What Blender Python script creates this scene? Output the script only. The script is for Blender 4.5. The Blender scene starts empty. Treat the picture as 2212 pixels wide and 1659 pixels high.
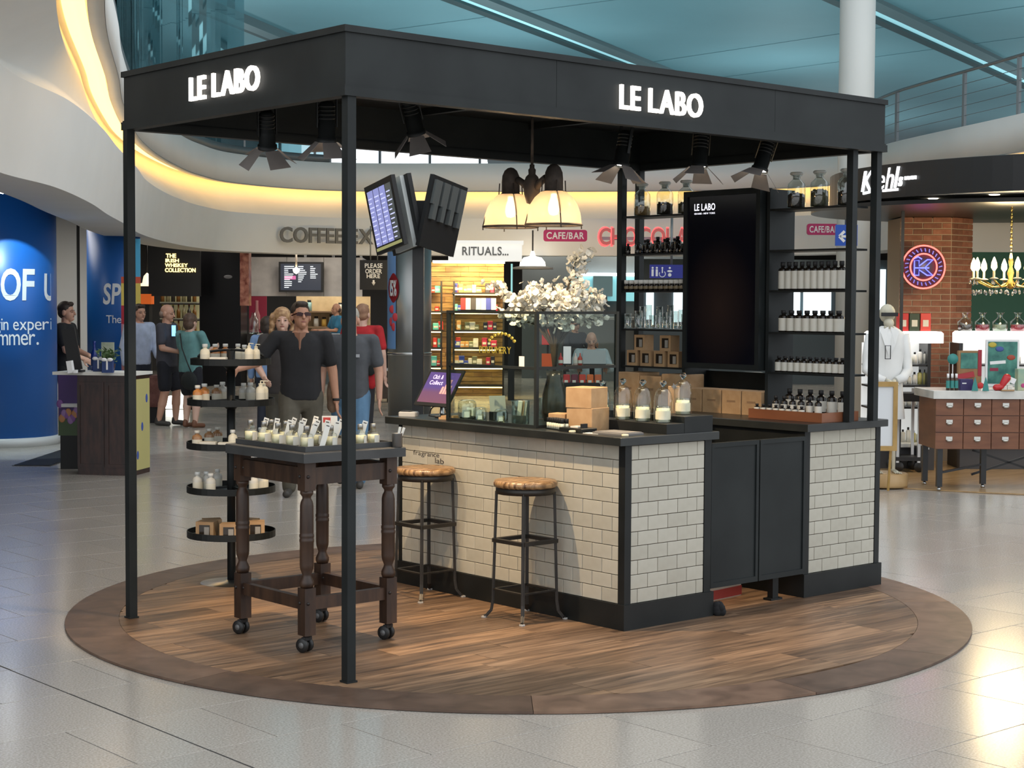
import bpy, bmesh, math, random
from mathutils import Vector, Matrix
random.seed(7)
SC = bpy.context.scene
COL = SC.collection
PI = math.pi
# ------------------------------------------------------------------ camera
CAM_LOC = Vector((-4.276, -6.070, 1.738))
YAW, PITCH, ROLL, FPX = 0.8562, -0.0488, 0.0055, 3562.4
fw = Vector((math.cos(PITCH)*math.cos(YAW), math.cos(PITCH)*math.sin(YAW), math.sin(PITCH)))
rt = fw.cross(Vector((0, 0, 1))).normalized()
up = rt.cross(fw)
rt, up = rt*math.cos(ROLL)+up*math.sin(ROLL), up*math.cos(ROLL)-rt*math.sin(ROLL)
cam_data = bpy.data.cameras.new('camera')
cam_data.sensor_width = 36.0
cam_data.lens = FPX*36.0/2212.0
cam_data.clip_end = 400
cam = bpy.data.objects.new('camera', cam_data)
COL.objects.link(cam)
cam.matrix_world = Matrix(((rt.x, up.x, -fw.x, CAM_LOC.x), (rt.y, up.y, -fw.y, CAM_LOC.y), (rt.z, up.z, -fw.z, CAM_LOC.z), (0, 0, 0, 1)))
SC.camera = cam
# ------------------------------------------------------------------ world (overcast daylight round the glazed hall)
W = bpy.data.worlds.new('daylight'); SC.world = W; W.use_nodes = True
bg = W.node_tree.nodes['Background']
bg.inputs[0].default_value = (0.90, 0.95, 1.0, 1)
bg.inputs[1].default_value = 1.62
# ------------------------------------------------------------------ view
vs = SC.view_settings
vs.view_transform = 'Standard'; vs.look = 'None'; vs.gamma = 1.0; vs.use_curve_mapping = False
vs.exposure = 0.0
SC.cycles.max_bounces = 7
SC.cycles.transparent_max_bounces = 16
SC.cycles.caustics_reflective = False; SC.cycles.caustics_refractive = False
SC.cycles.sample_clamp_indirect = 6.0

# ------------------------------------------------------------------ measuring helpers (photo pixel -> place)
def ray(px, py): return fw + rt*((px-1106)/FPX) - up*((py-829.5)/FPX)
def at(px, py, D): return CAM_LOC + ray(px, py)*D
def onz(px, py, z):
    d = ray(px, py); return CAM_LOC + d*((z-CAM_LOC.z)/d.z)
def onx(px, py, X):
    d = ray(px, py); return CAM_LOC + d*((X-CAM_LOC.x)/d.x)
def ony(px, py, Y):
    d = ray(px, py); return CAM_LOC + d*((Y-CAM_LOC.y)/d.y)
def zat(px, py, D): return at(px, py, D).z
FACE = YAW - PI/2          # rotation that turns a thing's -Y side to the photographer
# ------------------------------------------------------------------ materials
MATS = {}
def mat(name, col=(.5, .5, .5), rough=.5, metal=0.0, emit=None, estr=0.0, trans=0.0, ior=1.45, alpha=1.0, spec=None, coat=0.0):
    if name in MATS: return MATS[name]
    m = bpy.data.materials.new(name); m.use_nodes = True
    b = m.node_tree.nodes['Principled BSDF']
    b.inputs['Base Color'].default_value = (*col, 1)
    b.inputs['Roughness'].default_value = rough
    b.inputs['Metallic'].default_value = metal
    if trans: b.inputs['Transmission Weight'].default_value = trans; b.inputs['IOR'].default_value = ior
    if emit: b.inputs['Emission Color'].default_value = (*emit, 1); b.inputs['Emission Strength'].default_value = estr
    if spec is not None: b.inputs['Specular IOR Level'].default_value = spec
    if coat: b.inputs['Coat Weight'].default_value = coat; b.inputs['Coat Roughness'].default_value = .08
    m.diffuse_color = (*col, 1)
    MATS[name] = m
    return m
def nodes(m): return m.node_tree.nodes, m.node_tree.links, m.node_tree.nodes['Principled BSDF']
def ramp(n, stops):
    r = n.new('ShaderNodeValToRGB'); e = r.color_ramp.elements
    e[0].position, e[0].color = stops[0][0], (*stops[0][1], 1)
    e[1].position, e[1].color = stops[-1][0], (*stops[-1][1], 1)
    for p, c in stops[1:-1]:
        k = e.new(p); k.color = (*c, 1)
    return r
def noisy(name, c1, c2, scale=8, rough=.5, metal=0.0, detail=6, bump=0.0, lo=.35, hi=.65, stretch=None, coat=0.0):
    """two-tone noise colour with a little relief"""
    if name in MATS: return MATS[name]
    m = mat(name, c1, rough, metal, coat=coat); n, l, b = nodes(m)
    tc = n.new('ShaderNodeTexCoord'); nz = n.new('ShaderNodeTexNoise')
    nz.inputs['Scale'].default_value = scale; nz.inputs['Detail'].default_value = detail
    src = tc.outputs['Object']
    if stretch:
        mp = n.new('ShaderNodeMapping'); mp.inputs['Scale'].default_value = stretch; l.new(src, mp.inputs[0]); src = mp.outputs[0]
    l.new(src, nz.inputs['Vector'])
    r = ramp(n, [(lo, c1), (hi, c2)]); l.new(nz.outputs['Fac'], r.inputs[0]); l.new(r.outputs[0], b.inputs['Base Color'])
    if bump:
        bp = n.new('ShaderNodeBump'); bp.inputs['Strength'].default_value = bump; bp.inputs['Distance'].default_value = .01
        l.new(nz.outputs['Fac'], bp.inputs['Height']); l.new(bp.outputs[0], b.inputs['Normal'])
    return m
def glass(name, tint=(.9, 1, .97), alpha=.12, rough=.02, ior=1.45):
    """thin architectural glass: mostly see-through with a real reflection"""
    if name in MATS: return MATS[name]
    m = bpy.data.materials.new(name); m.use_nodes = True; n, l = m.node_tree.nodes, m.node_tree.links
    n.clear(); out = n.new('ShaderNodeOutputMaterial'); tr = n.new('ShaderNodeBsdfTransparent'); gl = n.new('ShaderNodeBsdfGlossy')
    tr.inputs[0].default_value = (*tint, 1); gl.inputs['Roughness'].default_value = rough
    lw = n.new('ShaderNodeFresnel'); ge = n.new('ShaderNodeNewGeometry'); mr = n.new('ShaderNodeMapRange'); mr.inputs[3].default_value = ior; mr.inputs[4].default_value = 1/ior
    l.new(ge.outputs['Backfacing'], mr.inputs[0]); l.new(mr.outputs[0], lw.inputs[0])
    ad = n.new('ShaderNodeMath'); ad.operation = 'ADD'; ad.inputs[1].default_value = alpha; ad.use_clamp = True
    l.new(lw.outputs[0], ad.inputs[0])
    mx = n.new('ShaderNodeMixShader'); l.new(ad.outputs[0], mx.inputs[0]); l.new(tr.outputs[0], mx.inputs[1]); l.new(gl.outputs[0], mx.inputs[2])
    l.new(mx.outputs[0], out.inputs[0]); MATS[name] = m
    return m
def emis(name, col, s): return mat(name, col, .5, emit=col, estr=s)

# ------------------------------------------------------------------ mesh builder
class MB:
    def __init__(s): s.v = []; s.f = []; s.sm = []
    def add(s, vs_, fs, smooth=False):
        o = len(s.v); s.v += [tuple(p) for p in vs_]; s.f += [tuple(i+o for i in q) for q in fs]; s.sm += [smooth]*len(fs); return s
    def box(s, x0, y0, z0, x1, y1, z1):
        return s.add([(x0, y0, z0), (x1, y0, z0), (x1, y1, z0), (x0, y1, z0), (x0, y0, z1), (x1, y0, z1), (x1, y1, z1), (x0, y1, z1)],
                     [(0, 3, 2, 1), (4, 5, 6, 7), (0, 1, 5, 4), (1, 2, 6, 5), (2, 3, 7, 6), (3, 0, 4, 7)])
    def cbox(s, cx, cy, cz, sx, sy, sz): return s.box(cx-sx/2, cy-sy/2, cz-sz/2, cx+sx/2, cy+sy/2, cz+sz/2)
    def bbox(s, x0, y0, z0, x1, y1, z1, b):
        """box with chamfered top and vertical edges"""
        P = [(x0+b, y0), (x1-b, y0), (x1, y0+b), (x1, y1-b), (x1-b, y1), (x0+b, y1), (x0, y1-b), (x0, y0+b)]
        Q = [(x0+2*b, y0+b), (x1-2*b, y0+b), (x1-b, y0+2*b), (x1-b, y1-2*b), (x1-2*b, y1-b), (x0+2*b, y1-b), (x0+b, y1-2*b), (x0+b, y0+2*b)]
        vs_ = [(*p, z0) for p in P]+[(*p, z1-b) for p in P]+[(*p, z1) for p in Q]
        fs = [tuple(range(7, -1, -1)), tuple(range(16, 24))]
        for k in range(8):
            j = (k+1) % 8; fs += [(k, j, j+8, k+8), (k+8, j+8, j+16, k+16)]
        return s.add(vs_, fs)
    def lathe(s, prof, n=20, c=(0, 0, 0), smooth=True, caps=True, axis='z'):
        vs_, fs = [], []
        for (r, z) in prof:
            for k in range(n):
                a = 2*PI*k/n; p = (r*math.cos(a), r*math.sin(a), z)
                if axis == 'x': p = (p[2], p[0], p[1])
                if axis == 'y': p = (p[1], p[2], p[0])
                vs_.append((c[0]+p[0], c[1]+p[1], c[2]+p[2]))
        for i in range(len(prof)-1):
            for k in range(n):
                j = (k+1) % n; fs.append((i*n+k, i*n+j, (i+1)*n+j, (i+1)*n+k))
        s.add(vs_, fs, smooth)
        if caps:
            o = len(s.v)-len(vs_)
            if prof[0][0] > 1e-5: s.f.append(tuple(o+k for k in range(n-1, -1, -1))); s.sm.append(False)
            if prof[-1][0] > 1e-5: s.f.append(tuple(o+(len(prof)-1)*n+k for k in range(n))); s.sm.append(False)
        return s
    def cyl(s, c, r, h, n=16, axis='z'): return s.lathe([(r, 0), (r, h)], n, c, True, True, axis)
    def tube(s, pts, r, n=8, closed=False, smooth=True):
        pts = [Vector(p) for p in pts]; N = len(pts); rr = r if isinstance(r, (list, tuple)) else [r]*N
        vs_, fs = [], []
        ref = None
        for i, p in enumerate(pts):
            if closed: d = pts[(i+1) % N]-pts[i-1]
            else: d = pts[min(i+1, N-1)]-pts[max(i-1, 0)]
            d = d.normalized() if d.length > 1e-9 else Vector((0, 0, 1))
            if ref is None: ref = Vector((0, 0, 1)) if abs(d.z) < .9 else Vector((1, 0, 0))
            a = (ref-d*ref.dot(d)); a = a.normalized() if a.length > 1e-6 else d.orthogonal().normalized()
            b = d.cross(a); ref = a
            for k in range(n):
                t = 2*PI*k/n; vs_.append(p+(a*math.cos(t)+b*math.sin(t))*rr[i])
        M = N if closed else N-1
        for i in range(M):
            for k in range(n):
                j = (k+1) % n; i2 = (i+1) % N; fs.append((i*n+k, i*n+j, i2*n+j, i2*n+k))
        s.add(vs_, fs, smooth)
        if not closed:
            o = len(s.v)-len(vs_)
            s.f.append(tuple(o+k for k in range(n-1, -1, -1))); s.sm.append(False)
            s.f.append(tuple(o+(N-1)*n+k for k in range(n))); s.sm.append(False)
        return s
    def bar(s, a, b, w, h, upv=(0, 0, 1)):
        a, b = Vector(a), Vector(b); d = (b-a).normalized(); U = Vector(upv)
        if abs(d.dot(U)) > .98: U = Vector((1, 0, 0))
        x = d.cross(U).normalized(); y = x.cross(d)
        vs_ = [p+x*(i*w/2)+y*(j*h/2) for p in (a, b) for (i, j) in ((-1, -1), (1, -1), (1, 1), (-1, 1))]
        return s.add(vs_, [(3, 2, 1, 0), (4, 5, 6, 7), (0, 1, 5, 4), (1, 2, 6, 5), (2, 3, 7, 6), (3, 0, 4, 7)])
    def prism(s, poly, z0, z1):
        n = len(poly)
        return s.add([(x, y, z0) for x, y in poly]+[(x, y, z1) for x, y in poly],
                     [tuple(range(n-1, -1, -1)), tuple(range(n, 2*n))]+[(k, (k+1) % n, n+(k+1) % n, n+k) for k in range(n)])
    def ell(s, c, r, n=12, m=8, mtx=None):
        vs_, fs = [], []
        c = Vector(c)
        for i in range(m+1):
            t = PI*i/m
            for k in range(n):
                a = 2*PI*k/n
                p = Vector((r[0]*math.sin(t)*math.cos(a), r[1]*math.sin(t)*math.sin(a), -r[2]*math.cos(t)))
                if mtx: p = mtx @ p
                vs_.append(c+p)
        for i in range(m):
            for k in range(n):
                j = (k+1) % n; fs.append((i*n+k, i*n+j, (i+1)*n+j, (i+1)*n+k))
        return s.add(vs_, fs, True)
    def cap(s, a, b, ra, rb, n=10):
        """tapered capsule"""
        a, b = Vector(a), Vector(b); d = b-a
        d = d.normalized() if d.length > 1e-6 else Vector((0, 0, 1))
        pts, rr = [], []
        for t in (-1, -.8, -.4): pts.append(a+d*ra*t); rr.append(max(ra*math.sqrt(max(0, 1-t*t)), .0006))
        pts.append(a); rr.append(ra); pts.append(b); rr.append(rb)
        for t in (.4, .8, 1): pts.append(b+d*rb*t); rr.append(max(rb*math.sqrt(max(0, 1-t*t)), .0006))
        return s.tube(pts, rr, n)
    def xf(s, M, i0=0):
        s.v = s.v[:i0]+[tuple(M @ Vector(p)) for p in s.v[i0:]]; return s
    def mesh(s, name, m=None):
        me = bpy.data.meshes.new(name); me.from_pydata(s.v, [], s.f)
        me.polygons.foreach_set('use_smooth', s.sm)
        if m: me.materials.append(m)
        me.update(); return me
    def build(s, name, m=None, parent=None, loc=None, rotz=None, **kw):
        return link(name, s.mesh(name, m), parent, loc, rotz, **kw)
def link(name, me, parent=None, loc=None, rotz=None, **kw):
    o = bpy.data.objects.new(name, me); COL.objects.link(o)
    if parent: o.parent = parent
    if loc is not None: o.location = loc
    if rotz is not None: o.rotation_euler = (0, 0, rotz)
    for k, v in kw.items(): o[k] = v
    return o
def thing(name, label, cat, loc=(0, 0, 0), rotz=0, group=None):
    o = bpy.data.objects.new(name, None); COL.objects.link(o); o.empty_display_size = .1
    o.location = loc; o.rotation_euler = (0, 0, rotz); o['label'] = label; o['category'] = cat
    if group: o['group'] = group
    return o
def tag(o, label, cat, group=None):
    o['label'] = label; o['category'] = cat
    if group: o['group'] = group
    return o
def struct(o): o['kind'] = 'structure'; return o
def copy_tree(o, parent=None, loc=None, rotz=None, label=None):
    c = o.copy(); COL.objects.link(c); c.parent = parent
    if loc is not None: c.location = loc
    if rotz is not None: c.rotation_euler = (0, 0, rotz)
    if label: c['label'] = label
    for ch in list(o.children): copy_tree(ch, c)
    return c
# ------------------------------------------------------------------ lettering
GL = {}
def load_glyphs(chars, key, offset):
    obs = []
    for ch in chars:
        cu = bpy.data.curves.new('glyph', 'FONT'); cu.body = ch; cu.size = 1.0; cu.extrude = .05; cu.offset = offset; cu.resolution_u = 4
        o = bpy.data.objects.new('glyph', cu); COL.objects.link(o); obs.append((ch, o))
    bpy.context.view_layer.update(); dg = bpy.context.evaluated_depsgraph_get()
    for ch, o in obs:
        e = o.evaluated_get(dg); me = e.to_mesh()
        GL[(key, ch)] = ([tuple(v.co) for v in me.vertices], [tuple(p.vertices) for p in me.polygons])
        e.to_mesh_clear()
    for ch, o in obs:
        cu = o.data; bpy.data.objects.remove(o); bpy.data.curves.remove(cu)
ALLCH = sorted(set('LELABOCOFFEEXPRESSPLEASEORDERHERETOFstginexperisummerTheSPRITUALSCAFE/BARCHOCOLATEClick&Collect15%CafeTHEIRISHWHISKEYCOLLECTIONfragrancelabKiehlsSINCE1851PERFUMERYkGRASSE-NEWYORKJoinusWin0123456789.:'))
load_glyphs(ALLCH, 'b', .022)
load_glyphs(ALLCH, 'r', 0.0)
load_glyphs(sorted(set('LEABO')), 's', .012)
def text_parts(txt, key='b', gap=.06, space=.3):
    """glyph meshes laid on one line: list of (char, verts, faces), total width, height"""
    x = 0; out = []
    for ch in txt:
        if ch == ' ': x += space; continue
        v, f = GL[(key, ch)]
        xs = [p[0] for p in v]; x0, x1 = min(xs), max(xs)
        out.append((ch, [(p[0]-x0+x, p[1], p[2]) for p in v], f)); x += (x1-x0)+gap
    w = x-gap; ys = [p[1] for q in out for p in q[1]]
    return out, w, min(ys), max(ys)
def lettering(txt, o, u, v, width, height, m, parent=None, name='lettering', depth=.01, key='b', gap=.06, space=.3, each=False, shear=0.0, **kw):
    """flat letters with real thickness; o = lower-left corner, u = reading direction, v = up"""
    o, u, v = Vector(o), Vector(u).normalized(), Vector(v).normalized(); nrm = u.cross(v)
    parts, w, y0, y1 = text_parts(txt, key, gap, space); sx = width/w; sy = height/(y1-y0); res = []; mb = MB()
    for ch, vv, ff in parts:
        if each: mb = MB()
        mb.add([o+u*((p[0]+shear*(p[1]-y0))*sx)+v*((p[1]-y0)*sy)+nrm*((p[2]+.05)*depth*10) for p in vv], ff)
        if each: res.append(mb.build(name, m, parent, **kw))
    if not each: res.append(mb.build(name, m, parent, **kw))
    return res
# ------------------------------------------------------------------ common materials
BLACK = noisy('blackened_steel', (.009, .0115, .012), (.016, .0195, .020), 3, .5)
BLACK.node_tree.nodes['Principled BSDF'].inputs['Specular IOR Level'].default_value = .28
BLACKP = noisy('black_powder_coat', (.007, .0085, .0085), (.012, .0135, .0135), 5, .45)
BLACKP.node_tree.nodes['Principled BSDF'].inputs['Specular IOR Level'].default_value = .3
DARK = mat('matt_black', (.01, .01, .011), .6)
WHITE = mat('white_paint', (.78, .77, .72), .55)
GLASSM = glass('clear_glass')
CHROME = mat('brushed_steel', (.55, .55, .54), .3, 1.0)
KRAFT = noisy('kraft_card', (.36, .22, .11), (.43, .28, .15), 14, .8)
LABELW = mat('paper_label', (.62, .60, .53), .7)
FROST = mat('frosted_bottle', (.72, .70, .62), .35, trans=.25)
AMBER = mat('amber_liquid', (.55, .22, .05), .2, trans=.5)
PERF = mat('pale_perfume', (.66, .62, .42), .3)
CLEAR = mat('bottle_glass', (.95, .97, .95), .02, trans=1.0, ior=1.3)
WAX = mat('candle_wax', (.86, .76, .52), .45, emit=(.9, .7, .4), estr=0.0)
# ================================================================== FLOOR OF THE HALL
def tile_rand(n, l):
    oi = n.new('ShaderNodeObjectInfo'); ge = n.new('ShaderNodeNewGeometry')
    a = n.new('ShaderNodeMath'); a.operation = 'ADD'; l.new(oi.outputs['Random'], a.inputs[0]); l.new(ge.outputs['Random Per Island'], a.inputs[1])
    fr = n.new('ShaderNodeMath'); fr.operation = 'FRACT'; l.new(a.outputs[0], fr.inputs[0])
    return fr.outputs[0], ge
TILE = mat('granite_floor_tile', (.45, .43, .39), .16, coat=0.0)
n, l, b = nodes(TILE)
rnd, ge = tile_rand(n, l)
nz = n.new('ShaderNodeTexNoise'); nz.inputs['Scale'].default_value = 110; nz.inputs['Detail'].default_value = 5; l.new(ge.outputs['Position'], nz.inputs['Vector'])
r1 = ramp(n, [(.3, (.30, .272, .238)), (.5, (.40, .368, .325)), (.68, (.50, .466, .415))]); l.new(nz.outputs['Fac'], r1.inputs[0])
r2 = ramp(n, [(0, (.95, .95, .95)), (1, (1.04, 1.035, 1.03))]); l.new(rnd, r2.inputs[0])
mx = n.new('ShaderNodeMix'); mx.data_type = 'RGBA'; mx.blend_type = 'MULTIPLY'; mx.inputs[0].default_value = 1
l.new(r1.outputs[0], mx.inputs[6]); l.new(r2.outputs[0], mx.inputs[7]); l.new(mx.outputs[2], b.inputs['Base Color'])
nz2 = n.new('ShaderNodeTexNoise'); nz2.inputs['Scale'].default_value = 1.3; l.new(ge.outputs['Position'], nz2.inputs['Vector'])
r3 = n.new('ShaderNodeMapRange'); r3.inputs[3].default_value = .13; r3.inputs[4].default_value = .22; l.new(nz2.outputs['Fac'], r3.inputs[0]); l.new(r3.outputs[0], b.inputs['Roughness'])
GROUT = mat('floor_joint', (.07, .065, .06), .7)
TW, TH = .62, .605
floor = struct(MB().box(-45, -45, -.25, 95, 95, -.0035).build('floor', GROUT))
cells = []
Mi = cam.matrix_world.inverted()
def topix(p):
    q = Mi @ Vector(p); return (1106+FPX*q.x/-q.z, 829.5-FPX*q.y/-q.z, -q.z) if q.z < -.5 else None
for row in range(-75, 75):
    y0 = .08+row*TH
    off = -.70 if row % 2 == 1 else -.39
    for k in range(-70, 110):
        x0 = off+k*TW; c = (x0+TW/2, y0+TH/2, 0); q = topix(c)
        inside = q is not None and -160 < q[0] < 2372 and q[1] < 1830 and q[2] < 60
        near = math.hypot(c[0]-CAM_LOC.x, c[1]-CAM_LOC.y) < 16
        if not (inside or near): continue
        if math.hypot(c[0]-1.9, c[1]-1.05) < 2.0: continue
        seen = q is not None and -20 < q[0] < 2232 and q[1] < 1680 and q[2] < 45
        cells.append((0 if seen else 1, q[2] if q else 99, x0, y0))
cells.sort()
tm = MB().bbox(.0028, .0028, -.02, TW-.0028, TH-.0028, 0, .001).mesh('tile', TILE)
rest = MB()
for i, (s_, d_, x0, y0) in enumerate(cells):
    if i < 300 and s_ == 0: link('tile', tm, floor, (x0, y0, 0))
    else: rest.box(x0+.0028, y0+.0028, -.02, x0+TW-.0028, y0+TH-.0028, 0)
o = rest.build('tiling', TILE, floor); o['kind'] = 'stuff'
# movement joint: dark strip let into the tiling
mj = MB().box(-1.0185, -12, -.018, -1.0115, 30, .0006).build('movement_joint', mat('rubber_joint', (.03, .03, .03), .7), floor)

# ================================================================== ROUND TIMBER PLATFORM
PCX, PCY, PR, PRI, PZ = 1.93, 1.02, 2.52, 2.235, .014
WOOD = mat('plank_wood', (.2, .12, .07), .42)
def wood_nodes(m, tones, axis_scale=(1.1, 14, 14)):
    n, l, b = nodes(m)
    oi = n.new('ShaderNodeObjectInfo'); tc = n.new('ShaderNodeTexCoord')
    ad = n.new('ShaderNodeVectorMath'); ad.operation = 'ADD'; l.new(tc.outputs['Object'], ad.inputs[0])
    sc = n.new('ShaderNodeVectorMath'); sc.operation = 'SCALE'; sc.inputs[0].default_value = (9, 7, 5); l.new(oi.outputs['Random'], sc.inputs['Scale']); l.new(sc.outputs[0], ad.inputs[1])
    mp = n.new('ShaderNodeMapping'); mp.inputs['Scale'].default_value = axis_scale; l.new(ad.outputs[0], mp.inputs[0])
    nz = n.new('ShaderNodeTexNoise'); nz.inputs['Scale'].default_value = 2.2; nz.inputs['Detail'].default_value = 8; nz.inputs['Distortion'].default_value = .6; l.new(mp.outputs[0], nz.inputs['Vector'])
    r = ramp(n, [(.28, tones[0]), (.5, tones[1]), (.72, tones[2])]); l.new(nz.outputs['Fac'], r.inputs[0])
    r2 = ramp(n, [(0, (.62, .6, .58)), (.5, (1, 1, 1)), (1, (1.45, 1.36, 1.2))]); l.new(oi.outputs['Random'], r2.inputs[0])
    mx = n.new('ShaderNodeMix'); mx.data_type = 'RGBA'; mx.blend_type = 'MULTIPLY'; mx.inputs[0].default_value = 1
    l.new(r.outputs[0], mx.inputs[6]); l.new(r2.outputs[0], mx.inputs[7]); l.new(mx.outputs[2], b.inputs['Base Color'])
    bp = n.new('ShaderNodeBump'); bp.inputs['Strength'].default_value = .12; bp.inputs['Distance'].default_value = .004; l.new(nz.outputs['Fac'], bp.inputs['Height']); l.new(bp.outputs[0], b.inputs['Normal'])
wood_nodes(WOOD, [(.06, .038, .025), (.165, .102, .062), (.29, .19, .12)])
RINGW = mat('ring_wood', (.12, .075, .055), .45)
wood_nodes(RINGW, [(.085, .052, .036), (.135, .083, .058), (.185, .118, .084)], (3, 3, 3))
plat = thing('platform', 'low round timber platform of mixed brown planks under the kiosk', 'platform', (PCX, PCY, 0))
MB().lathe([(PR-.012, 0), (PR-.012, .004)], 96).build('base', DARK, plat)
cuts = [0.02, .75, 1.35, 2.0, 2.75, 3.35, 4.02, 4.55, 5.0, 5.62, 6.303]
for i in range(len(cuts)-1):
    a0, a1 = cuts[i]+.0006, cuts[i+1]-.0006; N = 12
    pl = [(PR*math.cos(a0+(a1-a0)*k/N), PR*math.sin(a0+(a1-a0)*k/N)) for k in range(N+1)]+[((PRI+.0015)*math.cos(a1-(a1-a0)*k/N), (PRI+.0015)*math.sin(a1-(a1-a0)*k/N)) for k in range(N+1)]
    MB().prism(pl, .003, PZ).build('border_plank', RINGW, plat)
PWD = .192
yy = -PRI
row = 0
rp = random.Random(11)
while yy < PRI-.01:
    y1 = min(yy+PWD, PRI); xx = -2.6-rp.random()*1.0; row += 1
    while xx < 2.4:
        x1 = xx+rp.choice((.9, 1.22, 1.22, 1.6))
        L, Rr = [], []
        for k in range(9):
            y = yy+.0008+(y1-yy-.0016)*k/8; h = math.sqrt(max(0, (PRI-.001)**2-y*y))
            a, c = max(xx+.0006, -h), min(x1-.0006, h)
            if c-a > .004: L.append((a, y)); Rr.append((c, y))
        if len(L) >= 2: MB().prism(L[::-1]+Rr if False else [*Rr, *L[::-1]], .003, PZ-.0008*rp.random()).build('plank', WOOD, plat)
        xx = x1
    yy = y1
# ================================================================== HALL SHELL: bulkhead round the atrium, upper level, roof
PLASTER = noisy('white_plaster', (.79, .79, .76), (.82, .82, .79), 1.5, .6)
SOFFIT = mat('dark_soffit', (.10, .10, .10), .7)
def gp(px, D):
    p = at(px, 655, D); return (p.x, p.y)
ctrl = [(-3.5, -2.5), (-1.6, 1.4), (-.2, 4.1), (1.0, 5.95), (2.05, 7.2), (3.3, 9.05), (4.5, 11.0), (5.9, 13.2), (7.0, 15.0), (8.3, 16.9), (9.6, 18.6), (10.9, 20.1), (12.5, 21.4), (14.9, 21.7), (17.0, 20.0), (19.1, 17.75), (20.6, 15.6), (20.7, 13.2), (19.3, 11.0), (17.15, 7.2), (15.2, 4.2), (13, 1.2), (11, -2)]
def catmull(P, n_):
    out = []
    for i in range(1, len(P)-2):
        p0, p1, p2, p3 = [Vector(q) for q in P[i-1:i+3]]
        for k in range(n_):
            t = k/n_; out.append(.5*((2*p1)+(p2-p0)*t+(2*p0-5*p1+4*p2-p3)*t*t+(3*p1-p0-3*p2+p3)*t*t*t))
    out.append(Vector(P[-2])); return out
ctrlU = [(-2.2, -3.4), (-1.0, 0.4), (.75, 3.7), (1.6, 5.4), (2.42, 6.95), (3.75, 9.3), (4.65, 10.95), (5.9, 13.1), (7.0, 14.9), (8.3, 16.8), (9.6, 18.5), (10.9, 20.0), (12.5, 21.3)]+ctrl[13:]
CURVE = catmull(ctrl, 8); CURVEU = catmull(ctrlU, 8)
def normals(Cv):
    out = []
    for i in range(len(Cv)):
        d = Cv[min(i+1, len(Cv)-1)]-Cv[max(i-1, 0)]; out.append(Vector((d.y, -d.x)).normalized())   # towards the atrium
    return out
NORM, NORMU = normals(CURVE), normals(CURVEU)
def loft(prof, i0=0, i1=None, closed=False, c=0, sm=True):
    i1 = len(CURVE) if i1 is None else i1; m = MB(); vs_, fs = [], []; k_ = len(prof)
    for i in range(i0, i1):
        for q_ in prof:
            u_ = q_[2] if len(q_) > 2 else c
            p = (CURVEU[i]+NORMU[i]*q_[0]) if u_ else (CURVE[i]+NORM[i]*q_[0]); vs_.append((p.x, p.y, q_[1]))
    for i in range(i1-i0-1):
        for k in range(k_ if closed else k_-1):
            k2 = (k+1) % k_; fs.append((i*k_+k, i*k_+k2, (i+1)*k_+k2, (i+1)*k_+k))
    if closed: fs += [tuple(range(k_)), tuple((i1-i0-1)*k_+k for k in range(k_-1, -1, -1))]
    return m.add(vs_, fs, sm)
wb = struct(loft([(-.7, 3.22), (-.7, 2.74), (-.62, 2.71), (0, 2.71)]).build('wall_bulkhead', PLASTER))
loft([(0, 2.71), (.05, 2.95), (.10, 3.25), (.12, 3.45)]).build('lower_face', PLASTER, wb)
loft([(.12, 3.45, 0), (.07, 3.50, 0), (-.02, 3.60, 0), (-.34, 3.86, 1), (-.40, 4.10, 1)]).build('cove_face', PLASTER, wb)
loft([(-.42, 4.10), (-.13, 4.10), (-.13, 4.0), (0, 4.0), (.0, 4.56), (-.06, 4.575), (-.4, 4.575), (-46, 4.575)], c=1).build('upper_face', PLASTER, wb)
LED = emis('cove_led', (1.0, .60, .17), 3.6)
loft([(-.15, 4.085), (-.33, 4.085), (-.33, 4.07), (-.15, 4.07)], closed=True, c=1).build('cove_light', LED, wb)
loft([(.004, 4.0), (.004, 4.012), (-.01, 4.012)], c=1).build('shadow_bead', mat('grey_bead', (.3, .29, .27), .6), wb)
cl = struct(loft([(-.65, 3.22), (-16, 3.22)]).build('ceiling_shops', SOFFIT))
wbk = struct(loft([(-9.5, 0), (-9.5, 3.22)]).build('wall_back', mat('dark_shop_wall', (.035, .035, .037), .7)))
# glass balustrade of the upper level (curved left part) and steel railing (right part)
BALG = glass('balustrade_glass', (.42, .62, .66), .22)
RAILM = mat('rail_steel', (.23, .25, .26), .4, .6)
bl = thing('glass_balustrade', 'frameless curved glass balustrade on the upper floor edge', 'balustrade', (0, 0, 0))
iA = 10; iB = 96
iW = min(range(iA, iB), key=lambda i: abs((topix((CURVEU[i].x, CURVEU[i].y, 5)) or (9e9,))[0]-532))
for i in range(iA, iW, 16): loft([(-.05, 4.57), (-.05, 7.6), (-.054, 7.6), (-.054, 4.57)], i, min(i+16, iW)+1, True, 1, False).build('glass_pane', BALG, bl)
for i in range(iW, iB, 6):
    loft([(-.05, 4.57), (-.05, 5.6), (-.062, 5.6), (-.062, 4.57)], i, min(i+6, iB)+1, True, 1, False).build('glass_pane', BALG, bl)
    p = CURVEU[i]+NORMU[i]*-.056; MB().box(p.x-.02, p.y-.02, 4.57, p.x+.02, p.y+.02, 5.6).build('clamp_post', RAILM, bl)
loft([(-.03, 5.6), (-.03, 5.64), (-.085, 5.64), (-.085, 5.6)], iW, iB+1, True, 1).build('handrail', RAILM, bl)
loft([(-.02, 4.575), (-.02, 4.72), (-.09, 4.72), (-.09, 4.575)], iA, iB+1, True, 1).build('base_channel', mat('dark_channel', (.16, .18, .19), .5, .5), bl)
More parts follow.
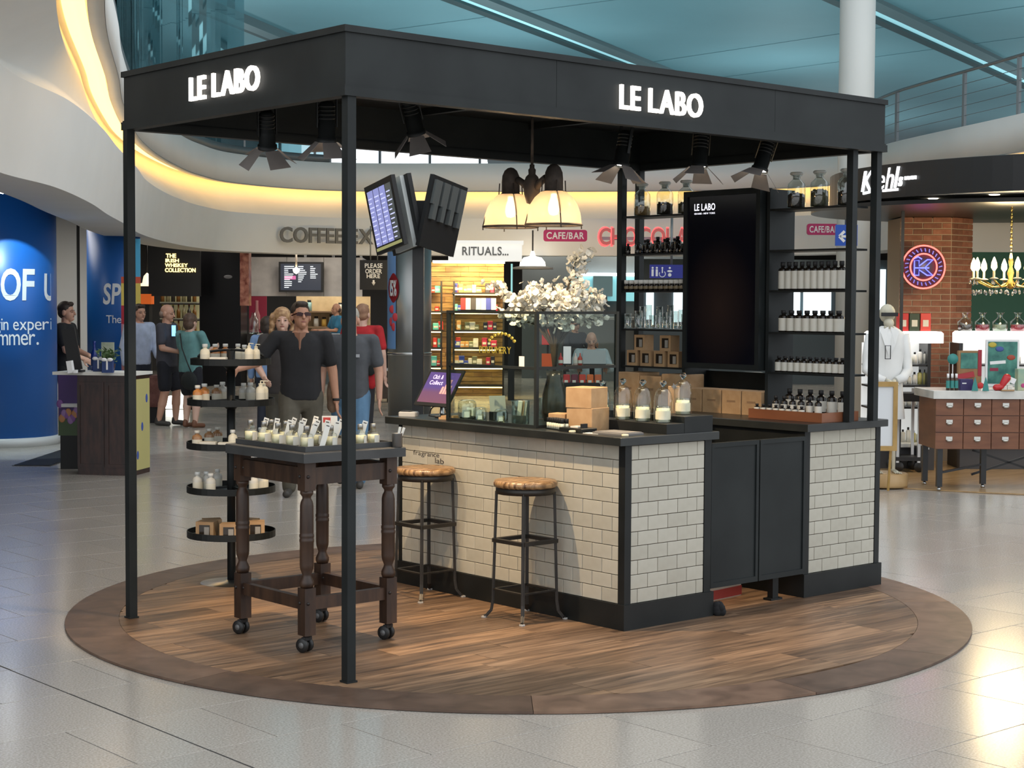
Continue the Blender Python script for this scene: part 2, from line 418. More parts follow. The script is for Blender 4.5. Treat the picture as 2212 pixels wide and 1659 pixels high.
rl_ = thing('steel_railing', 'grey steel railing with wires along the upper floor at right', 'railing', (0, 0, 0))
iC, iD = 120, len(CURVE)
loft([(-.06, 5.42), (-.06, 5.46), (-.11, 5.46), (-.11, 5.42)], iC, iD, True).build('handrail', RAILM, rl_)
for z in (4.74, 4.9, 5.07, 5.24): loft([(-.08, z), (-.08, z+.008), (-.088, z+.008), (-.088, z)], iC, iD, True).build('wire', RAILM, rl_)
best = [min(range(iC, iD), key=lambda i: abs((topix((CURVE[i].x, CURVE[i].y, 5)) or (9e9,))[0]-px)) for px in (1800, 1933, 2070, 2206, 2330)]
for i in best:
    p = CURVE[i]+NORM[i]*-.085; MB().box(p.x-.035, p.y-.02, 4.57, p.x+.035, p.y+.02, 5.42).build('rail_post', RAILM, rl_)
# roof
RZ = 10.0
ROOFM = noisy('blue_grey_roof_lining', (.20, .345, .385), (.22, .37, .41), .3, .6)
def cf(lat, D, z):
    h = Vector((math.cos(YAW), math.sin(YAW), 0)); r_ = Vector((math.sin(YAW), -math.cos(YAW), 0)); q = Vector((CAM_LOC.x, CAM_LOC.y, 0))+h*D+r_*lat; return (q.x, q.y, z)
m = MB(); q = [cf(-80, 22, 0), cf(90, 22, 0), cf(90, 82, 0), cf(-80, 82, 0)]
m.prism([(a[0], a[1]) for a in q], RZ, RZ+.6)
q = [cf(-1.5, 82, 0), cf(110, 82, 0), cf(110, 150, 0), cf(-1.5, 150, 0)]; m.prism([(a[0], a[1]) for a in q], RZ, RZ+.6)
roof = struct(m.build('ceiling_roof', ROOFM))
STRIP = mat('rooflight_strip', (.55, .86, .92), .4, emit=(.35, .72, .8), estr=.55); BEAMD = mat('dark_roof_joint', (.02, .045, .05), .6); BEAMG = mat('grey_roof_beam', (.12, .17, .18), .5)
def roof_line(pa, pb, w):
    a, b_ = onz(*pa, RZ), onz(*pb, RZ); d = (b_-a).normalized(); a2, b2 = a-d*35, b_+d*40; s_ = Vector((d.y, -d.x, 0))
    for (o0, o1, z0, mm, nm) in w:
        MB().add([a2+s_*o0+Vector((0, 0, z0)), b2+s_*o0+Vector((0, 0, z0)), b2+s_*o1+Vector((0, 0, z0)), a2+s_*o1+Vector((0, 0, z0)), a2+s_*o0+Vector((0, 0, .05)), b2+s_*o0+Vector((0, 0, .05)), b2+s_*o1+Vector((0, 0, .05)), a2+s_*o1+Vector((0, 0, .05))],
                 [(0, 1, 2, 3), (7, 6, 5, 4), (0, 4, 5, 1), (1, 5, 6, 2), (2, 6, 7, 3), (3, 7, 4, 0)]).build(nm, mm, roof)
W_ = [(-.62, -.30, -.10, BEAMD, 'roof_joint'), (-.30, .12, -.02, STRIP, 'rooflight'), (.12, .62, -.12, BEAMG, 'roof_beam')]
roof_line((1025, 0), (1408, 148), W_); roof_line((1880, 14), (2212, 168), W_); roof_line((535, 55), (625, 92), [(-.3, -.1, -.1, BEAMD, 'roof_joint'), (-.1, .25, -.02, STRIP, 'rooflight'), (.25, .7, -.25, BEAMG, 'roof_beam')])
for k, (pa, pb) in enumerate([((1500, 120), (2100, 30)), ((1500, 175), (1800, 135)), ((800, 70), (1250, 10))]):
    roof_line(pa, pb, [(-.03, .03, -.01, mat('roof_seam', (.14, .25, .28), .6), 'roof_seam')])
# far end of the hall: glazed clerestory between mullions, solid wall to the left
fe = struct(MB().prism([cf(-70, 81, 0)[:2], cf(-11.9, 81, 0)[:2], cf(-11.9, 82, 0)[:2], cf(-70, 82, 0)[:2]], 0, RZ).build('wall_far', mat('far_wall_teal', (.30, .48, .52), .6)))
win = struct(MB().prism([cf(-11.9, 81.3, 0)[:2], cf(60, 81.3, 0)[:2], cf(60, 81.5, 0)[:2], cf(-11.9, 81.5, 0)[:2]], 6.0, 6.06).build('window_clerestory', RAILM))
for k in range(30):
    x = -11.5+2.45*k; MB().prism([cf(x, 81.2, 0)[:2], cf(x+.12, 81.2, 0)[:2], cf(x+.12, 81.5, 0)[:2], cf(x, 81.5, 0)[:2]], 0, RZ).build('mullion', RAILM, win)
# big white column behind the kiosk
colw = struct(MB().lathe([(.27, 0), (.27, RZ)], 32).build('column_white', mat('column_paint', (.74, .76, .73), .5), None, (*gp(1843, 25.5), 0)))

# fill lights added on the upper deck, out of view, to brighten the roof
for k, (lat, D) in enumerate([(-16, 30), (-9, 42), (-2, 42), (8, 40), (14, 34), (17, 44), (0, 50), (9, 56), (20, 58), (-10, 58), (26, 70), (14, 74)]):
    c = cf(lat, D, 4.577); t = thing('roof_fill_light', 'added fill light on the upper deck, unseen, facing the roof', 'lamp', c, FACE, 'added roof fill lights')
    MB().box(-.5, -.2, 0, .5, .2, .12).build('housing', RAILM, t); MB().box(-.46, -.16, .12, .46, .16, .13).build('lens', emis('roof_fill_lens', (.8, .97, 1), 3), t)
    ld = bpy.data.lights.new('roof_fill_beam', 'AREA'); ld.energy = 200; ld.color = (.72, .95, 1.0); ld.size = .8; lo = bpy.data.objects.new('roof_fill_beam', ld); COL.objects.link(lo); lo.parent = t; lo.location = (0, 0, .2); lo.rotation_euler = (PI, 0, 0)
# ================================================================== CANOPY
LX, LY, ZT, ZB = 3.945, 2.06, 2.97, 2.658
cano = thing('kiosk_canopy', 'black steel kiosk canopy on square posts with lit shop name', 'canopy', (0, 0, 0))
PS = .046
for i, (x, y, z0) in enumerate([(.035, .022, PZ), (.012, 2.03, PZ), (3.915, .035, 1.041), (3.915, 2.03, 1.041)]):
    p = MB().box(x-PS/2, y-PS/2, z0, x+PS/2, y+PS/2, ZB+.01).build('post', BLACK, cano)
    if z0 < .1: MB().box(x-PS/2-.006, y-PS/2-.006, PZ, x+PS/2+.006, y+PS/2+.006, PZ+.008).build('foot_plate', BLACK, p)
T = .03
for a, b_ in ((0, 1.27), (1.272, 2.93), (2.932, LX)): MB().box(a, 0, ZB+.012, b_, T, ZT-.012).build('fascia_panel', BLACK, cano)
for a, b_ in ((0, 1.9), (1.902, LX)): MB().box(a, LY-T, ZB+.012, b_, LY, ZT-.012).build('fascia_panel', BLACK, cano)
MB().box(0, T, ZB+.012, T, LY-T, ZT-.012).build('fascia_panel', BLACK, cano)
MB().box(LX-T, T, ZB+.012, LX, LY-T, ZT-.012).build('fascia_panel', BLACK, cano)
def ringbar(z0, z1, o, i):
    m = MB(); m.box(-o, -o, z0, LX+o, i, z1); m.box(-o, LY-i, z0, LX+o, LY+o, z1); m.box(-o, i, z0, i, LY-i, z1); m.box(LX-i, i, z0, LX+o, LY-i, z1); return m
ringbar(ZT-.03, ZT, .012, .045).build('top_trim', BLACK, cano)
ringbar(ZB, ZB+.042, .012, .05).build('bottom_trim', BLACK, cano)
ringbar(ZB+.042, ZB+.05, .006, .045).build('bead', BLACK, cano)
MB().box(T, T, ZT-.06, LX-T, LY-T, ZT-.04).build('ceiling_panel', BLACKP, cano)
for x in (.9, 1.9, 2.9): MB().box(x-.02, T, ZT-.10, x+.02, LY-T, ZT-.06).build('ceiling_rail', BLACKP, cano)
SIGN = emis('lit_sign_letters', (1.0, .93, .85), 2.2)
HALO = BLACK
a, b_ = ony(1336, 236, 0), ony(1514, 186, 0)
h = ony(1350, 181, 0).z-ony(1350, 235, 0).z
lettering('LE LABO', (a.x, -.004, a.z), (1, 0, 0), (0, 0, 1), b_.x-a.x, h, SIGN, cano, 'sign_letter', .016, each=True, gap=.10, space=.34, key='s', label='backlit white sign letter')
a, b_ = onx(415, 220, 0), onx(564, 200, 0)
h = onx(560, 141, 0).z-onx(560, 196, 0).z
lettering('LE LABO', (-.004, a.y, a.z), (0, -1, 0), (0, 0, 1), a.y-b_.y, h, SIGN, cano, 'sign_letter', .016, each=True, gap=.10, space=.34, key='s', label='backlit white sign letter')

# ================================================================== TILED COUNTERS
CTILE = mat('cream_wall_tile', (.60, .58, .50), .2)
n, l, b = nodes(CTILE)
oi = n.new('ShaderNodeObjectInfo'); r = ramp(n, [(0, (.43, .41, .345)), (1, (.49, .47, .40))]); l.new(oi.outputs['Random'], r.inputs[0])
tc = n.new('ShaderNodeTexCoord'); nz = n.new('ShaderNodeTexNoise'); nz.inputs['Scale'].default_value = 9; l.new(tc.outputs['Object'], nz.inputs['Vector'])
r2 = ramp(n, [(.3, (.9, .89, .87)), (.6, (1, 1, 1))]); l.new(nz.outputs['Fac'], r2.inputs[0])
mx = n.new('ShaderNodeMix'); mx.data_type = 'RGBA'; mx.blend_type = 'MULTIPLY'; mx.inputs[0].default_value = 1
l.new(r.outputs[0], mx.inputs[6]); l.new(r2.outputs[0], mx.inputs[7]); l.new(mx.outputs[2], b.inputs['Base Color'])
TGROUT = mat('tile_grout', (.10, .075, .05), .85)
_tc = {}
def tile_wall(parent, o, u, nrm, width, z0, z1, tw=.152, th=.0765, j=.0036, thick=.008, start=0.0, topcut=True):
    """brick-bond tiles, each its own piece; o = lower left corner seen from outside, u = along the wall, nrm = outwards"""
    u = Vector(u); nrm = Vector(nrm); rows = []; z = z1; H = z1-z0
    rz = math.atan2(u.y, u.x); k = 0; z = z0
    while z < z1-.004:
        zt = min(z+th, z1); off = start if k % 2 == 0 else start-tw/2; x = off
        while x < width-.004:
            x0, x1 = max(x, 0), min(x+tw, width)
            if x1-x0 > .008:
                w_, h_ = round(x1-x0-j, 4), round(zt-z-j, 4)
                if (w_, h_) not in _tc:
                    m = MB(); m.bbox(0, 0, 0, w_, h_, thick, .0014); _tc[(w_, h_)] = m.mesh('tile', CTILE)
                t = link('tile', _tc[(w_, h_)], parent)
                p = Vector(o)+u*(x0+j/2)+Vector((0, 0, z-o[2]+j/2))
                t.matrix_local = Matrix(((u.x, 0, nrm.x, p.x), (u.y, 0, nrm.y, p.y), (u.z, 1, nrm.z, p.z), (0, 0, 0, 1)))
            x += tw
        z = zt; k += 1
SLAB = noisy('black_worktop', (.014, .016, .016), (.022, .024, .023), 4, .32)
c1 = thing('tiled_counter', 'cream metro-tiled sales counter with black plinth facing the stools', 'counter', (0, 0, 0))
X0, X1, Y0, Y1 = 1.845, 2.50, .072, 2.03
MB().box(X0, Y0, .02, X1, Y1, .995).build('body', TGROUT, c1)
tile_wall(c1, (X0, Y1, .15), (0, -1, 0), (-1, 0, 0), Y1-Y0-.035, .15, .995, start=-.03)
tile_wall(c1, (X0+.035, Y0, .15), (1, 0, 0), (0, -1, 0), X1-X0-.085, .15, .995, start=-.095)
MB().box(X0-.012, Y0-.012, .15, X0+.036, Y0+.036, .995).build('corner_trim', BLACKP, c1)
MB().box(X1-.05, Y0-.012, .15, X1+.004, Y0+.04, .995).build('end_trim', BLACKP, c1)
MB().box(X0-.012, Y1-.03, .15, X0+.02, Y1+.004, .995).build('end_trim', BLACKP, c1)
m = MB(); m.box(X0-.022, Y0-.022, PZ, X1+.022, Y1+.02, .15); m.build('plinth', BLACKP, c1)
t = tag(MB().bbox(1.775, .035, .9965, 2.54, 2.10, 1.04, .003).build('worktop', SLAB), 'thin black worktop over the tiled sales counter', 'worktop')
INK = mat('dark_print', (.05, .04, .035), .7)
a = onx(893, 985, X0-.008); b_ = onx(949, 990, X0-.008)
lettering('fragrance', (X0-.0085, a.y, a.z), (0, -1, 0), (0, 0, 1), a.y-b_.y, .038, INK, c1, 'lettering', .0006, key='r', label='dark typewriter lettering on the tiles')
a = onx(940, 999, X0-.008); b_ = onx(959, 999, X0-.008)
lettering('lab', (X0-.0085, a.y, a.z-.004), (0, -1, 0), (0, 0, 1), a.y-b_.y, .032, INK, c1, 'lettering', .0006, key='r')
c2 = thing('tiled_counter', 'narrow cream-tiled back counter end beneath the shelves', 'counter', (0, 0, 0))
A0, A1, B0, B1 = 3.375, 4.075, .11, 2.03
MB().box(A0, B0, .02, A1, B1, .995).build('body', TGROUT, c2)
tile_wall(c2, (A0+.03, B0, .15), (1, 0, 0), (0, -1, 0), A1-A0-.065, .15, .995, start=-.02)
MB().box(A0-.02, B0-.012, .15, A0+.03, B0+.04, .995).build('corner_trim', BLACKP, c2)
MB().box(A1-.035, B0-.012, .15, A1+.01, B0+.04, .995).build('end_trim', BLACKP, c2)
MB().box(A0-.012, B0+.04, .15, A0, B1, .995).build('inner_panel', BLACKP, c2)
MB().box(A0-.024, B0-.024, PZ, A1+.024, B1, .15).build('plinth', BLACKP, c2)
tag(MB().bbox(A0-.045, B0-.055, .9965, A1+.03, 2.06, 1.04, .003).build('worktop', SLAB), 'black worktop carrying the shelves and lower boxes', 'worktop')
# gate between the counters
for i, (g0, g1, lab) in enumerate([(2.525, 2.925, 'black steel gate leaf hinged to the sales counter'), (2.935, 3.345, 'black steel gate leaf hinged to the back counter')]):
    g = thing('gate_leaf', lab, 'gate', (0, 0, 0), group='pair of counter gates')
    y = .085
    MB().box(g0+.02, y, .19, g1-.02, y+.012, .955).build('panel', BLACK, g)
    m = MB(); m.box(g0, y-.008, .16, g0+.022, y+.02, .97); m.box(g1-.022, y-.008, .16, g1, y+.02, .97); m.box(g0+.022, y-.008, .16, g1-.022, y+.02, .19); m.box(g0+.022, y-.008, .945, g1-.022, y+.02, .97)
    m.build('frame', BLACK, g)
    for z in (.3, .8):
        MB().cyl((g0+.002 if i == 0 else g1-.002, y+.006, z), .009, .07, 8).build('hinge', DARK, g)
# things stowed behind the gate
st = thing('stowed_carton', 'red and white printed carton stowed low behind the gate', 'box', (3.0, .45, PZ), .1)
MB().bbox(-.22, -.08, 0, .13, .12, .2, .004).build('carton_body', mat('carton_white', (.5, .44, .36), .6), st)
MB().box(-.221, -.0815, .005, .131, -.0795, .06).build('red_print', mat('carton_red', (.35, .04, .03), .6), st)
for x, z in ((-.1, .1), (0, .13), (.07, .09)): MB().ell((x, -.0812, z), (.03, .0012, .022)).build('flower_print', mat('carton_red', (.35, .04, .03), .6), st)
stl = thing('floor_stand', 'short black stand leg behind the right gate leaf', 'stand', (3.17, .17, PZ))
MB().box(-.025, -.02, 0, .025, .02, .3).build('leg', BLACKP, stl); MB().box(-.05, -.03, 0, .05, .03, .012).build('foot', BLACKP, stl)
lump = thing('dark_object', 'small dark object on the platform at the counter plinth end', 'bag', (2.555, .03, PZ), .3)
m = MB()
for k in range(7): m.ell((random.uniform(-.02, .03), random.uniform(-.02, .06), .035+random.uniform(0, .05)), (.03, .045, .045), 8, 6)
m.xf(Matrix.Scale(.62, 4)); m.build('bag_body', mat('matt_dark_lump', (.008, .008, .009), .9), lump)  # added dark lump standing in for the chamfered plinth end, no real bag
# ================================================================== SHELF WALL
su = thing('shelf_unit', 'tall black open shelving with centre screen bay on the back counter', 'shelves', (0, 0, 0))
SX0, SX1 = 3.695, 3.905
SZ = (1.32, 1.57, 1.83, 2.08, 2.335)
for y in (.058, 2.0): MB().box(SX0-.005, y-.023, 1.041, SX0+.041, y+.023, ZB).build('upright', BLACK, su)
for y in (.685, 1.395): MB().box(SX0, y-.012, 1.041, SX1+.03, y+.012, 2.46).build('divider', BLACK, su)
for z in SZ:
    MB().box(SX0, .085, z-.012, SX1, .672, z).build('shelf', BLACKP, su)
    MB().box(SX0, 1.408, z-.012, SX1, 1.975, z).build('shelf', BLACKP, su)
MB().box(3.765, .698, 1.36, 3.785, 1.382, 2.46).build('back_panel', BLACKP, su)
MB().box(SX1, .70, 1.041, SX1+.02, 1.38, 1.30).build('lower_back_panel', BLACKP, su)
# screen
sc_ = thing('wall_screen', 'tall black portrait screen with small white logo among the shelves', 'screen', (0, 0, 0))
m = MB(); fx0, fx1 = 3.645, 3.76
m.box(fx0, .712, 1.325, fx1, .744, 2.47); m.box(fx0, 1.33, 1.325, fx1, 1.362, 2.47); m.box(fx0, .744, 1.325, fx1, 1.33, 1.36); m.box(fx0, .744, 2.435, fx1, 1.33, 2.47)
m.build('frame', BLACK, sc_)
SCRM = mat('dark_screen', (.004, .004, .007), .12)
n, l, b = nodes(SCRM)
tc = n.new('ShaderNodeTexCoord'); gr = n.new('ShaderNodeTexGradient'); gr.gradient_type = 'SPHERICAL'; mp = n.new('ShaderNodeMapping')
mp.inputs['Location'].default_value = (0, -1.05*3.2, -1.72*2.2); mp.inputs['Scale'].default_value = (0, 3.2, 2.2); l.new(tc.outputs['Object'], mp.inputs[0]); l.new(mp.outputs[0], gr.inputs[0])
r = ramp(n, [(0, (.0015, .0015, .003)), (1, (.05, .028, .018))]); l.new(gr.outputs['Fac'], r.inputs[0]); l.new(r.outputs[0], b.inputs['Emission Color']); b.inputs['Emission Strength'].default_value = .22  # soft brown glow painted in for a faint reflection on the screen
MB().box(fx0+.012, .744, 1.36, fx0+.03, 1.33, 2.435).build('display', SCRM, sc_)
LOGO = emis('screen_white', (.9, .9, 1.0), 1.1)
a, b_ = onx(1500, 456, fx0+.012), onx(1545, 450, fx0+.012)
lettering('LE LABO', (fx0+.0118, a.y, a.z), (0, -1, 0), (0, 0, 1), a.y-b_.y, .045, LOGO, sc_, 'logo', .0005, space=.36)
lettering('GRASSE - NEW YORK', (fx0+.0118, a.y, a.z-.024), (0, -1, 0), (0, 0, 1), a.y-b_.y, .011, LOGO, sc_, 'logo', .0005)

# ------------------------------------------------------------------ goods on the shelves
def new_goods(fn): return fn
DGLASS = mat('dark_brown_glass', (.012, .009, .007), .12)
def label_bottle(name, label, group, r, h, lab=(.12, .72), loc=(0, 0, 0)):
    t = thing(name, label, 'bottle', loc, 0, group)
    MB().lathe([(r*.94, 0), (r, .004), (r, h*.72), (r*.8, h*.77), (r*.42, h*.8), (r*.42, h*.84)], 14).build('glass_body', DGLASS, t)
    MB().lathe([(r*1.015, h*lab[0]), (r*1.015, h*lab[1])], 14, caps=False).build('paper_label', LABELW, t)
    MB().lathe([(r*.52, h*.84), (r*.52, h*.995), (r*.44, h)], 12).build('cap', DARK, t)
    return t
def row_of(proto, pts, labels=None):
    out = [proto]; proto.location = pts[0]
    for i, p in enumerate(pts[1:]): out.append(copy_tree(proto, None, p, random.uniform(-.2, .2)))
    if labels:
        for o_, la in zip(out, labels): o_['label'] = la
    return out
def ypos(p0, p1, py, X, n_): 
    a, b2 = onx(p0, py, X).y, onx(p1, py, X).y
    return [a+(b2-a)*i/(n_-1) for i in range(n_)]
X = 3.75
row_of(label_bottle('lotion_bottle', 'tall dark bottle with long pale label on the upper shelf', 'tall labelled bottles', .0285, .175, (.05, .68)), [(X, y, SZ[2]) for y in ypos(1691, 1818, 620, X, 10)])
row_of(label_bottle('lotion_bottle', 'medium dark bottle with pale label below the tall ones', 'medium labelled bottles', .033, .135, (.06, .64)), [(X, y, SZ[1]) for y in ypos(1693, 1812, 712, X, 8)])
row_of(label_bottle('small_bottle', 'short dark bottle with pale label in the lowest shelf row', 'short labelled bottles', .0265, .10, (.08, .62)), [(X, y, SZ[0]) for y in ypos(1683, 1820, 803, X, 11)])
# wooden tray of dropper bottles
wt = thing('wooden_tray', 'low brown wooden tray holding dropper bottles on the back counter', 'tray', (0, 0, 0))
RWOOD = noisy('red_brown_wood', (.16, .055, .025), (.24, .09, .04), 6, .4, stretch=(1, .2, 1))
m = MB(); m.box(3.50, .09, 1.041, 3.85, .66, 1.052); m.box(3.50, .09, 1.052, 3.512, .66, 1.098); m.box(3.838, .09, 1.052, 3.85, .66, 1.098); m.box(3.512, .09, 1.052, 3.838, .102, 1.098); m.box(3.512, .648, 1.052, 3.838, .66, 1.098)
m.build('tray_body', RWOOD, wt)
row_of(label_bottle('sample_bottle', 'tiny dark bottle with white label in the wooden tray', 'tiny tray bottles', .019, .075, (.3, .72)), [(3.545, .63-.05*i, 1.053) for i in range(8)])
row_of(label_bottle('dropper_bottle', 'dark dropper bottle standing in the middle of the wooden tray', 'tray dropper bottles', .022, .125, (.25, .6)), [(3.64, .56-.066*i, 1.053) for i in range(6)])
row_of(label_bottle('dropper_bottle', 'large dark dropper bottle at the back of the wooden tray', 'large tray droppers', .03, .165, (.2, .6)), [(3.76, .55-.082*i, 1.053) for i in range(6)])
# apothecary jars
def jar(label, loc, cont, fill=.5, s=1.0):
    t = thing('apothecary_jar', label, 'jar', loc, 0, 'glass jars on the top shelf')
    r = .056*s; h = .225*s
    MB().lathe([(0, .004), (r*.92, .004), (r, .012), (r, h*.60), (r*.92, h*.68), (r*.6, h*.76), (r*.42, h*.80), (r*.42, h*.88), (r*.62, h*.90), (r*.62, h*.915)], 22, caps=False).build('jar_glass', glass('jar_glass', (.86, .93, .92), .10), t)
    MB().lathe([(0, h*.80), (r*.36, h*.80), (r*.4, h*.91), (r*.7, h*.93), (r*.74, h*.97), (r*.6, h), (0, h)], 18).build('stopper', mat('ground_glass', (.72, .74, .70), .4, trans=.4), t)
    m = MB(); rr = random.Random(int(loc[1]*1000))
    m.lathe([(0, .008), (r*.93, .008), (r*.93, h*fill*.62), (r*.5, h*fill*.66), (0, h*fill*.64)], 14)
    for k in range(26):
        a = rr.uniform(0, 6.28); q = r*.72*math.sqrt(rr.random()); m.ell((q*math.cos(a), q*math.sin(a), h*fill*.63+rr.uniform(-.003, .006)), (.011*s, .008*s, .006*s), 6, 4, Matrix.Rotation(rr.uniform(0, 3), 3, 'X'))
    m.build('contents', cont, t)
C_DARK = noisy('dark_dried_pods', (.02, .012, .008), (.06, .035, .02), 60, .9, bump=.6)
C_TAN = noisy('tan_resin', (.32, .17, .06), (.5, .3, .12), 60, .8, bump=.6)
C_GREEN = noisy('dried_moss', (.07, .06, .03), (.16, .13, .07), 60, .9, bump=.6)
XJ = 3.785
for lab, px, py, c, fi in [('glass jar of dark pods on the top shelf right of the screen', 1720, 437, C_DARK, .62), ('glass jar of mossy herbs on the top shelf right of the screen', 1770, 437, C_GREEN, .72), ('glass jar of dark pods nearest the right corner post', 1829, 437, C_DARK, .6),
                            ('glass jar of pale tan resin on the top shelf by the back post', 1387, 465, C_TAN, .42), ('glass jar of dark beans in the middle of the upper left shelf', 1436, 464, C_DARK, .55), ('glass jar of moss half hidden by the top of the screen', 1482, 464, C_GREEN, .5)]:
    p = onx(px, py, XJ); jar(lab, (XJ, p.y, SZ[4]), c, fi)
# left bay
rl = random.Random(5)
for rowx in (3.72, 3.79, 3.86):
    for k in range(6):
        y = 1.945-.092*k-(.03 if rowx > 3.75 else 0)
        if rowx == 3.72: sz = (.018, .062+.012*rl.random())
        else: sz = (.025, .085+.03*rl.random())
        label_bottle('dark_vial', 'small plain dark bottle in the cluster on the second left shelf', 'dark bottles on the second left shelf', sz[0], sz[1], (.2, .21), (rowx, y, SZ[3]))
v0 = thing('capped_vial', 'dark vial with bright white cap in the left shelf row', 'bottle', (0, 0, 0), 0, 'white capped vials')
MB().lathe([(.019, 0), (.021, .003), (.021, .042), (.019, .046)], 12).build('glass_body', DGLASS, v0)
MB().lathe([(.0213, .012), (.0213, .03)], 12, caps=False).build('gold_print', mat('gold_print', (.25, .2, .12), .4), v0)
MB().lathe([(.021, .046), (.021, .07), (.019, .072)], 12).build('cap', mat('white_cap', (.85, .85, .82), .4), v0)
row_of(v0, [(3.72, 1.95-.0465*i, SZ[2]) for i in range(12)])
for k in range(11):
    row = k % 2; h = (.10, .15, .12, .09, .16, .11, .15, .12, .16, .1, .13)[k]
    t = thing('glass_cylinder', 'slim clear glass cylinder among the laboratory glass on the left shelf', 'glassware', (3.725+.09*row, 1.945-.05*k, SZ[1]), 0, 'laboratory glass on the left shelf')
    rr_ = .021 if h > .12 else .027
    MB().lathe([(0, .003), (rr_*1.1, .003), (rr_*1.1, .008), (rr_, .012), (rr_, h), (rr_*1.08, h+.003), (rr_*.92, h+.002), (rr_*.9, .014), (0, .013)], 14, caps=False).build('glass_wall', glass('lab_glass', (.93, .97, .96), .16), t)
    MB().lathe([(0, .014), (rr_*.88, .014), (rr_*.88, h*(.3+.1*(k % 3))), (0, h*(.3+.1*(k % 3)))], 12).build('liquid', mat('pale_liquid', (.8, .78, .55) , .1, trans=.8, ior=1.2) if k in (3, 9) else mat('clear_liquid', (.85, .9, .9), .1, trans=.9, ior=1.2), t)
def window_box(label, loc, rz, s=(.075, .085, .095), group='windowed candle cartons'):
    t = thing('candle_carton', label, 'box', loc, rz, group)
    w, d, h = s
    MB().box(-w/2, -d/2, 0, w/2, d/2, h).build('carton', KRAFT, t)
    MB().box(-w*.30, -d/2-.0015, h*.2, w*.30, -d/2+.003, h*.82).build('window', mat('carton_window', (.03, .022, .016), .15), t)
    MB().box(-w*.02, -d/2-.0022, h*.22, w*.26, -d/2-.0014, h*.7).build('candle_label', mat('dim_label', (.3, .28, .25), .5), t)
    return t
for k in range(4): window_box('windowed kraft candle carton in the lower carton row', (3.75, 1.885-.128*k, SZ[0]), -PI/2, (.10, .085, .105), 'lower kraft cartons on the left shelf')
for k in range(2): window_box('windowed kraft candle carton stacked on the carton row', (3.75, 1.815-.24*k, SZ[0]+.1055), -PI/2, (.10, .085, .105), 'upper kraft cartons on the left shelf')
for k in range(3):
    t = thing('shipping_carton', 'plain kraft shipping carton on the back counter under the left shelves', 'box', (3.76, 1.87-.205*k, 1.041), 0, 'cartons under the left shelves')
    MB().bbox(-.1, -.1, 0, .1, .1, .235-.02*(k % 2), .003).build('carton', KRAFT, t); MB().box(-.101, -.03, .12, -.0995, .03, .135).build('print', mat('faint_print', (.25, .15, .08), .8), t)
for k in range(4):
    t = thing('flat_carton', 'low kraft carton in the row beneath the wall screen', 'box', (3.76, 1.29-.168*k, 1.041), 0, 'cartons beneath the screen')
    MB().bbox(-.09, -.08, 0, .09, .08, .15, .003).build('carton', KRAFT, t); MB().box(-.0912, -.035, .075, -.0898, .035, .088).build('print', mat('faint_print', (.25, .15, .08), .8), t)

# ================================================================== SPOTLIGHTS WITH BARN DOORS
DOORM = noisy('barn_door_metal', (.17, .15, .14), (.23, .205, .19), 6, .5)  # black metal drawn paler, lamp light on the doors put into the colour
LENS = emis('lamp_lens', (1.0, .9, .72), 18)
def spotlight(label, loc, aim, power, ang, doors=(1, 1, 1, 1), spin=0.0):
    loc = Vector(loc); d = (Vector(aim)-loc).normalized()
    t = thing('spotlight', label, 'spotlight', loc, 0, 'canopy spotlights')
    q = d.to_track_quat('-Z', 'Y'); R = q.to_matrix().to_4x4() @ Matrix.Rotation(spin, 4, 'Z')
    MB().lathe([(0, .13), (.028, .128), (.038, .11), (.04, .02), (.043, .018), (.043, -.05), (.05, -.052), (.05, -.072)], 18, caps=False).xf(R).build('lamp_body', BLACKP, t)
    m = MB()
    for z in (.04, .06, .08, .10): m.lathe([(.0395, z), (.0425, z+.003), (.0425, z+.007), (.0395, z+.01)], 18, caps=False)
    m.xf(R).build('cooling_rib', BLACKP, t)
    MB().lathe([(0, -.062), (.042, -.062)], 18, caps=False).xf(R).build('lens', LENS, t)
    m = MB(); m.bar((-.05, 0, .0), (-.05, 0, .17), .018, .005, (1, 0, 0)); m.bar((.05, 0, 0), (.05, 0, .17), .018, .005, (1, 0, 0)); m.bar((-.05, 0, .17), (.05, 0, .17), .018, .005)
    m.xf(R).build('yoke', BLACKP, t)
    topw = R @ Vector((0, 0, .17))
    MB().tube([topw, (topw.x, topw.y, ZT-.05-loc.z)], .009, 8).build('stem', BLACKP, t)
    for k in range(4):
        if not doors[k]: continue
        a = k*PI/2; fl = 1.0 if k % 2 == 0 else .8; w0, w1 = .036, .058; L = .12
        Rk = R @ Matrix.Rotation(a, 4, 'Z') @ Matrix.Translation((0, .05, -.072)) @ Matrix.Rotation(fl, 4, 'X')
        m = MB(); m.add([(-w0, -.001, 0), (w0, -.001, 0), (w1, -.001, -L), (-w1, -.001, -L), (-w0, .001, 0), (w0, .001, 0), (w1, .001, -L), (-w1, .001, -L)], [(0, 1, 2, 3), (7, 6, 5, 4), (0, 4, 5, 1), (1, 5, 6, 2), (2, 6, 7, 3), (3, 7, 4, 0)])
        m.xf(Rk).build('barn_door', DOORM, t)
    ld = bpy.data.lights.new('spot_beam', 'SPOT'); ld.energy = power; ld.color = (1, .73, .44); ld.spot_size = ang; ld.spot_blend = .35; ld.shadow_soft_size = .02
    lo = bpy.data.objects.new('spot_beam', ld); COL.objects.link(lo); lo.parent = t; lo.matrix_local = Matrix.Translation(d*.08) @ q.to_matrix().to_4x4()
    return t
p = [onx(577, 292, .35), onx(706, 275, .40), onx(893, 262, .95), onx(1345, 332, 2.25), onx(1512, 335, 2.75), onx(1648, 345, 3.15)]
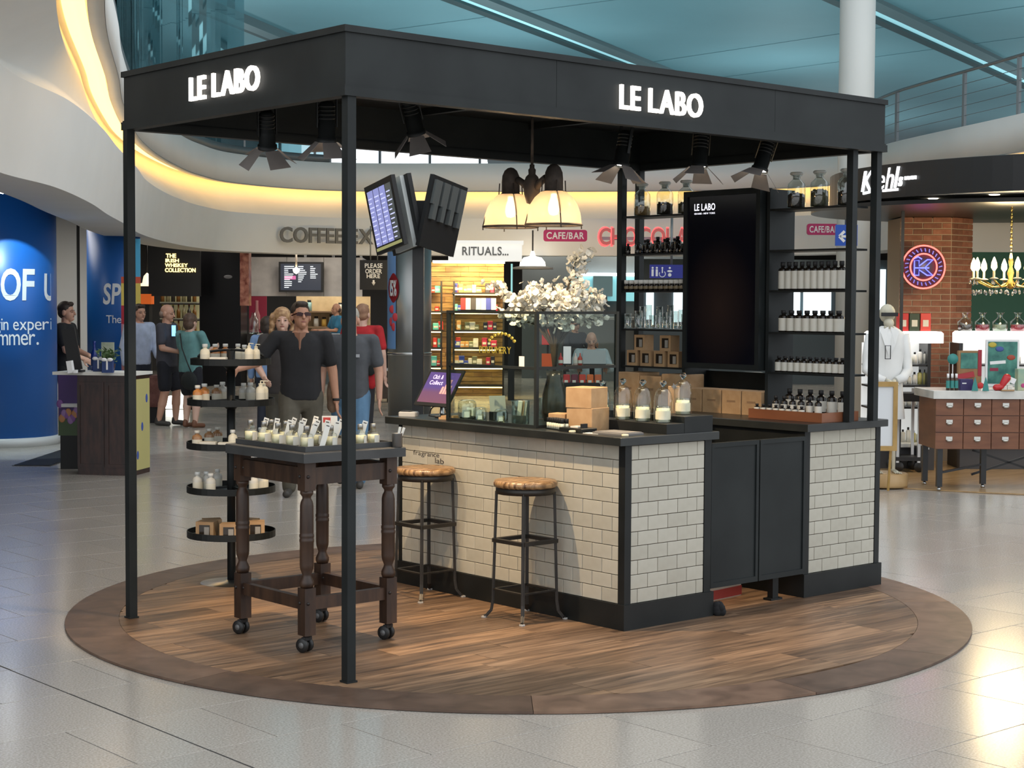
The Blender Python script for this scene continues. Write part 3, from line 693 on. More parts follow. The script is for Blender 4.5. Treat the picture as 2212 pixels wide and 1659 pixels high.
spotlight('black barn-door spotlight left of the near corner post', p[0], (.75, 1.75, 0.9), 70, 1.3, spin=.5)
spotlight('black barn-door spotlight partly hidden behind the near corner post', p[1], (.6, 1.0, .9), 80, 1.1, spin=.3)
spotlight('black barn-door spotlight just right of the near corner post', p[2], (1.95, 1.05, .35), 250, 1.5, spin=.6)
spotlight('black barn-door spotlight leaning left in front of the back post', p[3], (2.0, .6, 1.0), 40, 1.2, spin=.2)
spotlight('black barn-door spotlight hanging straight down above the logo screen', p[4], (2.55, .35, 1.0), 60, 1.1, spin=.35)
spotlight('tilted barn-door spotlight closest to the right corner post', p[5], (2.6, .45, 1.0), 50, 1.1, spin=.8)
# ================================================================== TWIN PENDANT LAMP
pl = thing('pendant_lamp', 'twin pendant lamp with ribbed glass domes and rusty iron caps', 'lamp', (2.0, 1.0, 0))
IRON = noisy('rusty_iron', (.05, .04, .034), (.11, .085, .07), 12, .7, .4)
dg = bpy.data.materials.new('ribbed_lamp_glass'); dg.use_nodes = True; n, l = dg.node_tree.nodes, dg.node_tree.links; n.clear()
out = n.new('ShaderNodeOutputMaterial'); tl = n.new('ShaderNodeBsdfTranslucent'); tl.inputs[0].default_value = (.62, .49, .37, 1); tp = n.new('ShaderNodeBsdfTransparent'); tp.inputs[0].default_value = (1, .93, .85, 1); gs = n.new('ShaderNodeBsdfGlossy'); gs.inputs['Roughness'].default_value = .15
m1 = n.new('ShaderNodeMixShader'); m1.inputs[0].default_value = .38; l.new(tl.outputs[0], m1.inputs[1]); l.new(tp.outputs[0], m1.inputs[2])
m2 = n.new('ShaderNodeMixShader'); m2.inputs[0].default_value = .08; l.new(m1.outputs[0], m2.inputs[1]); l.new(gs.outputs[0], m2.inputs[2]); l.new(m2.outputs[0], out.inputs[0])
MB().tube([(0, 0, 2.50), (0, 0, ZT-.05)], .008, 8).build('rod', IRON, pl)
MB().lathe([(0, 2.30), (.03, 2.31), (.045, 2.36), (.05, 2.42), (.035, 2.46), (.02, 2.475), (.022, 2.50), (.014, 2.51), (.014, 2.53)], 16).build('hub', IRON, pl)
for s_ in (1, -1):
    y = .185*s_; zb = 2.185
    pts = [(0, .035*s_, 2.40), (0, .08*s_, 2.43), (0, .12*s_, 2.45)]
    MB().tube(pts, [.022, .02, .02], 10).build('arm', IRON, pl)
    MB().lathe([(.058, 2.355), (.062, 2.36), (.062, 2.37), (.052, 2.375), (.052, 2.44), (.049, 2.475), (.036, 2.505), (.018, 2.52), (0, 2.524)], 18, (0, y, 0)).build('lamp_cap', IRON, pl)
    prof = [(.05, 2.375), (.074, 2.364), (.106, 2.335), (.132, 2.295), (.149, 2.245), (.156, zb)]
    m = MB(); N = 72; vs_, fs = [], []
    for (r_, z) in prof:
        for k in range(N):
            rr_ = r_*(1+(.014 if k % 2 else -.014)); a = 2*PI*k/N; vs_.append((rr_*math.cos(a), y+rr_*math.sin(a), z))
    for i in range(len(prof)-1):
        for k in range(N): fs.append((i*N+k, i*N+(k+1) % N, (i+1)*N+(k+1) % N, (i+1)*N+k))
    m.add(vs_, fs, True).build('glass_dome', dg, pl)
    MB().tube([(.16*math.cos(2*PI*k/32), y+.16*math.sin(2*PI*k/32), zb-.004) for k in range(32)], .006, 6, True).build('rim', IRON, pl)
    for k in range(4):
        a = PI/4+k*PI/2+.3
        pts = [(r_*math.cos(a), y+r_*math.sin(a), z) for r_, z in [(.066, 2.43), (.07, 2.36), (.098, 2.32), (.125, 2.28), (.15, 2.235), (.163, zb), (.163, zb-.025)]]
        MB().tube(pts, .0035, 6).build('cage_rod', IRON, pl)
    MB().lathe([(0, 2.235), (.022, 2.24), (.033, 2.27), (.026, 2.31), (.016, 2.335), (.016, 2.36)], 14, (0, y, 0)).build('bulb', emis('warm_bulb', (1, .80, .5), 6), pl)
    ld = bpy.data.lights.new('bulb_light', 'POINT'); ld.energy = 5; ld.color = (1, .74, .44); ld.shadow_soft_size = .035
    lo = bpy.data.objects.new('bulb_light', ld); COL.objects.link(lo); lo.parent = pl; lo.location = (0, y, 2.225)
# ================================================================== TABLE WITH TURNED LEGS
OAK = noisy('dark_stained_oak', (.022, .010, .0055), (.055, .026, .013), 4, .48, stretch=(5, 5, 1), bump=.1)
tb = thing('trolley_table', 'dark wooden table with turned legs on black castors near corner post', 'table', (0, 0, 0))
tx0, tx1, ty0, ty1 = .247, .745, .677, 1.27
GREYTOP = noisy('slate_grey_top', (.035, .036, .037), (.055, .056, .057), 5, .5)
MB().bbox(.185, .605, .957, .805, 1.34, 1.005, .004).build('table_top', GREYTOP, tb)
LW = .052
legp = [(-LW*.0+.0, 0)]
def leg_mesh():
    m = MB(); h = LW
    m.box(-h/2-.006, -h/2-.006, .10, h/2+.006, h/2+.006, .335)
    m.lathe([(.030, .335), (.036, .35), (.036, .365), (.024, .39), (.022, .40), (.033, .43), (.035, .45), (.035, .56), (.037, .565), (.037, .575), (.034, .58), (.037, .588), (.037, .598), (.034, .603), (.035, .61), (.034, .74), (.030, .76), (.022, .775), (.022, .785), (.033, .80), (.033, .815)], 16)
    m.box(-h/2-.006, -h/2-.006, .815, h/2+.006, h/2+.006, .955)
    return m
lm = leg_mesh().mesh('leg', OAK)
castm = MB()
castm.cyl((0, 0, .075), .018, .026, 10); castm.box(-.026, -.012, .06, .026, .012, .078)
wheelm = MB(); wheelm.lathe([(.012, -.009), (.033, -.009), (.036, -.004), (.036, .004), (.033, .009), (.012, .009)], 18, axis='x')
RUB = mat('black_rubber', (.012, .012, .012), .45)
cm, wm = castm.mesh('castor', DARK), wheelm.mesh('wheel', RUB)
hub = MB().lathe([(0, -.0105), (.015, -.0105), (.015, .0105), (0, .0105)], 12, axis='x').mesh('hub', mat('grey_hub', (.12, .12, .12), .4))
pegm = MB().ell((0, 0, 0), (.009, .009, .009), 8, 6).mesh('peg', mat('dark_peg', (.012, .007, .005), .5))
for (x, y) in ((tx0, ty0), (tx1, ty0), (tx0, ty1), (tx1, ty1)):
    lg = link('leg', lm, tb, (x, y, 0))
    c = link('castor', cm, tb, (x, y, PZ), .3)
    for s_ in (-1, 1):
        w_ = link('wheel', wm, c, (s_*.021, .012, .0365)); link('hub_cap', hub, c, (s_*.021, .012, .0365))
    for z in (.26, .885):
        link('peg', pegm, tb, (x-.013, y-.032, z)); link('peg', pegm, tb, (x-.032, y+.013, z))
for (a, b_) in (((tx0, ty0), (tx1, ty0)), ((tx0, ty1), (tx1, ty1)), ((tx0, ty0), (tx0, ty1)), ((tx1, ty0), (tx1, ty1))):
    d = Vector((b_[0]-a[0], b_[1]-a[1], 0)).normalized()*.03
    for z, hh, nm in ((.885, .085, 'apron'), (.255, .062, 'stretcher')):
        MB().bar((a[0]+d.x, a[1]+d.y, z), (b_[0]-d.x, b_[1]-d.y, z), .034, hh).build(nm, OAK, tb)
# tray on the table
ty = thing('display_tray', 'flat black display tray with raised rim on the wooden table', 'tray', (0, 0, 0))
a0, a1, b0, b1, zt = .225, .775, .655, 1.30, 1.006
m = MB(); m.box(a0, b0, zt, a1, b1, zt+.012); m.box(a0, b0, zt+.012, a0+.012, b1, zt+.026); m.box(a1-.012, b0, zt+.012, a1, b1, zt+.026); m.box(a0+.012, b0, zt+.012, a1-.012, b0+.012, zt+.026); m.box(a0+.012, b1-.012, zt+.012, a1-.012, b1, zt+.026)
m.build('tray_body', GREYTOP, ty)
TZ = zt+.0125
def perfume(label, loc, cap=True, s=1.0, group='perfume bottles on the table tray'):
    t = thing('perfume_bottle', label, 'bottle', loc, random.uniform(0, 3), group)
    MB().lathe([(0, 0), (.028, 0), (.0305, .003), (.0305, .052), (.026, .062), (.013, .068), (.013, .076)], 18).xf(Matrix.Scale(s, 4)).build('glass_body', glass('perfume_glass', (.96, .97, .93), .05), t)
    MB().lathe([(0, .004), (.0265, .004), (.0265, .048), (0, .048)], 16).xf(Matrix.Scale(s, 4)).build('perfume', PERF, t)
    m = MB(); vs_, fs = [], []
    for k in range(13):
        a = -2.2+k*.2
        for z in (.008, .046): vs_.append((.0309*math.cos(a), .0309*math.sin(a), z))
    fs = [(2*k, 2*k+2, 2*k+3, 2*k+1) for k in range(12)]
    m.add(vs_, fs, True).xf(Matrix.Scale(s, 4)).build('paper_label', LABELW, t)
    MB().lathe([(.0135, .074), (.0135, .098), (.012, .1)], 12).xf(Matrix.Scale(s, 4)).build('spray_cap', mat('grey_metal_cap', (.35, .34, .32), .35, .9), t)
    t.rotation_euler = (0, 0, YAW-PI/2+1.1+random.uniform(-.25, .25))
    return t
k = 0
for (px, py) in ((563, 941), (597, 948), (635, 953), (668, 960), (704, 965)):
    p = onz(px, py, TZ+.0); q = Vector((min(max(p.x, .29), .72), min(max(p.y, .71), 1.25), TZ))
    perfume('round perfume bottle in the front row of the table tray', (.275+.0*k, 1.235-.129*k, TZ), True, 1.12, 'front row of perfume bottles'); k += 1
for k in range(5): perfume('round perfume bottle in the back row of the table tray', (.40+.004*k, 1.235-.13*k, TZ), True, 1.08, 'back row of perfume bottles')
for k in range(3): perfume('round perfume bottle in the far right corner of the table tray', (.52+.08*k, .72, TZ), True, 1.05, 'right row of perfume bottles')
def strip(label, loc, rz, tilt, group='paper blotter strips standing in the table tray'):
    t = thing('blotter_card', label, 'paper strip', loc, rz, group)
    R = Matrix.Rotation(tilt, 4, 'Y')
    MB().box(-.013, -.0012, 0, .013, .0012, .125).xf(R).build('card', mat('white_card', (.74, .72, .66), .7), t)
    MB().box(-.008, -.0015, .112, .008, -.0011, .117).xf(R).build('print', INK, t)
rs = random.Random(3)
for k in range(16):
    strip('white blotter card leaning between the perfume bottles on the table', (.335+.13*(k % 3)+rs.uniform(-.01, .01), 1.23-.036*k+rs.uniform(-.01, .01), TZ), FACE+rs.uniform(-.3, .3), rs.uniform(.12, .4))
tk = thing('picture_card', 'white card with red picture behind the perfume bottles', 'card', (.62, 1.02, TZ), FACE)
MB().box(-.04, -.001, .05, .04, .001, .13).build('card', mat('white_card', (.74, .72, .66), .7), tk); MB().box(-.034, -.0016, .095, .005, -.001, .122).build('picture', mat('red_print', (.5, .05, .04), .6), tk); MB().bar((0, .002, 0), (0, .002, .06), .012, .002, (0, 1, 0)).build('prop', CHROME, tk)
cup = thing('blotter_cup', 'dented metal cup of paper strips on the table corner', 'cup', (.765, .63, 1.006))
MB().lathe([(0, 0), (.024, 0), (.0255, .002), (.027, .068), (.028, .07), (.026, .069), (.0245, .004), (0, .004)], 18, caps=False).build('cup_body', mat('grey_tin', (.2, .2, .2), .35, .8), cup)
for k in range(4): MB().box(-.004, -.0006, .005, .004, .0006, .105).xf(Matrix.Translation((.006*k-.01, .004*(k % 2), 0)) @ Matrix.Rotation(.25+.06*k, 4, 'Y')).build('paper_strip', mat('white_card', (.74, .72, .66), .7), cup)
# ================================================================== STOOLS
SEAT = noisy('worn_timber_seat', (.07, .032, .012), (.44, .27, .13), 15, .25, stretch=(1, 5, 1), bump=.5, lo=.3, hi=.7)
GUN = noisy('gunmetal', (.03, .027, .024), (.05, .045, .04), 6, .45, .6)
def stool(label, cx, cy):
    t = thing('bar_stool', label, 'stool', (cx, cy, PZ), 0, 'bar stools at the counter')
    MB().lathe([(0, .725), (.165, .725), (.175, .733), (.176, .748), (.168, .762), (.12, .766), (0, .762)], 32).build('seat', SEAT, t)
    MB().lathe([(.15, .69), (.163, .69), (.163, .725), (.15, .725)], 28, caps=False).build('seat_ring', GUN, t)
    h = .118
    for i, (sx, sy) in enumerate(((-1, -1), (1, -1), (1, 1), (-1, 1))):
        pts = [(sx*.112, sy*.112, .70), (sx*.118, sy*.118, .40), (sx*.124, sy*.124, .10), (sx*.13, sy*.13, .045), (sx*.15, sy*.15, .012), (sx*.158, sy*.158, .006)]
        m = MB()
        for q in range(len(pts)-1): m.bar(pts[q], pts[q+1], .020, .005, (sx*1.0, sy*1.0, .001)); m.bar(pts[q], pts[q+1], .005, .016, (sx*1.0, sy*1.0, .001))
        lg = m.build('leg', GUN, t)
        MB().cbox(sx*.158, sy*.158, .005, .022, .022, .009).build('foot_pad', mat('worn_steel_foot', (.5, .48, .45), .5), lg)
    for z in (.43, .16):
        hh = .121
        for (a, b_) in (((-hh, -hh), (hh, -hh)), ((hh, -hh), (hh, hh)), ((hh, hh), (-hh, hh)), ((-hh, hh), (-hh, -hh))):
            MB().bar((*a, z), (*b_, z), .028 if z > .3 else .018, .020 if z > .3 else .008).build('foot_rail', GUN, t)
    return t
stool('metal bar stool with worn timber seat in front of the counter lettering', 1.655, 1.535)
stool('metal bar stool with worn timber seat nearer the counter corner', 1.66, .655)
# ================================================================== ROUND TIERED STAND
SBX, SBY = 1.036, 2.68
sd = thing('tiered_stand', 'black round five-tier display stand on a central pole', 'display stand', (SBX, SBY, 0))
MB().lathe([(0, .001), (.225, .001), (.23, .006), (.225, .012), (.05, .02), (.03, .03)], 32).build('base', CHROME, sd)
MB().cyl((0, 0, .02), .026, 1.42, 16).build('pole', BLACKP, sd)
TIERS = [(.30, .27), (.575, .27), (.845, .27), (1.11, .265), (1.355, .245)]
for z, r_ in TIERS:
    tr = MB().lathe([(0, z), (r_, z), (r_, z+.04), (r_-.005, z+.04), (r_-.005, z+.005), (0, z+.005)], 40, smooth=False, caps=False).build('tray', BLACKP, sd)
    MB().lathe([(.026, z-.03), (.045, z-.012), (.045, z), (.026, z)], 16).build('collar', BLACKP, tr)
    m = MB()
    for k in range(3): m.bar((0, 0, z+.03), ((r_-.01)*math.cos(2.1*k+.5), (r_-.01)*math.sin(2.1*k+.5), z+.014), .02, .012)
    m.build('rib', BLACKP, tr)
m = MB()
for s_ in (1, -1):
    m.tube([rt*(s_*.2*math.sin(k*PI/16)) + Vector((0, 0, 1.40+.045*math.cos(k*PI/16))) for k in range(9)], .008, 8)
m.build('top_arch', BLACKP, sd)
def flask(name, label, loc, body, r, h, cap=None, pump=False, group=None):
    t = thing(name, label, 'bottle', loc, 0, group)
    MB().lathe([(0, 0), (r*.95, 0), (r, .004), (r, h*.62), (r*.85, h*.72), (r*.42, h*.78), (r*.42, h*.84)], 16).build('bottle_body', body, t)
    MB().lathe([(r*1.012, h*.16), (r*1.012, h*.5)], 16, caps=False).build('paper_label', mat('cream_label', (.70, .66, .54), .6), t)
    if pump:
        MB().lathe([(r*.45, h*.84), (r*.45, h*.9), (r*.14, h*.91), (r*.14, h*1.0)], 12).build('pump_collar', cap, t)
        MB().bar((0, 0, h*1.01), (r*1.1, 0, h*.99), r*.35, h*.04).build('pump_spout', cap, t)
    else: MB().lathe([(r*.55, h*.84), (r*.55, h*.98), (r*.5, h)], 12).build('cap', cap, t)
    return t
CRM = mat('cream_lotion', (.78, .72, .56), .3); CAPW = mat('milky_cap', (.74, .74, .70), .35); AMB = mat('amber_gel', (.50, .20, .055), .15); GELC = mat('clear_gel', (.62, .60, .54), .15); BRN = mat('brown_soap', (.32, .17, .08), .2)
def ontier(i, px, rad): 
    """point on tier i at image column px, `rad` from the pole on the near (+) or far (-) side"""
    z = TIERS[i][0]+.0055; a = None
    for k in range(720):
        th = YAW+PI + (k/720-.5)*PI*(1 if rad > 0 else 1) + (0 if rad > 0 else PI)
        p = Vector((SBX+abs(rad)*math.cos(th), SBY+abs(rad)*math.sin(th), z)); q = topix(p)
        if a is None or abs(q[0]-px) < a[0]: a = (abs(q[0]-px), p)
    return a[1]
def put(i, px, rad, kind, s=1.0):
    p = ontier(i, px, rad); names = ('bottom', 'second', 'middle', 'fourth', 'top')
    g = f'goods on the {names[i]} tier'
    W_ = {0: 'bottom', 1: 'second lowest', 2: 'middle', 3: 'second highest', 4: 'top'}[i]
    if kind == 'cream': flask('lotion_bottle', f'cream coloured lotion bottle on the {W_} tier of the stand', p, CRM, .031*s, .13*s, CAPW, group='cream bottles, '+g)
    if kind == 'pump': flask('pump_bottle', f'cream pump bottle on the {W_} tier of the stand', p, CRM, .031*s, .15*s, CRM, True, group='pump bottles, '+g)
    if kind == 'amber': flask('gel_bottle', f'amber gel bottle on the {W_} tier of the stand', p, AMB, .033*s, .13*s, CAPW, group='amber bottles, '+g)
    if kind == 'clear': flask('gel_bottle', f'translucent grey gel bottle on the {W_} tier of the stand', p, GELC, .032*s, .13*s, CAPW, group='grey bottles, '+g)
    if kind == 'brown': flask('soap_bottle', f'brown soap bottle on the {W_} tier of the stand', p, BRN, .034*s, .12*s, GELC, group='brown bottles, '+g)
    if kind == 'box': 
        t = thing('soap_box', f'low cream carton on the {W_} tier of the stand', 'box', p, FACE, 'cartons, '+g); MB().bbox(-.05, -.03, 0, .05, .03, .045, .002).build('carton', mat('cream_carton', (.72, .68, .58), .6), t)
        MB().box(-.02, -.0308, .02, .02, -.0298, .026).build('print', INK, t)
for px, rad, kd, s_ in [(443, .2, 'cream', .95), (465, -.17, 'amber', .9), (487, -.18, 'amber', .9), (514, -.19, 'cream', .9), (528, -.2, 'cream', .85), (538, .19, 'pump', .85), (553, .17, 'pump', .8), (472, .2, 'box', .9)]: put(4, px, rad, kd, s_)
for px, rad, kd, s_ in [(427, .215, 'amber', .9), (441, .16, 'amber', .95), (468, -.18, 'brown', .9), (481, -.21, 'clear', .95), (526, -.2, 'clear', .9), (541, -.17, 'clear', .95), (563, .2, 'pump', .95), (579, .2, 'pump', .93)]: put(3, px, rad, kd, s_)
for px, rad, kd, s_ in [(426, .22, 'brown', .9), (452, -.15, 'brown', .9), (470, -.2, 'brown', .9), (450, .2, 'box', 1), (490, .21, 'box', .9), (503, .17, 'cream', .9), (545, -.2, 'clear', .9), (565, -.18, 'clear', .9)]: put(2, px, rad, kd, s_)
for px, rad, kd, s_ in [(427, .21, 'clear', .95), (438, .15, 'clear', .92), (455, .2, 'clear', .95), (470, -.18, 'clear', .9), (548, .18, 'clear', .9), (565, -.18, 'clear', .92), (580, -.2, 'cream', .85)]: put(1, px, rad, kd, s_)
for k, (px, rad, rz) in enumerate([(447, .17, -.1), (497, .20, 0), (552, .18, .15), (430, -.12, .3), (575, -.1, -.4)]):
    p = ontier(0, px, rad); window_box('kraft window carton on the bottom tier of the stand', p, FACE+rz, (.11, .10, .10), 'kraft cartons on the bottom tier')
# ================================================================== GLASS SCREEN ON THE SALES COUNTER
CZ = 1.0405
gs_ = thing('glass_screen', 'black framed glass display screen standing on the sales counter', 'display case', (0, 0, 0))
gx, gy, gxe, gye, gz0, gzm, gz1 = 1.865, .80, 2.49, 1.585, CZ, 1.375, 1.695
B_ = .02
for (x, y) in ((gx, gy), (gx, gye), (gxe, gy)): MB().box(x-B_/2, y-B_/2, gz0, x+B_/2, y+B_/2, gz1).build('frame_post', BLACK, gs_)
for z in (gz0+.008, gzm, gz1-.008):
    MB().box(gx-.008, gy+.01, z-.008, gx+.008, gye-.01, z+.008).build('frame_rail', BLACK, gs_)
    MB().box(gx+.01, gy-.008, z-.008, gxe-.01, gy+.008, z+.008).build('frame_rail', BLACK, gs_)
PANE = glass('counter_glass', (.88, .94, .91), .0, ior=1.28)
for z0, z1 in ((gz0+.016, gzm-.008), (gzm+.008, gz1-.016)):
    MB().box(gx-.002, gy+.01, z0, gx+.002, gye-.01, z1).build('pane', PANE, gs_)
    MB().box(gx+.01, gy-.002, z0, gxe-.01, gy+.002, z1).build('pane', PANE, gs_)
GOLD = mat('gold_lettering', (.42, .34, .06), .4, .5)
a, b_ = onx(1036, 762, gx), onx(1105, 762, gx)
lettering('PERFUMERY', (gx-.003, a.y, a.z), (0, -1, 0), (0, 0, 1), a.y-b_.y, .04, GOLD, gs_, 'gold_lettering', .0006)
m = MB(); cy_, cz_ = (a.y+b_.y)/2-.06, a.z+.085
for k in range(9):
    an = -1.0+k*.25; m.ell((gx-.004, cy_+.13*math.sin(an), cz_-.06+.09*math.cos(an)), (.001, .018, .010), 6, 4)
m.build('gold_leaf_spray', GOLD, gs_)
MB().box(gx-.004, gy+.10, gz0+.34, gx-.0025, gy+.145, gz0+.40).build('notice', mat('white_card', (.74, .72, .66), .7), gs_)
# glassware behind the screen
def beaker(label, loc, r_, h_, liquid=None, upside=False, strips=0):
    t = thing('glass_beaker', label, 'glassware', loc, 0, 'glassware behind the counter screen')
    if upside: MB().lathe([(r_, 0), (r_, h_*.72), (r_*.9, h_*.9), (r_*.6, h_*.99), (0, h_)], 20, caps=False).build('glass_dome', glass('lab_glass', (.93, .97, .96), .16), t); MB().lathe([(0, .001), (r_*.5, .001), (r_*.5, h_*.5), (0, h_*.5)], 12).build('bottle_inside', mat('pale_liquid', (.8, .78, .55), .1, trans=.8, ior=1.2), t); MB().box(-r_*.3, -r_*.56, h_*.15, r_*.3, -r_*.53, h_*.42).xf(Matrix.Rotation(FACE, 4, 'Z')).build('tag', mat('white_card', (.74, .72, .66), .7), t)
    else:
        MB().lathe([(0, .002), (r_*.96, .002), (r_, .006), (r_, h_), (r_*1.06, h_+.004), (r_*.96, h_), (r_*.95, .008), (0, .007)], 20, caps=False).build('glass_wall', glass('lab_glass', (.93, .97, .96), .16), t)
        if liquid: MB().lathe([(0, .009), (r_*.93, .009), (r_*.93, h_*.4), (0, h_*.4)], 16).build('liquid', liquid, t)
    for k in range(strips): MB().box(-.012, -.0008, .012, .012, .0008, h_*1.05).xf(Matrix.Translation((r_*(-.4+.35*k), 0, 0)) @ Matrix.Rotation(.15, 4, 'Y') @ Matrix.Rotation(FACE, 4, 'Z')).build('paper_strip', KRAFT if k % 2 else mat('white_card', (.74, .72, .66), .7), t)
for lab, px, py, r_, h_, ups, st_ in [('tall clear glass dome at the left end of the counter screen', 1009, 905, .055, .125, True, 0), ('small glass dome in the middle behind the counter screen', 1037, 908, .042, .085, True, 0),
        ('small glass dome right of centre behind the counter screen', 1082, 912, .042, .085, True, 0), ('glass beaker of paper strips near the screen corner post', 1124, 914, .052, .135, False, 3), ('glass beaker just right of the screen corner post', 1180, 905, .05, .125, False, 1)]:
    p = onz(px, py, CZ); x = max(p.x, 1.96) if px < 1150 else p.x
    if px < 1150: q = onx(px, py, 1.96); p = Vector((1.96, q.y, CZ))
    beaker(lab, (p.x, p.y, CZ), r_, h_, mat('clear_liquid', (.85, .9, .9), .1, trans=.9, ior=1.2), ups, st_)
tr_ = thing('paper_tray', 'small tray of white paper strips behind the glass screen', 'tray', (2.0, 1.52, CZ), .2)
MB().box(-.06, -.05, 0, .06, .05, .02).build('tray_body', BLACKP, tr_)
for k in range(6): MB().box(-.035+.013*k, -.03, .02, -.027+.013*k, .03, .07).xf(Matrix.Rotation(.2, 4, 'Y')).build('paper_strip', mat('white_card', (.74, .72, .66), .7), tr_)
sg = thing('price_card', 'slanted grey price card behind the left glass pane', 'card', (2.12, 1.42, CZ), FACE+.3)
MB().box(-.05, -.001, .05, .05, .001, .15).xf(Matrix.Rotation(-.3, 4, 'X')).build('card', mat('grey_card', (.3, .31, .30), .6), sg); MB().box(-.05, -.02, 0, .05, .04, .05).build('block', BLACKP, sg)
# tablet on stand
tq = thing('tablet', 'tilted tablet showing a purple advert at the far end of the counter', 'tablet', (1.93, 1.80, CZ), 0)
Rt = Matrix.Translation((-.035, 0, .075)) @ Matrix.Rotation(math.radians(32), 4, 'Y')
wy, hz = .165, .255
MB().box(0, -wy, 0, .012, wy, hz).xf(Rt).build('case', DARK, tq)
TSC = mat('advert_screen', (.02, .01, .03), .25)
n, l, b = nodes(TSC); tc = n.new('ShaderNodeTexCoord'); sx = n.new('ShaderNodeSeparateXYZ'); l.new(tc.outputs['Object'], sx.inputs[0])
mr = n.new('ShaderNodeMapRange'); mr.inputs[1].default_value = .08; mr.inputs[2].default_value = .29; l.new(sx.outputs[2], mr.inputs[0])
r = ramp(n, [(0, (.16, .055, .07)), (.35, (.13, .05, .09)), (.5, (.075, .045, .17)), (1, (.07, .04, .16))]); l.new(mr.outputs[0], r.inputs[0]); l.new(r.outputs[0], b.inputs['Emission Color']); b.inputs['Emission Strength'].default_value = 1.6
MB().box(-.0008, -wy+.018, .022, .0002, wy-.018, hz-.022).xf(Rt).build('display', TSC, tq)
TXT = emis('advert_text', (.55, .5, .75), .7); PNK = emis('advert_figures', (.6, .3, .3), .5)
R3 = Rt.to_3x3()
def tl(txt, y, z, w_, h_, m_): 
    o_ = Rt @ Vector((-.0012, y, z)); lettering(txt, o_, R3 @ Vector((0, -1, 0)), R3 @ Vector((0, 0, 1)), w_, h_, m_, tq, 'advert_text', .0003)
tl('Click &', .10, .185, .10, .03, TXT); tl('Collect', .11, .145, .13, .03, TXT)
m = MB()
for k, (y, h_) in enumerate(((-.04, .05), (-.065, .075), (-.09, .10), (-.11, .06))): m.box(-.0014, y-.010, .085, -.0009, y+.010, .085+h_)
m.xf(Rt).build('advert_bottles', PNK, tq)
MB().lathe([(.05, .001), (.05, .008), (.02, .012), (.014, .03), (.014, .12)], 16, (.06, 0, 0)).build('stand', CHROME, tq)
MB().tube([(.05, .02, .10), (.02, .06, .05), (-.02, .03, .012), (.0, -.05, .006), (.03, -.08, .03), (.05, -.03, .08)], .004, 6).build('cable', DARK, tq)
cr = thing('card_reader', 'silver and black card reader beside the tablet', 'card reader', (1.90, 2.02, CZ), FACE-.3)
MB().bbox(-.055, -.04, 0, .055, .04, .028, .006).build('body', mat('silver_plastic', (.4, .4, .4), .35), cr); MB().box(-.045, -.03, .028, .02, .03, .034).build('keypad', DARK, cr)
pc = thing('paper_bag_stack', 'small folded kraft paper under the tablet', 'paper', (1.93, 1.66, CZ), .4); MB().box(-.04, -.05, 0, .04, .05, .012).build('sheet', KRAFT, pc); MB().box(-.03, -.045, .012, .035, .04, .022).build('folded_sheet', KRAFT, pc)
# cartons right of the screen
bx = thing('gift_box', 'large kraft gift box on top of the pair beside the candles', 'box', (2.03, .565, CZ+.125), .25)
MB().bbox(-.085, -.085, 0, .085, .085, .112, .003).build('box_body', KRAFT, bx)
bx = thing('gift_box', 'large kraft gift box at the bottom of the pair beside the candles', 'box', (2.035, .56, CZ), .22)
MB().bbox(-.086, -.086, 0, .086, .086, .1245, .003).build('box_body', KRAFT, bx)
bx = thing('gift_box', 'low kraft gift box behind the vial rack', 'box', (1.98, .72, CZ), .3); MB().bbox(-.05, -.055, 0, .05, .055, .085, .003).build('box_body', KRAFT, bx)
p = onz(1211, 912, CZ)
vr = thing('vial_rack', 'low rack of pale sample vials with black caps on the counter', 'sample rack', (1.90, .66, CZ), -.25)
MB().box(-.03, -.09, 0, .03, .09, .006).build('rack_base', BLACKP, vr)
vm = MB().lathe([(0, 0), (.0125, 0), (.0125, .03), (.009, .033)], 10).mesh('vial', mat('vial_cream', (.75, .72, .55), .25)); vc = MB().lathe([(.0115, .032), (.0115, .056), (.0105, .058)], 10).mesh('vial_cap', DARK)
for i in range(2):
    for k in range(7): link('vial', vm, vr, (-.014+.028*i, -.078+.026*k, .006)); link('vial_cap', vc, vr, (-.014+.028*i, -.078+.026*k, .006))
bt = thing('black_tray', 'small flat black tray with a tester on the counter', 'tray', (1.895, .49, CZ), 0); MB().bbox(-.06, -.09, 0, .06, .09, .022, .003).build('tray_body', BLACKP, bt); MB().box(-.03, -.03, .022, .02, .03, .03).build('tester', LABELW, bt); MB().box(-.02, -.055, .022, .02, -.04, .045).build('tester_cap', DARK, bt)
mn = thing('menu_board', 'flat grey menu folder lying at the counter corner', 'folder', (1.93, .215, CZ), .05); MB().bbox(-.085, -.11, 0, .085, .11, .012, .002).build('cover', mat('grey_folder', (.13, .125, .12), .5), mn); MB().box(-.075, -.105, .012, .075, .1, .016).build('sheet', mat('grey_folder2', (.17, .165, .16), .5), mn)
pp = thing('leaflet', 'thin pale leaflet beside the grey menu folder', 'leaflet', (1.86, .33, CZ), .2); MB().box(-.03, -.05, 0, .03, .05, .003).build('sheet', LABELW, pp)
for k, (x, y) in enumerate(((1.815, .45), (1.86, .09))):
    t = thing('tea_light', ('tiny pale tea light at the counter edge below the vial rack', 'tiny pale tea light by the counter corner')[k], 'candle', (x, y, CZ)); MB().lathe([(0, 0), (.019, 0), (.019, .01), (.015, .012), (0, .011)], 14).build('tin', mat('tea_light', (.7, .6, .4), .4), t)
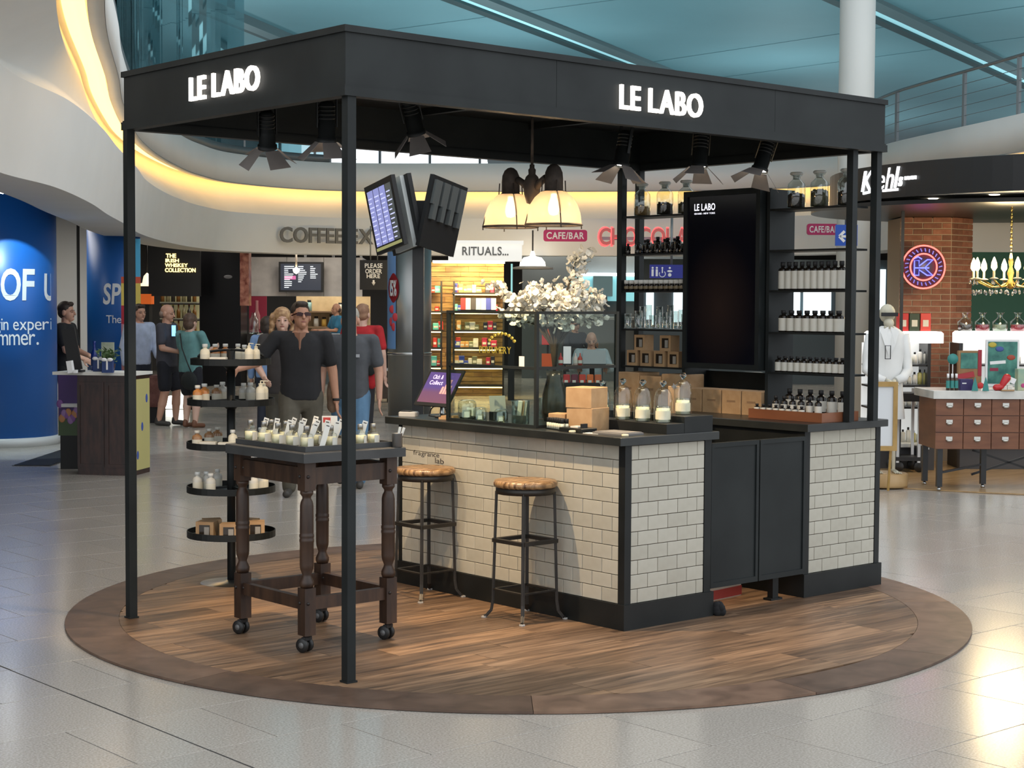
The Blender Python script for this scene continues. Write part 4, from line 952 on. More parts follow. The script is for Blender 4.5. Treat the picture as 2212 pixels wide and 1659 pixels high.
# candle riser and cloches
rs_ = thing('candle_riser', 'black stepped riser carrying the candles', 'riser', (0, 0, 0))
MB().bbox(2.135, .05, CZ, 2.272, .70, CZ+.055, .002).build('lower_step', BLACKP, rs_); MB().bbox(2.274, .05, CZ, 2.50, .35, CZ+.09, .002).build('upper_step', BLACKP, rs_)
def candle(label, loc, s=1.0, dome=True):
    t = thing('candle', label, 'candle', loc, 0, 'candles under glass domes')
    r_ = .040*s; h_ = .090*s
    MB().lathe([(0, .004), (r_*.93, .004), (r_*.93, h_*.86), (0, h_*.85)], 20).build('wax', WAX, t)
    MB().lathe([(0, 0), (r_, 0), (r_*1.03, .004), (r_*1.03, h_), (r_*.98, h_)], 22, caps=False).build('tumbler', GLASSM, t)
    MB().cyl((0, 0, h_*.8), .0012, .012, 6).build('wick', DARK, t)
    MB().lathe([(r_*1.04, h_*.2), (r_*1.04, h_*.72)], 20, caps=False).build('paper_label', mat('ivory_label', (.82, .76, .58), .6), t)
    if dome:
        R_ = r_*1.28; z0 = .002
        d_ = MB().lathe([(R_, z0), (R_, h_*1.25), (R_*.97, h_*1.5), (R_*.85, h_*1.78), (R_*.62, h_*2.0), (R_*.3, h_*2.13), (.006, h_*2.17)], 24, caps=False).build('glass_cloche', glass('cloche_glass', (.97, .98, .96), .06), t)
        MB().lathe([(0, h_*2.15), (.008, h_*2.18), (.008, h_*2.24), (.017, h_*2.32), (.019, h_*2.42), (.013, h_*2.52), (0, h_*2.56)], 14).build('knob', CLEAR, d_)
        MB().lathe([(0, h_*1.9), (.012, h_*1.9), (.012, h_*1.93), (0, h_*1.93)], 12).build('hang_tag', LABELW, d_)
CL = ['short ivory candle next to the stacked gift boxes', 'ivory candle under a glass cloche, second from the gift boxes', 'ivory candle under a glass cloche in the middle of the five', 'ivory candle under a glass cloche on the riser step edge', 'ivory candle under a glass cloche on the raised step']
for k, (px, py, x, z) in enumerate([(1300, 902, 2.22, CZ+.0555), (1345, 908, 2.195, CZ+.0555), (1388, 912, 2.19, CZ+.0555), (1432, 915, 2.205, CZ+.0555), (1475, 896, 2.40, CZ+.0905)]):
    p = onx(px, py, x); candle(CL[k], (x, max(p.y, .10), z), 1.0 if k else .92)
pe = thing('perfume_box', 'small kraft box with a star cut-out behind the raised candle', 'box', (2.44, .29, CZ+.0905), FACE); MB().box(-.03, -.02, 0, .03, .02, .15).build('carton', KRAFT, pe); MB().prism([(.02*math.cos(a*PI/5)*(1 if a % 2 else .45), .02*math.sin(a*PI/5)*(1 if a % 2 else .45)) for a in range(10)], 0, .002).xf(Matrix.Translation((0, -.021, .15)) @ Matrix.Rotation(PI/2, 4, 'X')).build('star', mat('grey_tin', (.2, .2, .2), .35, .8), pe)
# ================================================================== BLOSSOM ARRANGEMENT
FX, FY = 2.33, 1.16
rtv = Vector((math.sin(YAW), -math.cos(YAW), 0)); fwv = Vector((math.cos(YAW), math.sin(YAW), 0))
fl = thing('blossom_arrangement', 'tall dark vase of white cherry blossom branches behind the glass screen', 'flowers', (FX, FY, CZ))
MB().lathe([(0, 0), (.06, 0), (.075, .05), (.07, .16), (.045, .26), (.05, .30), (.042, .295), (.035, .25), (0, .24)], 18).build('vase', mat('dark_vase', (.02, .021, .02), .25), fl)
rf = random.Random(21)
BRANCH = noisy('dark_bark', (.03, .02, .013), (.07, .05, .03), 20, .9)
tips = []
for k in range(44):
    th = rf.uniform(0, 2*PI); rr = math.sqrt(rf.random()); zz = rf.uniform(-.6, 1)
    e = Vector((0, 0, .66)) + rtv*(rr*.31*math.cos(th)-.03) + fwv*(rr*.26*math.sin(th)) + Vector((0, 0, zz*.17*(1.15-.55*rr)))
    if k == 0: e = Vector((0, 0, .98))+rtv*.13
    if k == 1: e = Vector((0, 0, .99))+rtv*.19
    if k == 2: e = Vector((0, 0, .80))-rtv*.36
    if k == 3: e = Vector((0, 0, .62))+rtv*.27
    e.z = max(e.z, .61)
    mid = Vector((e.x*.4, e.y*.4, .50+(e.z-.5)*.4+.02))
    MB().tube([Vector((0, 0, .28)), Vector((e.x*.06, e.y*.06, .45)), mid, e*.75+mid*.25, e], [.008, .007, .005, .0035, .002], 6).build('branch', BRANCH, fl)
    for j in range(5): tips.append(mid.lerp(e, .45+.55*j/4))
PETAL = mat('white_petal', (.80, .78, .70), .6)
def blossom_mesh(sd_):
    rr = random.Random(sd_); m = MB()
    for k in range(5):
        a = 2*PI*k/5+rr.uniform(-.2, .2); w_ = .009; L = .0165
        d = Vector((math.cos(a), math.sin(a), 0)); s_ = Vector((-math.sin(a), math.cos(a), 0)); up_ = rr.uniform(.2, .6)
        z = Vector((0, 0, 1)); vs_ = [d*.001, d*L*.5+s_*w_+z*L*.2*up_, d*L+s_*w_*.6+z*L*.6*up_, d*L-s_*w_*.6+z*L*.6*up_, d*L*.5-s_*w_+z*L*.2*up_]
        vs_ = vs_+[v_+z*.0016 for v_ in vs_]
        m.add(vs_, [(4, 3, 2, 1, 0), (5, 6, 7, 8, 9)], True)
    m.ell((0, 0, .003), (.003, .003, .003), 6, 4)
    return m
bms = [blossom_mesh(k).mesh('blossom', PETAL) for k in range(4)]
allp = []
for p in tips:
    for j in range(8):
        q = p+Vector((rf.gauss(0, .026), rf.gauss(0, .026), rf.gauss(0, .024)))
        allp.append((q, (rf.uniform(-1.2, 1.2), rf.uniform(-1.2, 1.2), rf.uniform(0, 6)), rf.uniform(.85, 1.35)))
allp.sort(key=lambda a: (a[0]+Vector((FX, FY, CZ))-CAM_LOC).length)
rest = MB()
for i, (q, e, s_) in enumerate(allp):
    if i < 290:
        o = link('blossom', bms[i % 4], fl, q); o.rotation_euler = e; o.scale = (s_, s_, s_)
    else:
        bm_ = blossom_mesh(i % 9); from_e = Matrix.LocRotScale(q, __import__('mathutils').Euler(e), Vector((s_, s_, s_))); bm_.xf(from_e); rest.add(bm_.v, bm_.f, True)
o = rest.build('blossoms', PETAL, fl); o['kind'] = 'stuff'
# ================================================================== SHOPS ROUND THE ATRIUM
rtH = Vector((math.sin(YAW), -math.cos(YAW), 0)); fwH = Vector((math.cos(YAW), math.sin(YAW), 0))
class BG:
    """a thing standing at depth D from the photographer, measured in photo pixels"""
    def __init__(s, name, label, cat, px, D, z=0.0, group=None, turn=0.0):
        p = at(px, 655, D); s.D = D; s.px = px; s.loc = Vector((p.x, p.y, z)); s.turn = turn
        s.o = thing(name, label, cat, s.loc, FACE+turn, group)
    def z(s, py, px=None): return zat(s.px if px is None else px, py, s.D)-s.loc.z
    def x(s, px): return (px-s.px)/FPX*s.D
    def box(s, nm, m, px0, px1, py0, py1, y0=0.0, y1=.02, parent=None, z0=None, bev=0):
        zb = s.z(py1) if z0 is None else z0
        mb = MB(); (mb.bbox if bev else mb.box)(*((s.x(px0), y0, zb, s.x(px1), y1, s.z(py0))+((bev,) if bev else ())))
        return mb.build(nm, m, parent or s.o)
    def text(s, txt, m, px0, px1, py0, py1, y=-.002, nm='lettering', each=False, key='b', depth=.004, **kw):
        res = lettering(txt, (s.x(px0), y, s.z(py1)), (1, 0, 0), (0, 0, 1), s.x(px1)-s.x(px0), s.z(py0)-s.z(py1), m, s.o, nm, depth, each=each, key=key, **kw); return res
    def add(s, nm, mb, m, parent=None): return mb.build(nm, m, parent or s.o)
# --- light panels added under the shop ceilings to brighten dark interiors
PANELM = emis('fill_panel_glow', (1.0, .93, .82), 7)
for k, (px, D) in enumerate([(-120, 22), (60, 25), (240, 29), (420, 34), (520, 38), (640, 39), (655, 34.9), (780, 39), (900, 36), (1010, 38), (1180, 38), (1330, 38), (1480, 37), (1650, 36), (1800, 33)]):
    p = at(px, 655, D); t = thing('fill_panel', 'square white fill light panel added to the shop ceiling', 'fill light', (p.x, p.y, 3.17), FACE, 'added shop fill panels')
    MB().box(-.6, -.6, 0, .6, .6, .045).build('frame', CHROME, t); MB().box(-.57, -.57, -.008, .57, .57, -.001).build('diffuser', PANELM, t)
# --- coffee shop lettering on the bulkhead
GREYL = mat('grey_sign_letters', (.14, .135, .12), .5)
def bulk_text(txt, px0, px1, py0, py1, m, label, cat='sign', name='sign_lettering', each=True, out=.03, **kw):
    zb = (zat((px0+px1)/2, py1, 33.2), zat((px0+px1)/2, py0, 33.2))
    def oncurve(px):
        best_ = None
        for i in range(70, len(CURVE)-1):
            for t_ in (0, .25, .5, .75):
                c = CURVE[i].lerp(CURVE[i+1], t_); q = topix((c.x, c.y, 3))
                if q and (best_ is None or abs(q[0]-px) < best_[0]): best_ = (abs(q[0]-px), c, NORM[i], q[2])
        return best_
    a, b_ = oncurve(px0), oncurve(px1)
    z0 = zat(px0, py1, a[3]); z1 = zat(px0, py0, a[3])
    A = a[1]+a[2]*(.13); Bp = b_[1]+b_[2]*(.13); u = Vector((Bp.x-A.x, Bp.y-A.y, 0)); W0 = u.length
    t = thing(name, label, cat, (A.x, A.y, z0))
    nrm = u.normalized().cross(Vector((0, 0, 1))); 
    lettering(txt, nrm*out, u, (0, 0, 1), W0, z1-z0, m, t, 'letter', .05, each=each, **kw)
    return t, u.normalized(), W0, z1-z0, nrm
t, u, W0, H0, nrm = bulk_text('COFFEE EX', 592, 803, 490, 524, GREYL, 'large grey capital letters on the white bulkhead over the coffee shop')
PINK = mat('magenta_sign', (.48, .02, .13), .5); OFFW = mat('sign_white', (.8, .8, .8), .5)
for (px0, px1, py0, py1, lab) in ((1173, 1267, 497, 522, 'magenta CAFE BAR sign on the bulkhead right of the pendant lamp'), (1740, 1812, 484, 508, 'magenta CAFE BAR sign seen between the right-hand shelves')):
    s_ = BG('cafe_sign', lab, 'sign', (px0+px1)/2, 31.6 if px0 < 1500 else 29.0, zat((px0+px1)/2, py1, 31.6 if px0 < 1500 else 29.0), 'cafe bar signs')
    w_, h_ = s_.x(px1)-s_.x(px0), s_.z(py0); r_ = h_*.22
    poly = [(sx*(w_/2-r_)+r_*math.cos(a), h_/2+sy*(h_/2-r_)+r_*math.sin(a)) for sx, sy, a0 in ((1, 1, 0), (-1, 1, PI/2), (-1, -1, PI), (1, -1, 3*PI/2)) for a in [a0+k*PI/8 for k in range(5)]]
    s_.add('sign_panel', MB().prism(poly, 0, .06).xf(Matrix.Rotation(PI/2, 4, 'X')), PINK); lettering('CAFE/BAR', (-w_*.43, -.062, h_*.2), (1, 0, 0), (0, 0, 1), w_*.86, h_*.6, OFFW, s_.o, 'lettering', .002)
    MB().box(-.02, 0, h_*.3, .02, .4, h_*.5).build('bracket', RAILM, s_.o)
ch = BG('chocolate_sign', 'red glowing chocolate shop letters behind the left shelves', 'sign', 1390, 31.0, zat(1390, 530, 31.0))
lettering('CHOCOLATE', (ch.x(1293), 0, 0), (1, 0, 0), (0, 0, 1), ch.x(1530)-ch.x(1293), ch.z(493), mat('red_letter_face', (.45, .16, .15), .5, emit=(1, .08, .07), estr=.25), ch.o, 'letter', .05, each=True)
lettering('CHOCOLATE', (ch.x(1290), .09, -.03), (1, 0, 0), (0, 0, 1), ch.x(1533)-ch.x(1290), ch.z(493)+.06, emis('red_glow', (1, .08, .08), 2.2), ch.o, 'letter_back', .02, each=True)
MB().box(ch.x(1293), .12, .1, ch.x(1530), .16, .16).build('rail', RAILM, ch.o)
# --- blue arrow sign, blue toilet sign
SBLUE = mat('sign_blue', (.01, .05, .26), .5, emit=(.01, .06, .35), estr=.35); SNAVY = mat('sign_navy', (.01, .015, .16), .5, emit=(.01, .015, .2), estr=.3)
s_ = BG('direction_sign', 'blue square sign with white left arrow behind the right-hand shelves', 'sign', 1826, 24.4, 0)
s_.loc.z = 0; s_.box('sign_panel', SBLUE, 1803, 1850, 486, 531, 0, .05)
m = MB(); zc, xc, w_ = s_.z(511), s_.x(1822), .07
m.bar((xc-w_, -.004, zc), (xc+w_*1.3, -.004, zc), .004, .035, (0, 0, 1)); m.bar((xc-w_*1.1, -.004, zc), (xc, -.004, zc+w_*1.1), .04, .004, (0, 1, 0)); m.bar((xc-w_*1.1, -.004, zc), (xc, -.004, zc-w_*1.1), .04, .004, (0, 1, 0)); s_.add('arrow', m, OFFW)
MB().tube([(s_.x(1826), .03, s_.z(486)), (s_.x(1826), .03, 3.3)], .02, 8).build('hanger', RAILM, s_.o)
s_ = BG('toilet_sign', 'dark blue toilet sign with white pictograms behind the left shelves', 'sign', 1450, 27)
s_.box('sign_panel', SNAVY, 1403, 1500, 572, 601, 0, .05)
m = MB()
for px in (1409, 1418):
    x = s_.x(px); m.ell((x, -.003, s_.z(579)), (.018, .004, .018)); m.bar((x, -.003, s_.z(582)), (x, -.003, s_.z(597)), .004 if 0 else .035, .006, (0, 1, 0))
x = s_.x(1430); m.ell((x, -.003, s_.z(579)), (.016, .004, .016)); m.bar((x, -.003, s_.z(581)), (x, -.003, s_.z(590)), .018, .006, (0, 1, 0)); m.tube([(x+.05*math.cos(a*.35+2.6), -.003, s_.z(592)+.05*math.sin(a*.35+2.6)) for a in range(14)], .008, 5)
x = s_.x(1446); m.ell((x, -.003, s_.z(579)), (.018, .004, .018)); m.ell((x, -.003, s_.z(586)), (.045, .004, .018)); m.ell((x, -.003, s_.z(594)), (.03, .004, .03)); s_.add('pictogram', m, OFFW)
MB().tube([(s_.x(1450), .03, s_.z(572)), (s_.x(1450), .03, 3.2)], .02, 8).build('hanger', RAILM, s_.o)
# --- coffee shop interior
MARB = noisy('grey_marble_panel', (.42, .40, .39), (.62, .59, .57), 2.2, .4)
s_ = BG('marble_panel', 'pale grey marble panel hanging over the coffee counter', 'wall panel', 660, 36.5)
for a, b_ in ((540, 619), (620, 699), (700, 782)): s_.box('panel_piece', MARB, a, b_, 556, 640, 0, .1)
s_ = BG('menu_screen', 'black menu screen with white price lines above the coffee counter', 'screen', 650, 36.2)
s_.box('bezel', DARK, 603, 698, 566, 631, -.06, .08); s_.box('display', mat('menu_display', (.015, .017, .022), .3, emit=(.03, .035, .05), estr=1), 607, 694, 570, 627, -.064, -.05)
TL = emis('menu_text', (.7, .75, .8), .8); rm = random.Random(2)
for c0, c1, rows in ((615, 637, 12), (645, 663, 9), (671, 688, 7)):
    m = MB()
    for k in range(rows):
        y = 575+k*4.1; m.box(s_.x(c0), -.068, s_.z(y+1.8), s_.x(c0+(c1-c0)*rm.uniform(.35, 1)), -.0645, s_.z(y))
    s_.add('menu_line', m, TL)
s_.box('pink_highlight', emis('menu_pink', (.5, .12, .3), .7), 615, 640, 596, 604, -.0675, -.0645)
s_ = BG('pendant_light', 'tiny sparkling pendant light in front of the menu screen', 'lamp', 640, 34.5)
MB().tube([(0, 0, s_.z(545)), (0, 0, s_.z(578))], .02, 6).build('cord', mat('pale_cord', (.7, .6, .5), .5), s_.o); MB().lathe([(0, s_.z(592)), (.06, s_.z(588)), (.07, s_.z(582)), (.02, s_.z(578))], 12).build('bulb', emis('spark_bulb', (1, .85, .6), 12), s_.o)
s_ = BG('order_sign', 'black hanging board reading please order here with arrow', 'sign', 807, 31.5)
s_.box('board', DARK, 777, 838, 562, 626, 0, .04)
for tx, y0, y1, a, b_ in (('PLEASE', 569, 579, 788, 826), ('ORDER', 581, 591, 789, 825), ('HERE', 592, 601, 792, 821)): s_.text(tx, OFFW, a, b_, y0, y1)
m = MB(); m.bar((s_.x(807), -.003, s_.z(605)), (s_.x(807), -.003, s_.z(612)), .035, .005, (0, 1, 0)); m.add([(s_.x(802.5), -.004, s_.z(610)), (s_.x(811.5), -.004, s_.z(610)), (s_.x(807), -.004, s_.z(617))], [(0, 2, 1), (0, 1, 2)]); s_.add('arrow', m, OFFW)
MB().tube([(s_.x(800), .02, s_.z(562)), (s_.x(800), .02, 3.2)], .012, 6).build('hanger', RAILM, s_.o); MB().tube([(s_.x(815), .02, s_.z(562)), (s_.x(815), .02, 3.2)], .012, 6).build('hanger', RAILM, s_.o)
# servery: warm lit back bar
WARM = noisy('warm_backbar', (.55, .40, .22), (.72, .55, .32), 3, .5)
s_ = BG('back_bar', 'warm lit shelves of jars and boxes behind the coffee counter', 'shelves', 690, 40)
s_.box('back_board', WARM, 640, 800, 640, 800, 0, .1, z0=0)
for py in (672, 705, 735): s_.box('shelf', mat('bar_shelf', (.2, .13, .08), .5), 645, 795, py, py+3, -.4, 0)
for k, (px, py, h_, c) in enumerate([(655, 672, 20, (.75, .7, .6)), (668, 672, 24, (.3, .5, .5)), (683, 705, 22, (.8, .8, .75)), (700, 705, 20, (.7, .45, .1)), (716, 705, 26, (.8, .78, .7)), (735, 672, 18, (.75, .7, .6)), (748, 705, 22, (.5, .2, .1)), (665, 735, 18, (.2, .2, .22)), (690, 735, 20, (.8, .6, .15)), (760, 735, 22, (.75, .75, .7))]):
    q = BG('storage_jar', 'small storage jar on the warm coffee bar shelves', 'jar', px, 39.8, zat(px, py, 39.8), 'jars on the coffee bar'); r_ = 5.5/FPX*39.8
    MB().lathe([(0, 0), (r_, 0), (r_, h_*.75/FPX*39.8), (r_*.7, h_*.8/FPX*39.8)], 10).build('jar_body', mat('jar_%d' % k, c, .4), q.o); MB().lathe([(r_*.75, h_*.8/FPX*39.8), (r_*.75, h_/FPX*39.8)], 10).build('lid', DARK, q.o)
for px in (660, 720, 780):
    q = BG('bar_lamp', 'round warm downlight over the coffee bar', 'lamp', px, 39.0, 2.55, 'coffee bar downlights'); MB().lathe([(0, 0), (.12, 0), (.12, .2), (.03, .25), (.03, .6)], 12).build('shade', DARK, q.o); MB().lathe([(0, -.01), (.1, -.01)], 12, caps=False).build('lens', emis('downlight_lens', (1, .85, .6), 40), q.o)
s_ = BG('coffee_counter', 'grey blue coffee counter with glass jug behind the walking man', 'counter', 690, 35)
s_.box('counter_body', mat('blue_grey_panel', (.10, .13, .14), .5), 560, 735, 728, 800, 0, .7, z0=0); s_.box('counter_top', WHITE, 556, 738, 722, 728, -.05, .75)
MB().lathe([(.10, 0), (.11, .02), (.10, .3), (.06, .36), (.05, .45)], 14, (s_.x(547), .1, s_.z(722))).build('water_jug', GLASSM, s_.o)
s_ = BG('red_poster', 'crimson poster with a pale bottle shape beside the coffee shop', 'poster', 557, 35.5)
s_.box('panel', mat('crimson', (.28, .02, .05), .5), 538, 576, 640, 718, 0, .03); m = MB(); m.lathe([(.0, 0), (.07, .02), (.07, .3), (.03, .42), (.03, .6), (.035, .62), (0, .63)], 10).xf(Matrix.Diagonal((1, .12, 1, 1))).xf(Matrix.Translation((s_.x(555), -.003, s_.z(712)))); s_.add('bottle_shape', m, mat('pale_pink', (.5, .22, .22), .5)); s_.box('stand', DARK, 550, 562, 718, 780, .0, .03, z0=0)
# black column with reddish edge strip
s_ = BG('black_pylon', 'glossy black square pylon between whiskey shop and coffee shop', 'pylon', 475, 34)
s_.box('column_body', mat('gloss_black', (.004, .004, .005), .3, spec=.2), 432, 520, 540, 800, 0, .8, z0=0); s_.box('copper_strip', noisy('hammered_copper', (.15, .03, .02), (.5, .22, .15), 8, .3, .7), 519, 538, 541, 660, -.03, .3); MB().ell((s_.x(493), -.004, s_.z(598)), (.09, .004, .04)).build('emblem', mat('grey_emblem', (.15, .15, .16), .4), s_.o)
# whiskey shop
s_ = BG('whiskey_sign', 'glowing yellow stacked lettering of the whiskey shop', 'sign', 390, 33)
YEL = emis('yellow_letters', (1, .75, .25), 3.2)
s_.box('sign_board', mat('dark_board', (.012, .012, .014), .4), 320, 432, 530, 640, .05, .12)
for tx, a, b_, y0, y1 in (('THE', 358, 380, 548, 557), ('IRISH', 357, 386, 559, 567), ('WHISKEY', 356, 405, 569, 577), ('COLLECTION', 356, 422, 579, 588)): s_.text(tx, YEL, a, b_, y0, y1, .04, depth=.01)
for k, (py, p0, p1) in enumerate(((655, 345, 425), (690, 345, 425), (725, 345, 425), (760, 345, 425))):
    q = BG('bottle_shelf', ('upper', 'second', 'third', 'lowest')[k]+' lit glass shelf inside the dark whiskey shop', 'shelf', 385, 36, zat(385, py, 36), 'whiskey shelves')
    MB().box(q.x(p0), 0, 0, q.x(p1), .3, .03).build('shelf_board', mat('pale_shelf', (.4, .4, .3), .4), q.o); MB().box(q.x(p0), .28, .03, q.x(p1), .3, .32).build('back_glow', emis('shelf_glow', (.6, .55, .3), .16), q.o)
    for j in range(7):
        b2 = BG('whiskey_bottle', 'bottle on the '+('upper','second','third','lowest')[k]+' lit shelf in the whiskey shop', 'bottle', p0+6+j*11.5, 36.1, zat(385, py, 36)+.031, 'whiskey bottles')
        MB().lathe([(0, 0), (.045, 0), (.045, .15), (.018, .2), (.018, .27)], 8).build('bottle_body', mat('whiskey_%d' % (j % 3), ((.3, .13, .03), (.35, .3, .16), (.06, .05, .04))[j % 3], .2), b2.o); MB().cyl((0, 0, .27), .02, .03, 8).build('cap', mat('cap_%d' % (j % 2), ((.5, .4, .1), (.2, .02, .02))[j % 2], .4), b2.o)
q = BG('desk_lamp', 'white dome lamp over the orange bottle display', 'lamp', 318, 33.5, zat(318, 618, 33.5)); MB().lathe([(.28, 0), (.28, .03), (.1, .06), (.07, .2), (.0, .28)], 16, (0, 0, 0)).build('shade', mat('lamp_shade', (.9, .8, .6), .4, emit=(1, .85, .6), estr=1.2), q.o); MB().tube([(0, 0, .25), (0, 0, 3.15-q.loc.z)], .012, 6).build('cord', DARK, q.o)
q = BG('orange_display', 'orange box display beside the whiskey shop entrance', 'display', 312, 33); q.box('panel', mat('orange_card', (.7, .12, .02), .5, emit=(.8, .15, .02), estr=.4), 300, 326, 635, 657, 0, .3); q.box('stand', DARK, 305, 322, 657, 790, 0, .3, z0=0)
# light box plinth with bottle
q = BG('light_plinth', 'glowing white plinth with a blue capped bottle behind the queue', 'plinth', 372, 26.5)
q.box('base', DARK, 316, 420, 888, 912, 0, .8, z0=0); q.box('light_box', emis('plinth_light', (.95, .95, .85), 2.4), 356, 398, 858, 884, .02, .4); MB().lathe([(.09, 0), (.10, .02), (.08, .12), (.05, .2)], 12, (q.x(380), .15, q.z(858))).build('bottle', mat('white_bottle', (.85, .85, .8), .3, emit=(.9, .9, .8), estr=.6), q.o); MB().lathe([(.06, 0), (.065, .09), (.03, .12)], 12, (q.x(380), .15, q.z(832)-.1)).build('blue_cap', mat('blue_cap', (.02, .22, .6), .3), q.o)
# red-brown planters beside the plinth
q = BG('fabric_bench', 'dark red fabric bench end beside the yellow counter side', 'bench', 330, 23.5)
q.box('bench_body', noisy('maroon_fabric', (.12, .04, .035), (.26, .12, .1), 6, .8), 316, 342, 812, 880, 0, .5, z0=zat(330, 880, 23.5), bev=.03); q.box('bench_base', DARK, 318, 340, 880, 905, 0.02, .5, z0=0)
# --- blue wrapped pillars
BLUEP = mat('gin_blue', (.008, .10, .38), .4)
def pillar(label, px, D, r_, mat_, texts, name='wrapped_pillar', zt=3.2):
    p = at(px, 655, D); t = thing(name, label, 'pillar', (p.x, p.y, 0), FACE, 'blue wrapped pillars')
    MB().lathe([(r_, .10), (r_, zt)], 48).build('wrap', mat_, t); MB().lathe([(r_+.03, 0), (r_+.03, .10), (r_, .11)], 48).build('plinth', mat('pale_plinth', (.45, .46, .46), .4), t)
    for (txt, px0, px1, py0, py1, key, sh) in texts:
        parts, w, y0, y1 = text_parts(txt, key, .06, .3); m = MB()
        sx = (px1-px0)/w; sy = (py1-py0)/(y1-y0)
        for ch_, vv, ff in parts:
            out_ = []
            for v in vv:
                qx = px0+(v[0]+sh*(v[1]-y0))*sx; lat = (qx-px)/FPX*(D-r_*.8); a_ = math.asin(max(-.98, min(.98, lat/(r_+.004)))); rr = r_+.004+v[2]*.02
                out_.append((rr*math.sin(a_), -rr*math.cos(a_), zat(qx, py1-(v[1]-y0)*sy, D-r_*.8)))
            m.add(out_, ff)
        m.build('print', mat('white_print', (.72, .76, .80), .5), t)
    return t
pillar('large blue wrapped pillar with gin advert text at left edge', 0, 20.0, .665, BLUEP, [('T OF', -10, 97, 580, 650, 'b', .05), ('U', 112, 126, 590, 650, 'b', .05), ('st gin experi', 0, 122, 688, 722, 'r', 0), ('summer.', 7, 104, 722, 746, 'r', 0)])
pillar('blue wrapped pillar behind the dark counter with partial script', 246, 25.0, .395, BLUEP, [('SP', 236, 272, 612, 658, 'b', .1), ('The', 243, 274, 681, 698, 'r', 0)])
q = BG('spot_lamp', 'bright round spotlight at the top of the blue pillar', 'lamp', 8, 18.6, zat(8, 408, 18.6)); MB().ell((0, 0, 0), (.06, .06, .06)).build('lens', emis('pillar_spot', (.9, .95, 1), 30), q.o); MB().tube([(0, .02, .04), (0, .02, 3.2-q.loc.z)], .015, 6).build('stem', RAILM, q.o)
ld = bpy.data.lights.new('pillar_light', 'SPOT'); ld.energy = 160; ld.color = (.75, .95, 1); ld.spot_size = 1.3; lo = bpy.data.objects.new('pillar_light', ld); COL.objects.link(lo); lo.parent = q.o; lo.location = (0, -.1, -.02); lo.rotation_euler = (math.radians(25), 0, 0)
# colourful standee right of second pillar
q = BG('advert_standee', 'colourful printed standee peeping out beside the blue pillar', 'standee', 296, 24.0)
for k, (y0, y1, c) in enumerate(((516, 598, (.08, .4, .65)), (598, 612, (.6, .1, .05)), (612, 660, (.7, .55, .12)), (660, 700, (.45, .03, .05)), (700, 800, (.55, .25, .3)))): q.box('print_band', mat('standee_%d' % k, c, .5), 262 if k else 285, 303, y0, y1, -.002*k, .03)
q.box('standee_foot', DARK, 275, 300, 800, 905, 0, .3, z0=0)
# wall panels behind first pillar
q = BG('wall_panel', 'beige wall panels with dark joints between the blue pillars', 'wall panel', 150, 27.5)
for a, b_ in ((90, 166), (173, 196)): q.box('panel', PLASTER, a, b_, 455, 800, 0, .1, z0=0)
q.box('joint', DARK, 166, 173, 455, 800, .02, .1, z0=0)
# --- dark wood promotion counter with plants and bags
q = BG('promotion_counter', 'dark wood promotion counter with white top and yellow side', 'counter', 236, 16.5, turn=-.16)
CW = noisy('black_cherry_wood', (.018, .008, .006), (.05, .02, .014), 5, .35, stretch=(4, 4, 1))
MB().box(-.30, -.1, 0, .29, .32, 1.0).build('front_body', CW, q.o); MB().box(-.55, -.13, 1.0, .31, .36, 1.03).build('counter_top', WHITE, q.o)
m = MB()
for (x0, x1) in ((-.30, -.02), (.0, .27)): m.box(x0, -.108, .08, x0+.03, -.1, .93); m.box(x1-.03, -.108, .08, x1, -.1, .93); m.box(x0+.03, -.108, .08, x1-.03, -.1, .11); m.box(x0+.03, -.108, .9, x1-.03, -.1, .93)
m.build('panel_moulding', CW, q.o); MB().box(.2905, -.07, .05, .3, .30, .96).build('yellow_side', mat('pale_yellow_print', (.55, .5, .2), .5), q.o)
for k in range(3): MB().ell((.3, -.02+.12*k, .2+.28*k), (.002, .03, .045)).build('blue_print', mat('blue_splash', (.05, .1, .4), .5), q.o)
zc = 1.031
def onctr(px, py): return at(px, py, 16.5)
for lab, px, c in (('blue gift bag with white bow beside the potted plant', 213, 0), ('blue gift bag with white ribbon in front of the potted plant', 232, 1)):
    b2 = BG('gift_bag', lab, 'bag', px, 16.6 if c == 0 else 16.3, zc, 'blue gift bags'); MB().bbox(-.055, -.03, 0, .055, .03, .15-.02*c, .004).build('bag_body', mat('navy_bag', (.012, .04, .16), .5), b2.o)
    m = MB(); m.ell((-.03, -.035, .13), (.03, .012, .018)); m.ell((.03, -.035, .13), (.03, .012, .018)); m.box(-.008, -.036, .03, .008, -.03, .13); m.build('ribbon', OFFW, b2.o)
b2 = BG('blue_bottle', 'dark blue bottle standing between the gift bags', 'bottle', 203, 16.8, zc); MB().lathe([(0, 0), (.035, 0), (.035, .17), (.014, .22), (.014, .28), (.017, .30)], 14).build('bottle_body', mat('cobalt_glass', (.01, .03, .2), .15), b2.o); MB().lathe([(.0355, .05), (.0355, .13)], 14, caps=False).build('label_band', mat('navy_bag', (.012, .04, .16), .5), b2.o)
b2 = BG('potted_plant', 'small leafy green plant in a dark pot on the counter', 'plant', 233, 16.55, zc); MB().lathe([(0, 0), (.06, 0), (.075, .08), (.07, .08)], 14).build('pot', CW, b2.o)
rg = random.Random(4); LEAF = mat('pale_leaf', (.12, .2, .08), .5)
lfm = MB().add([(0, 0, 0), (.02, .03, .008), (0, .075, 0), (-.02, .03, .008)], [(0, 1, 2, 3)], True).mesh('leaf', LEAF)
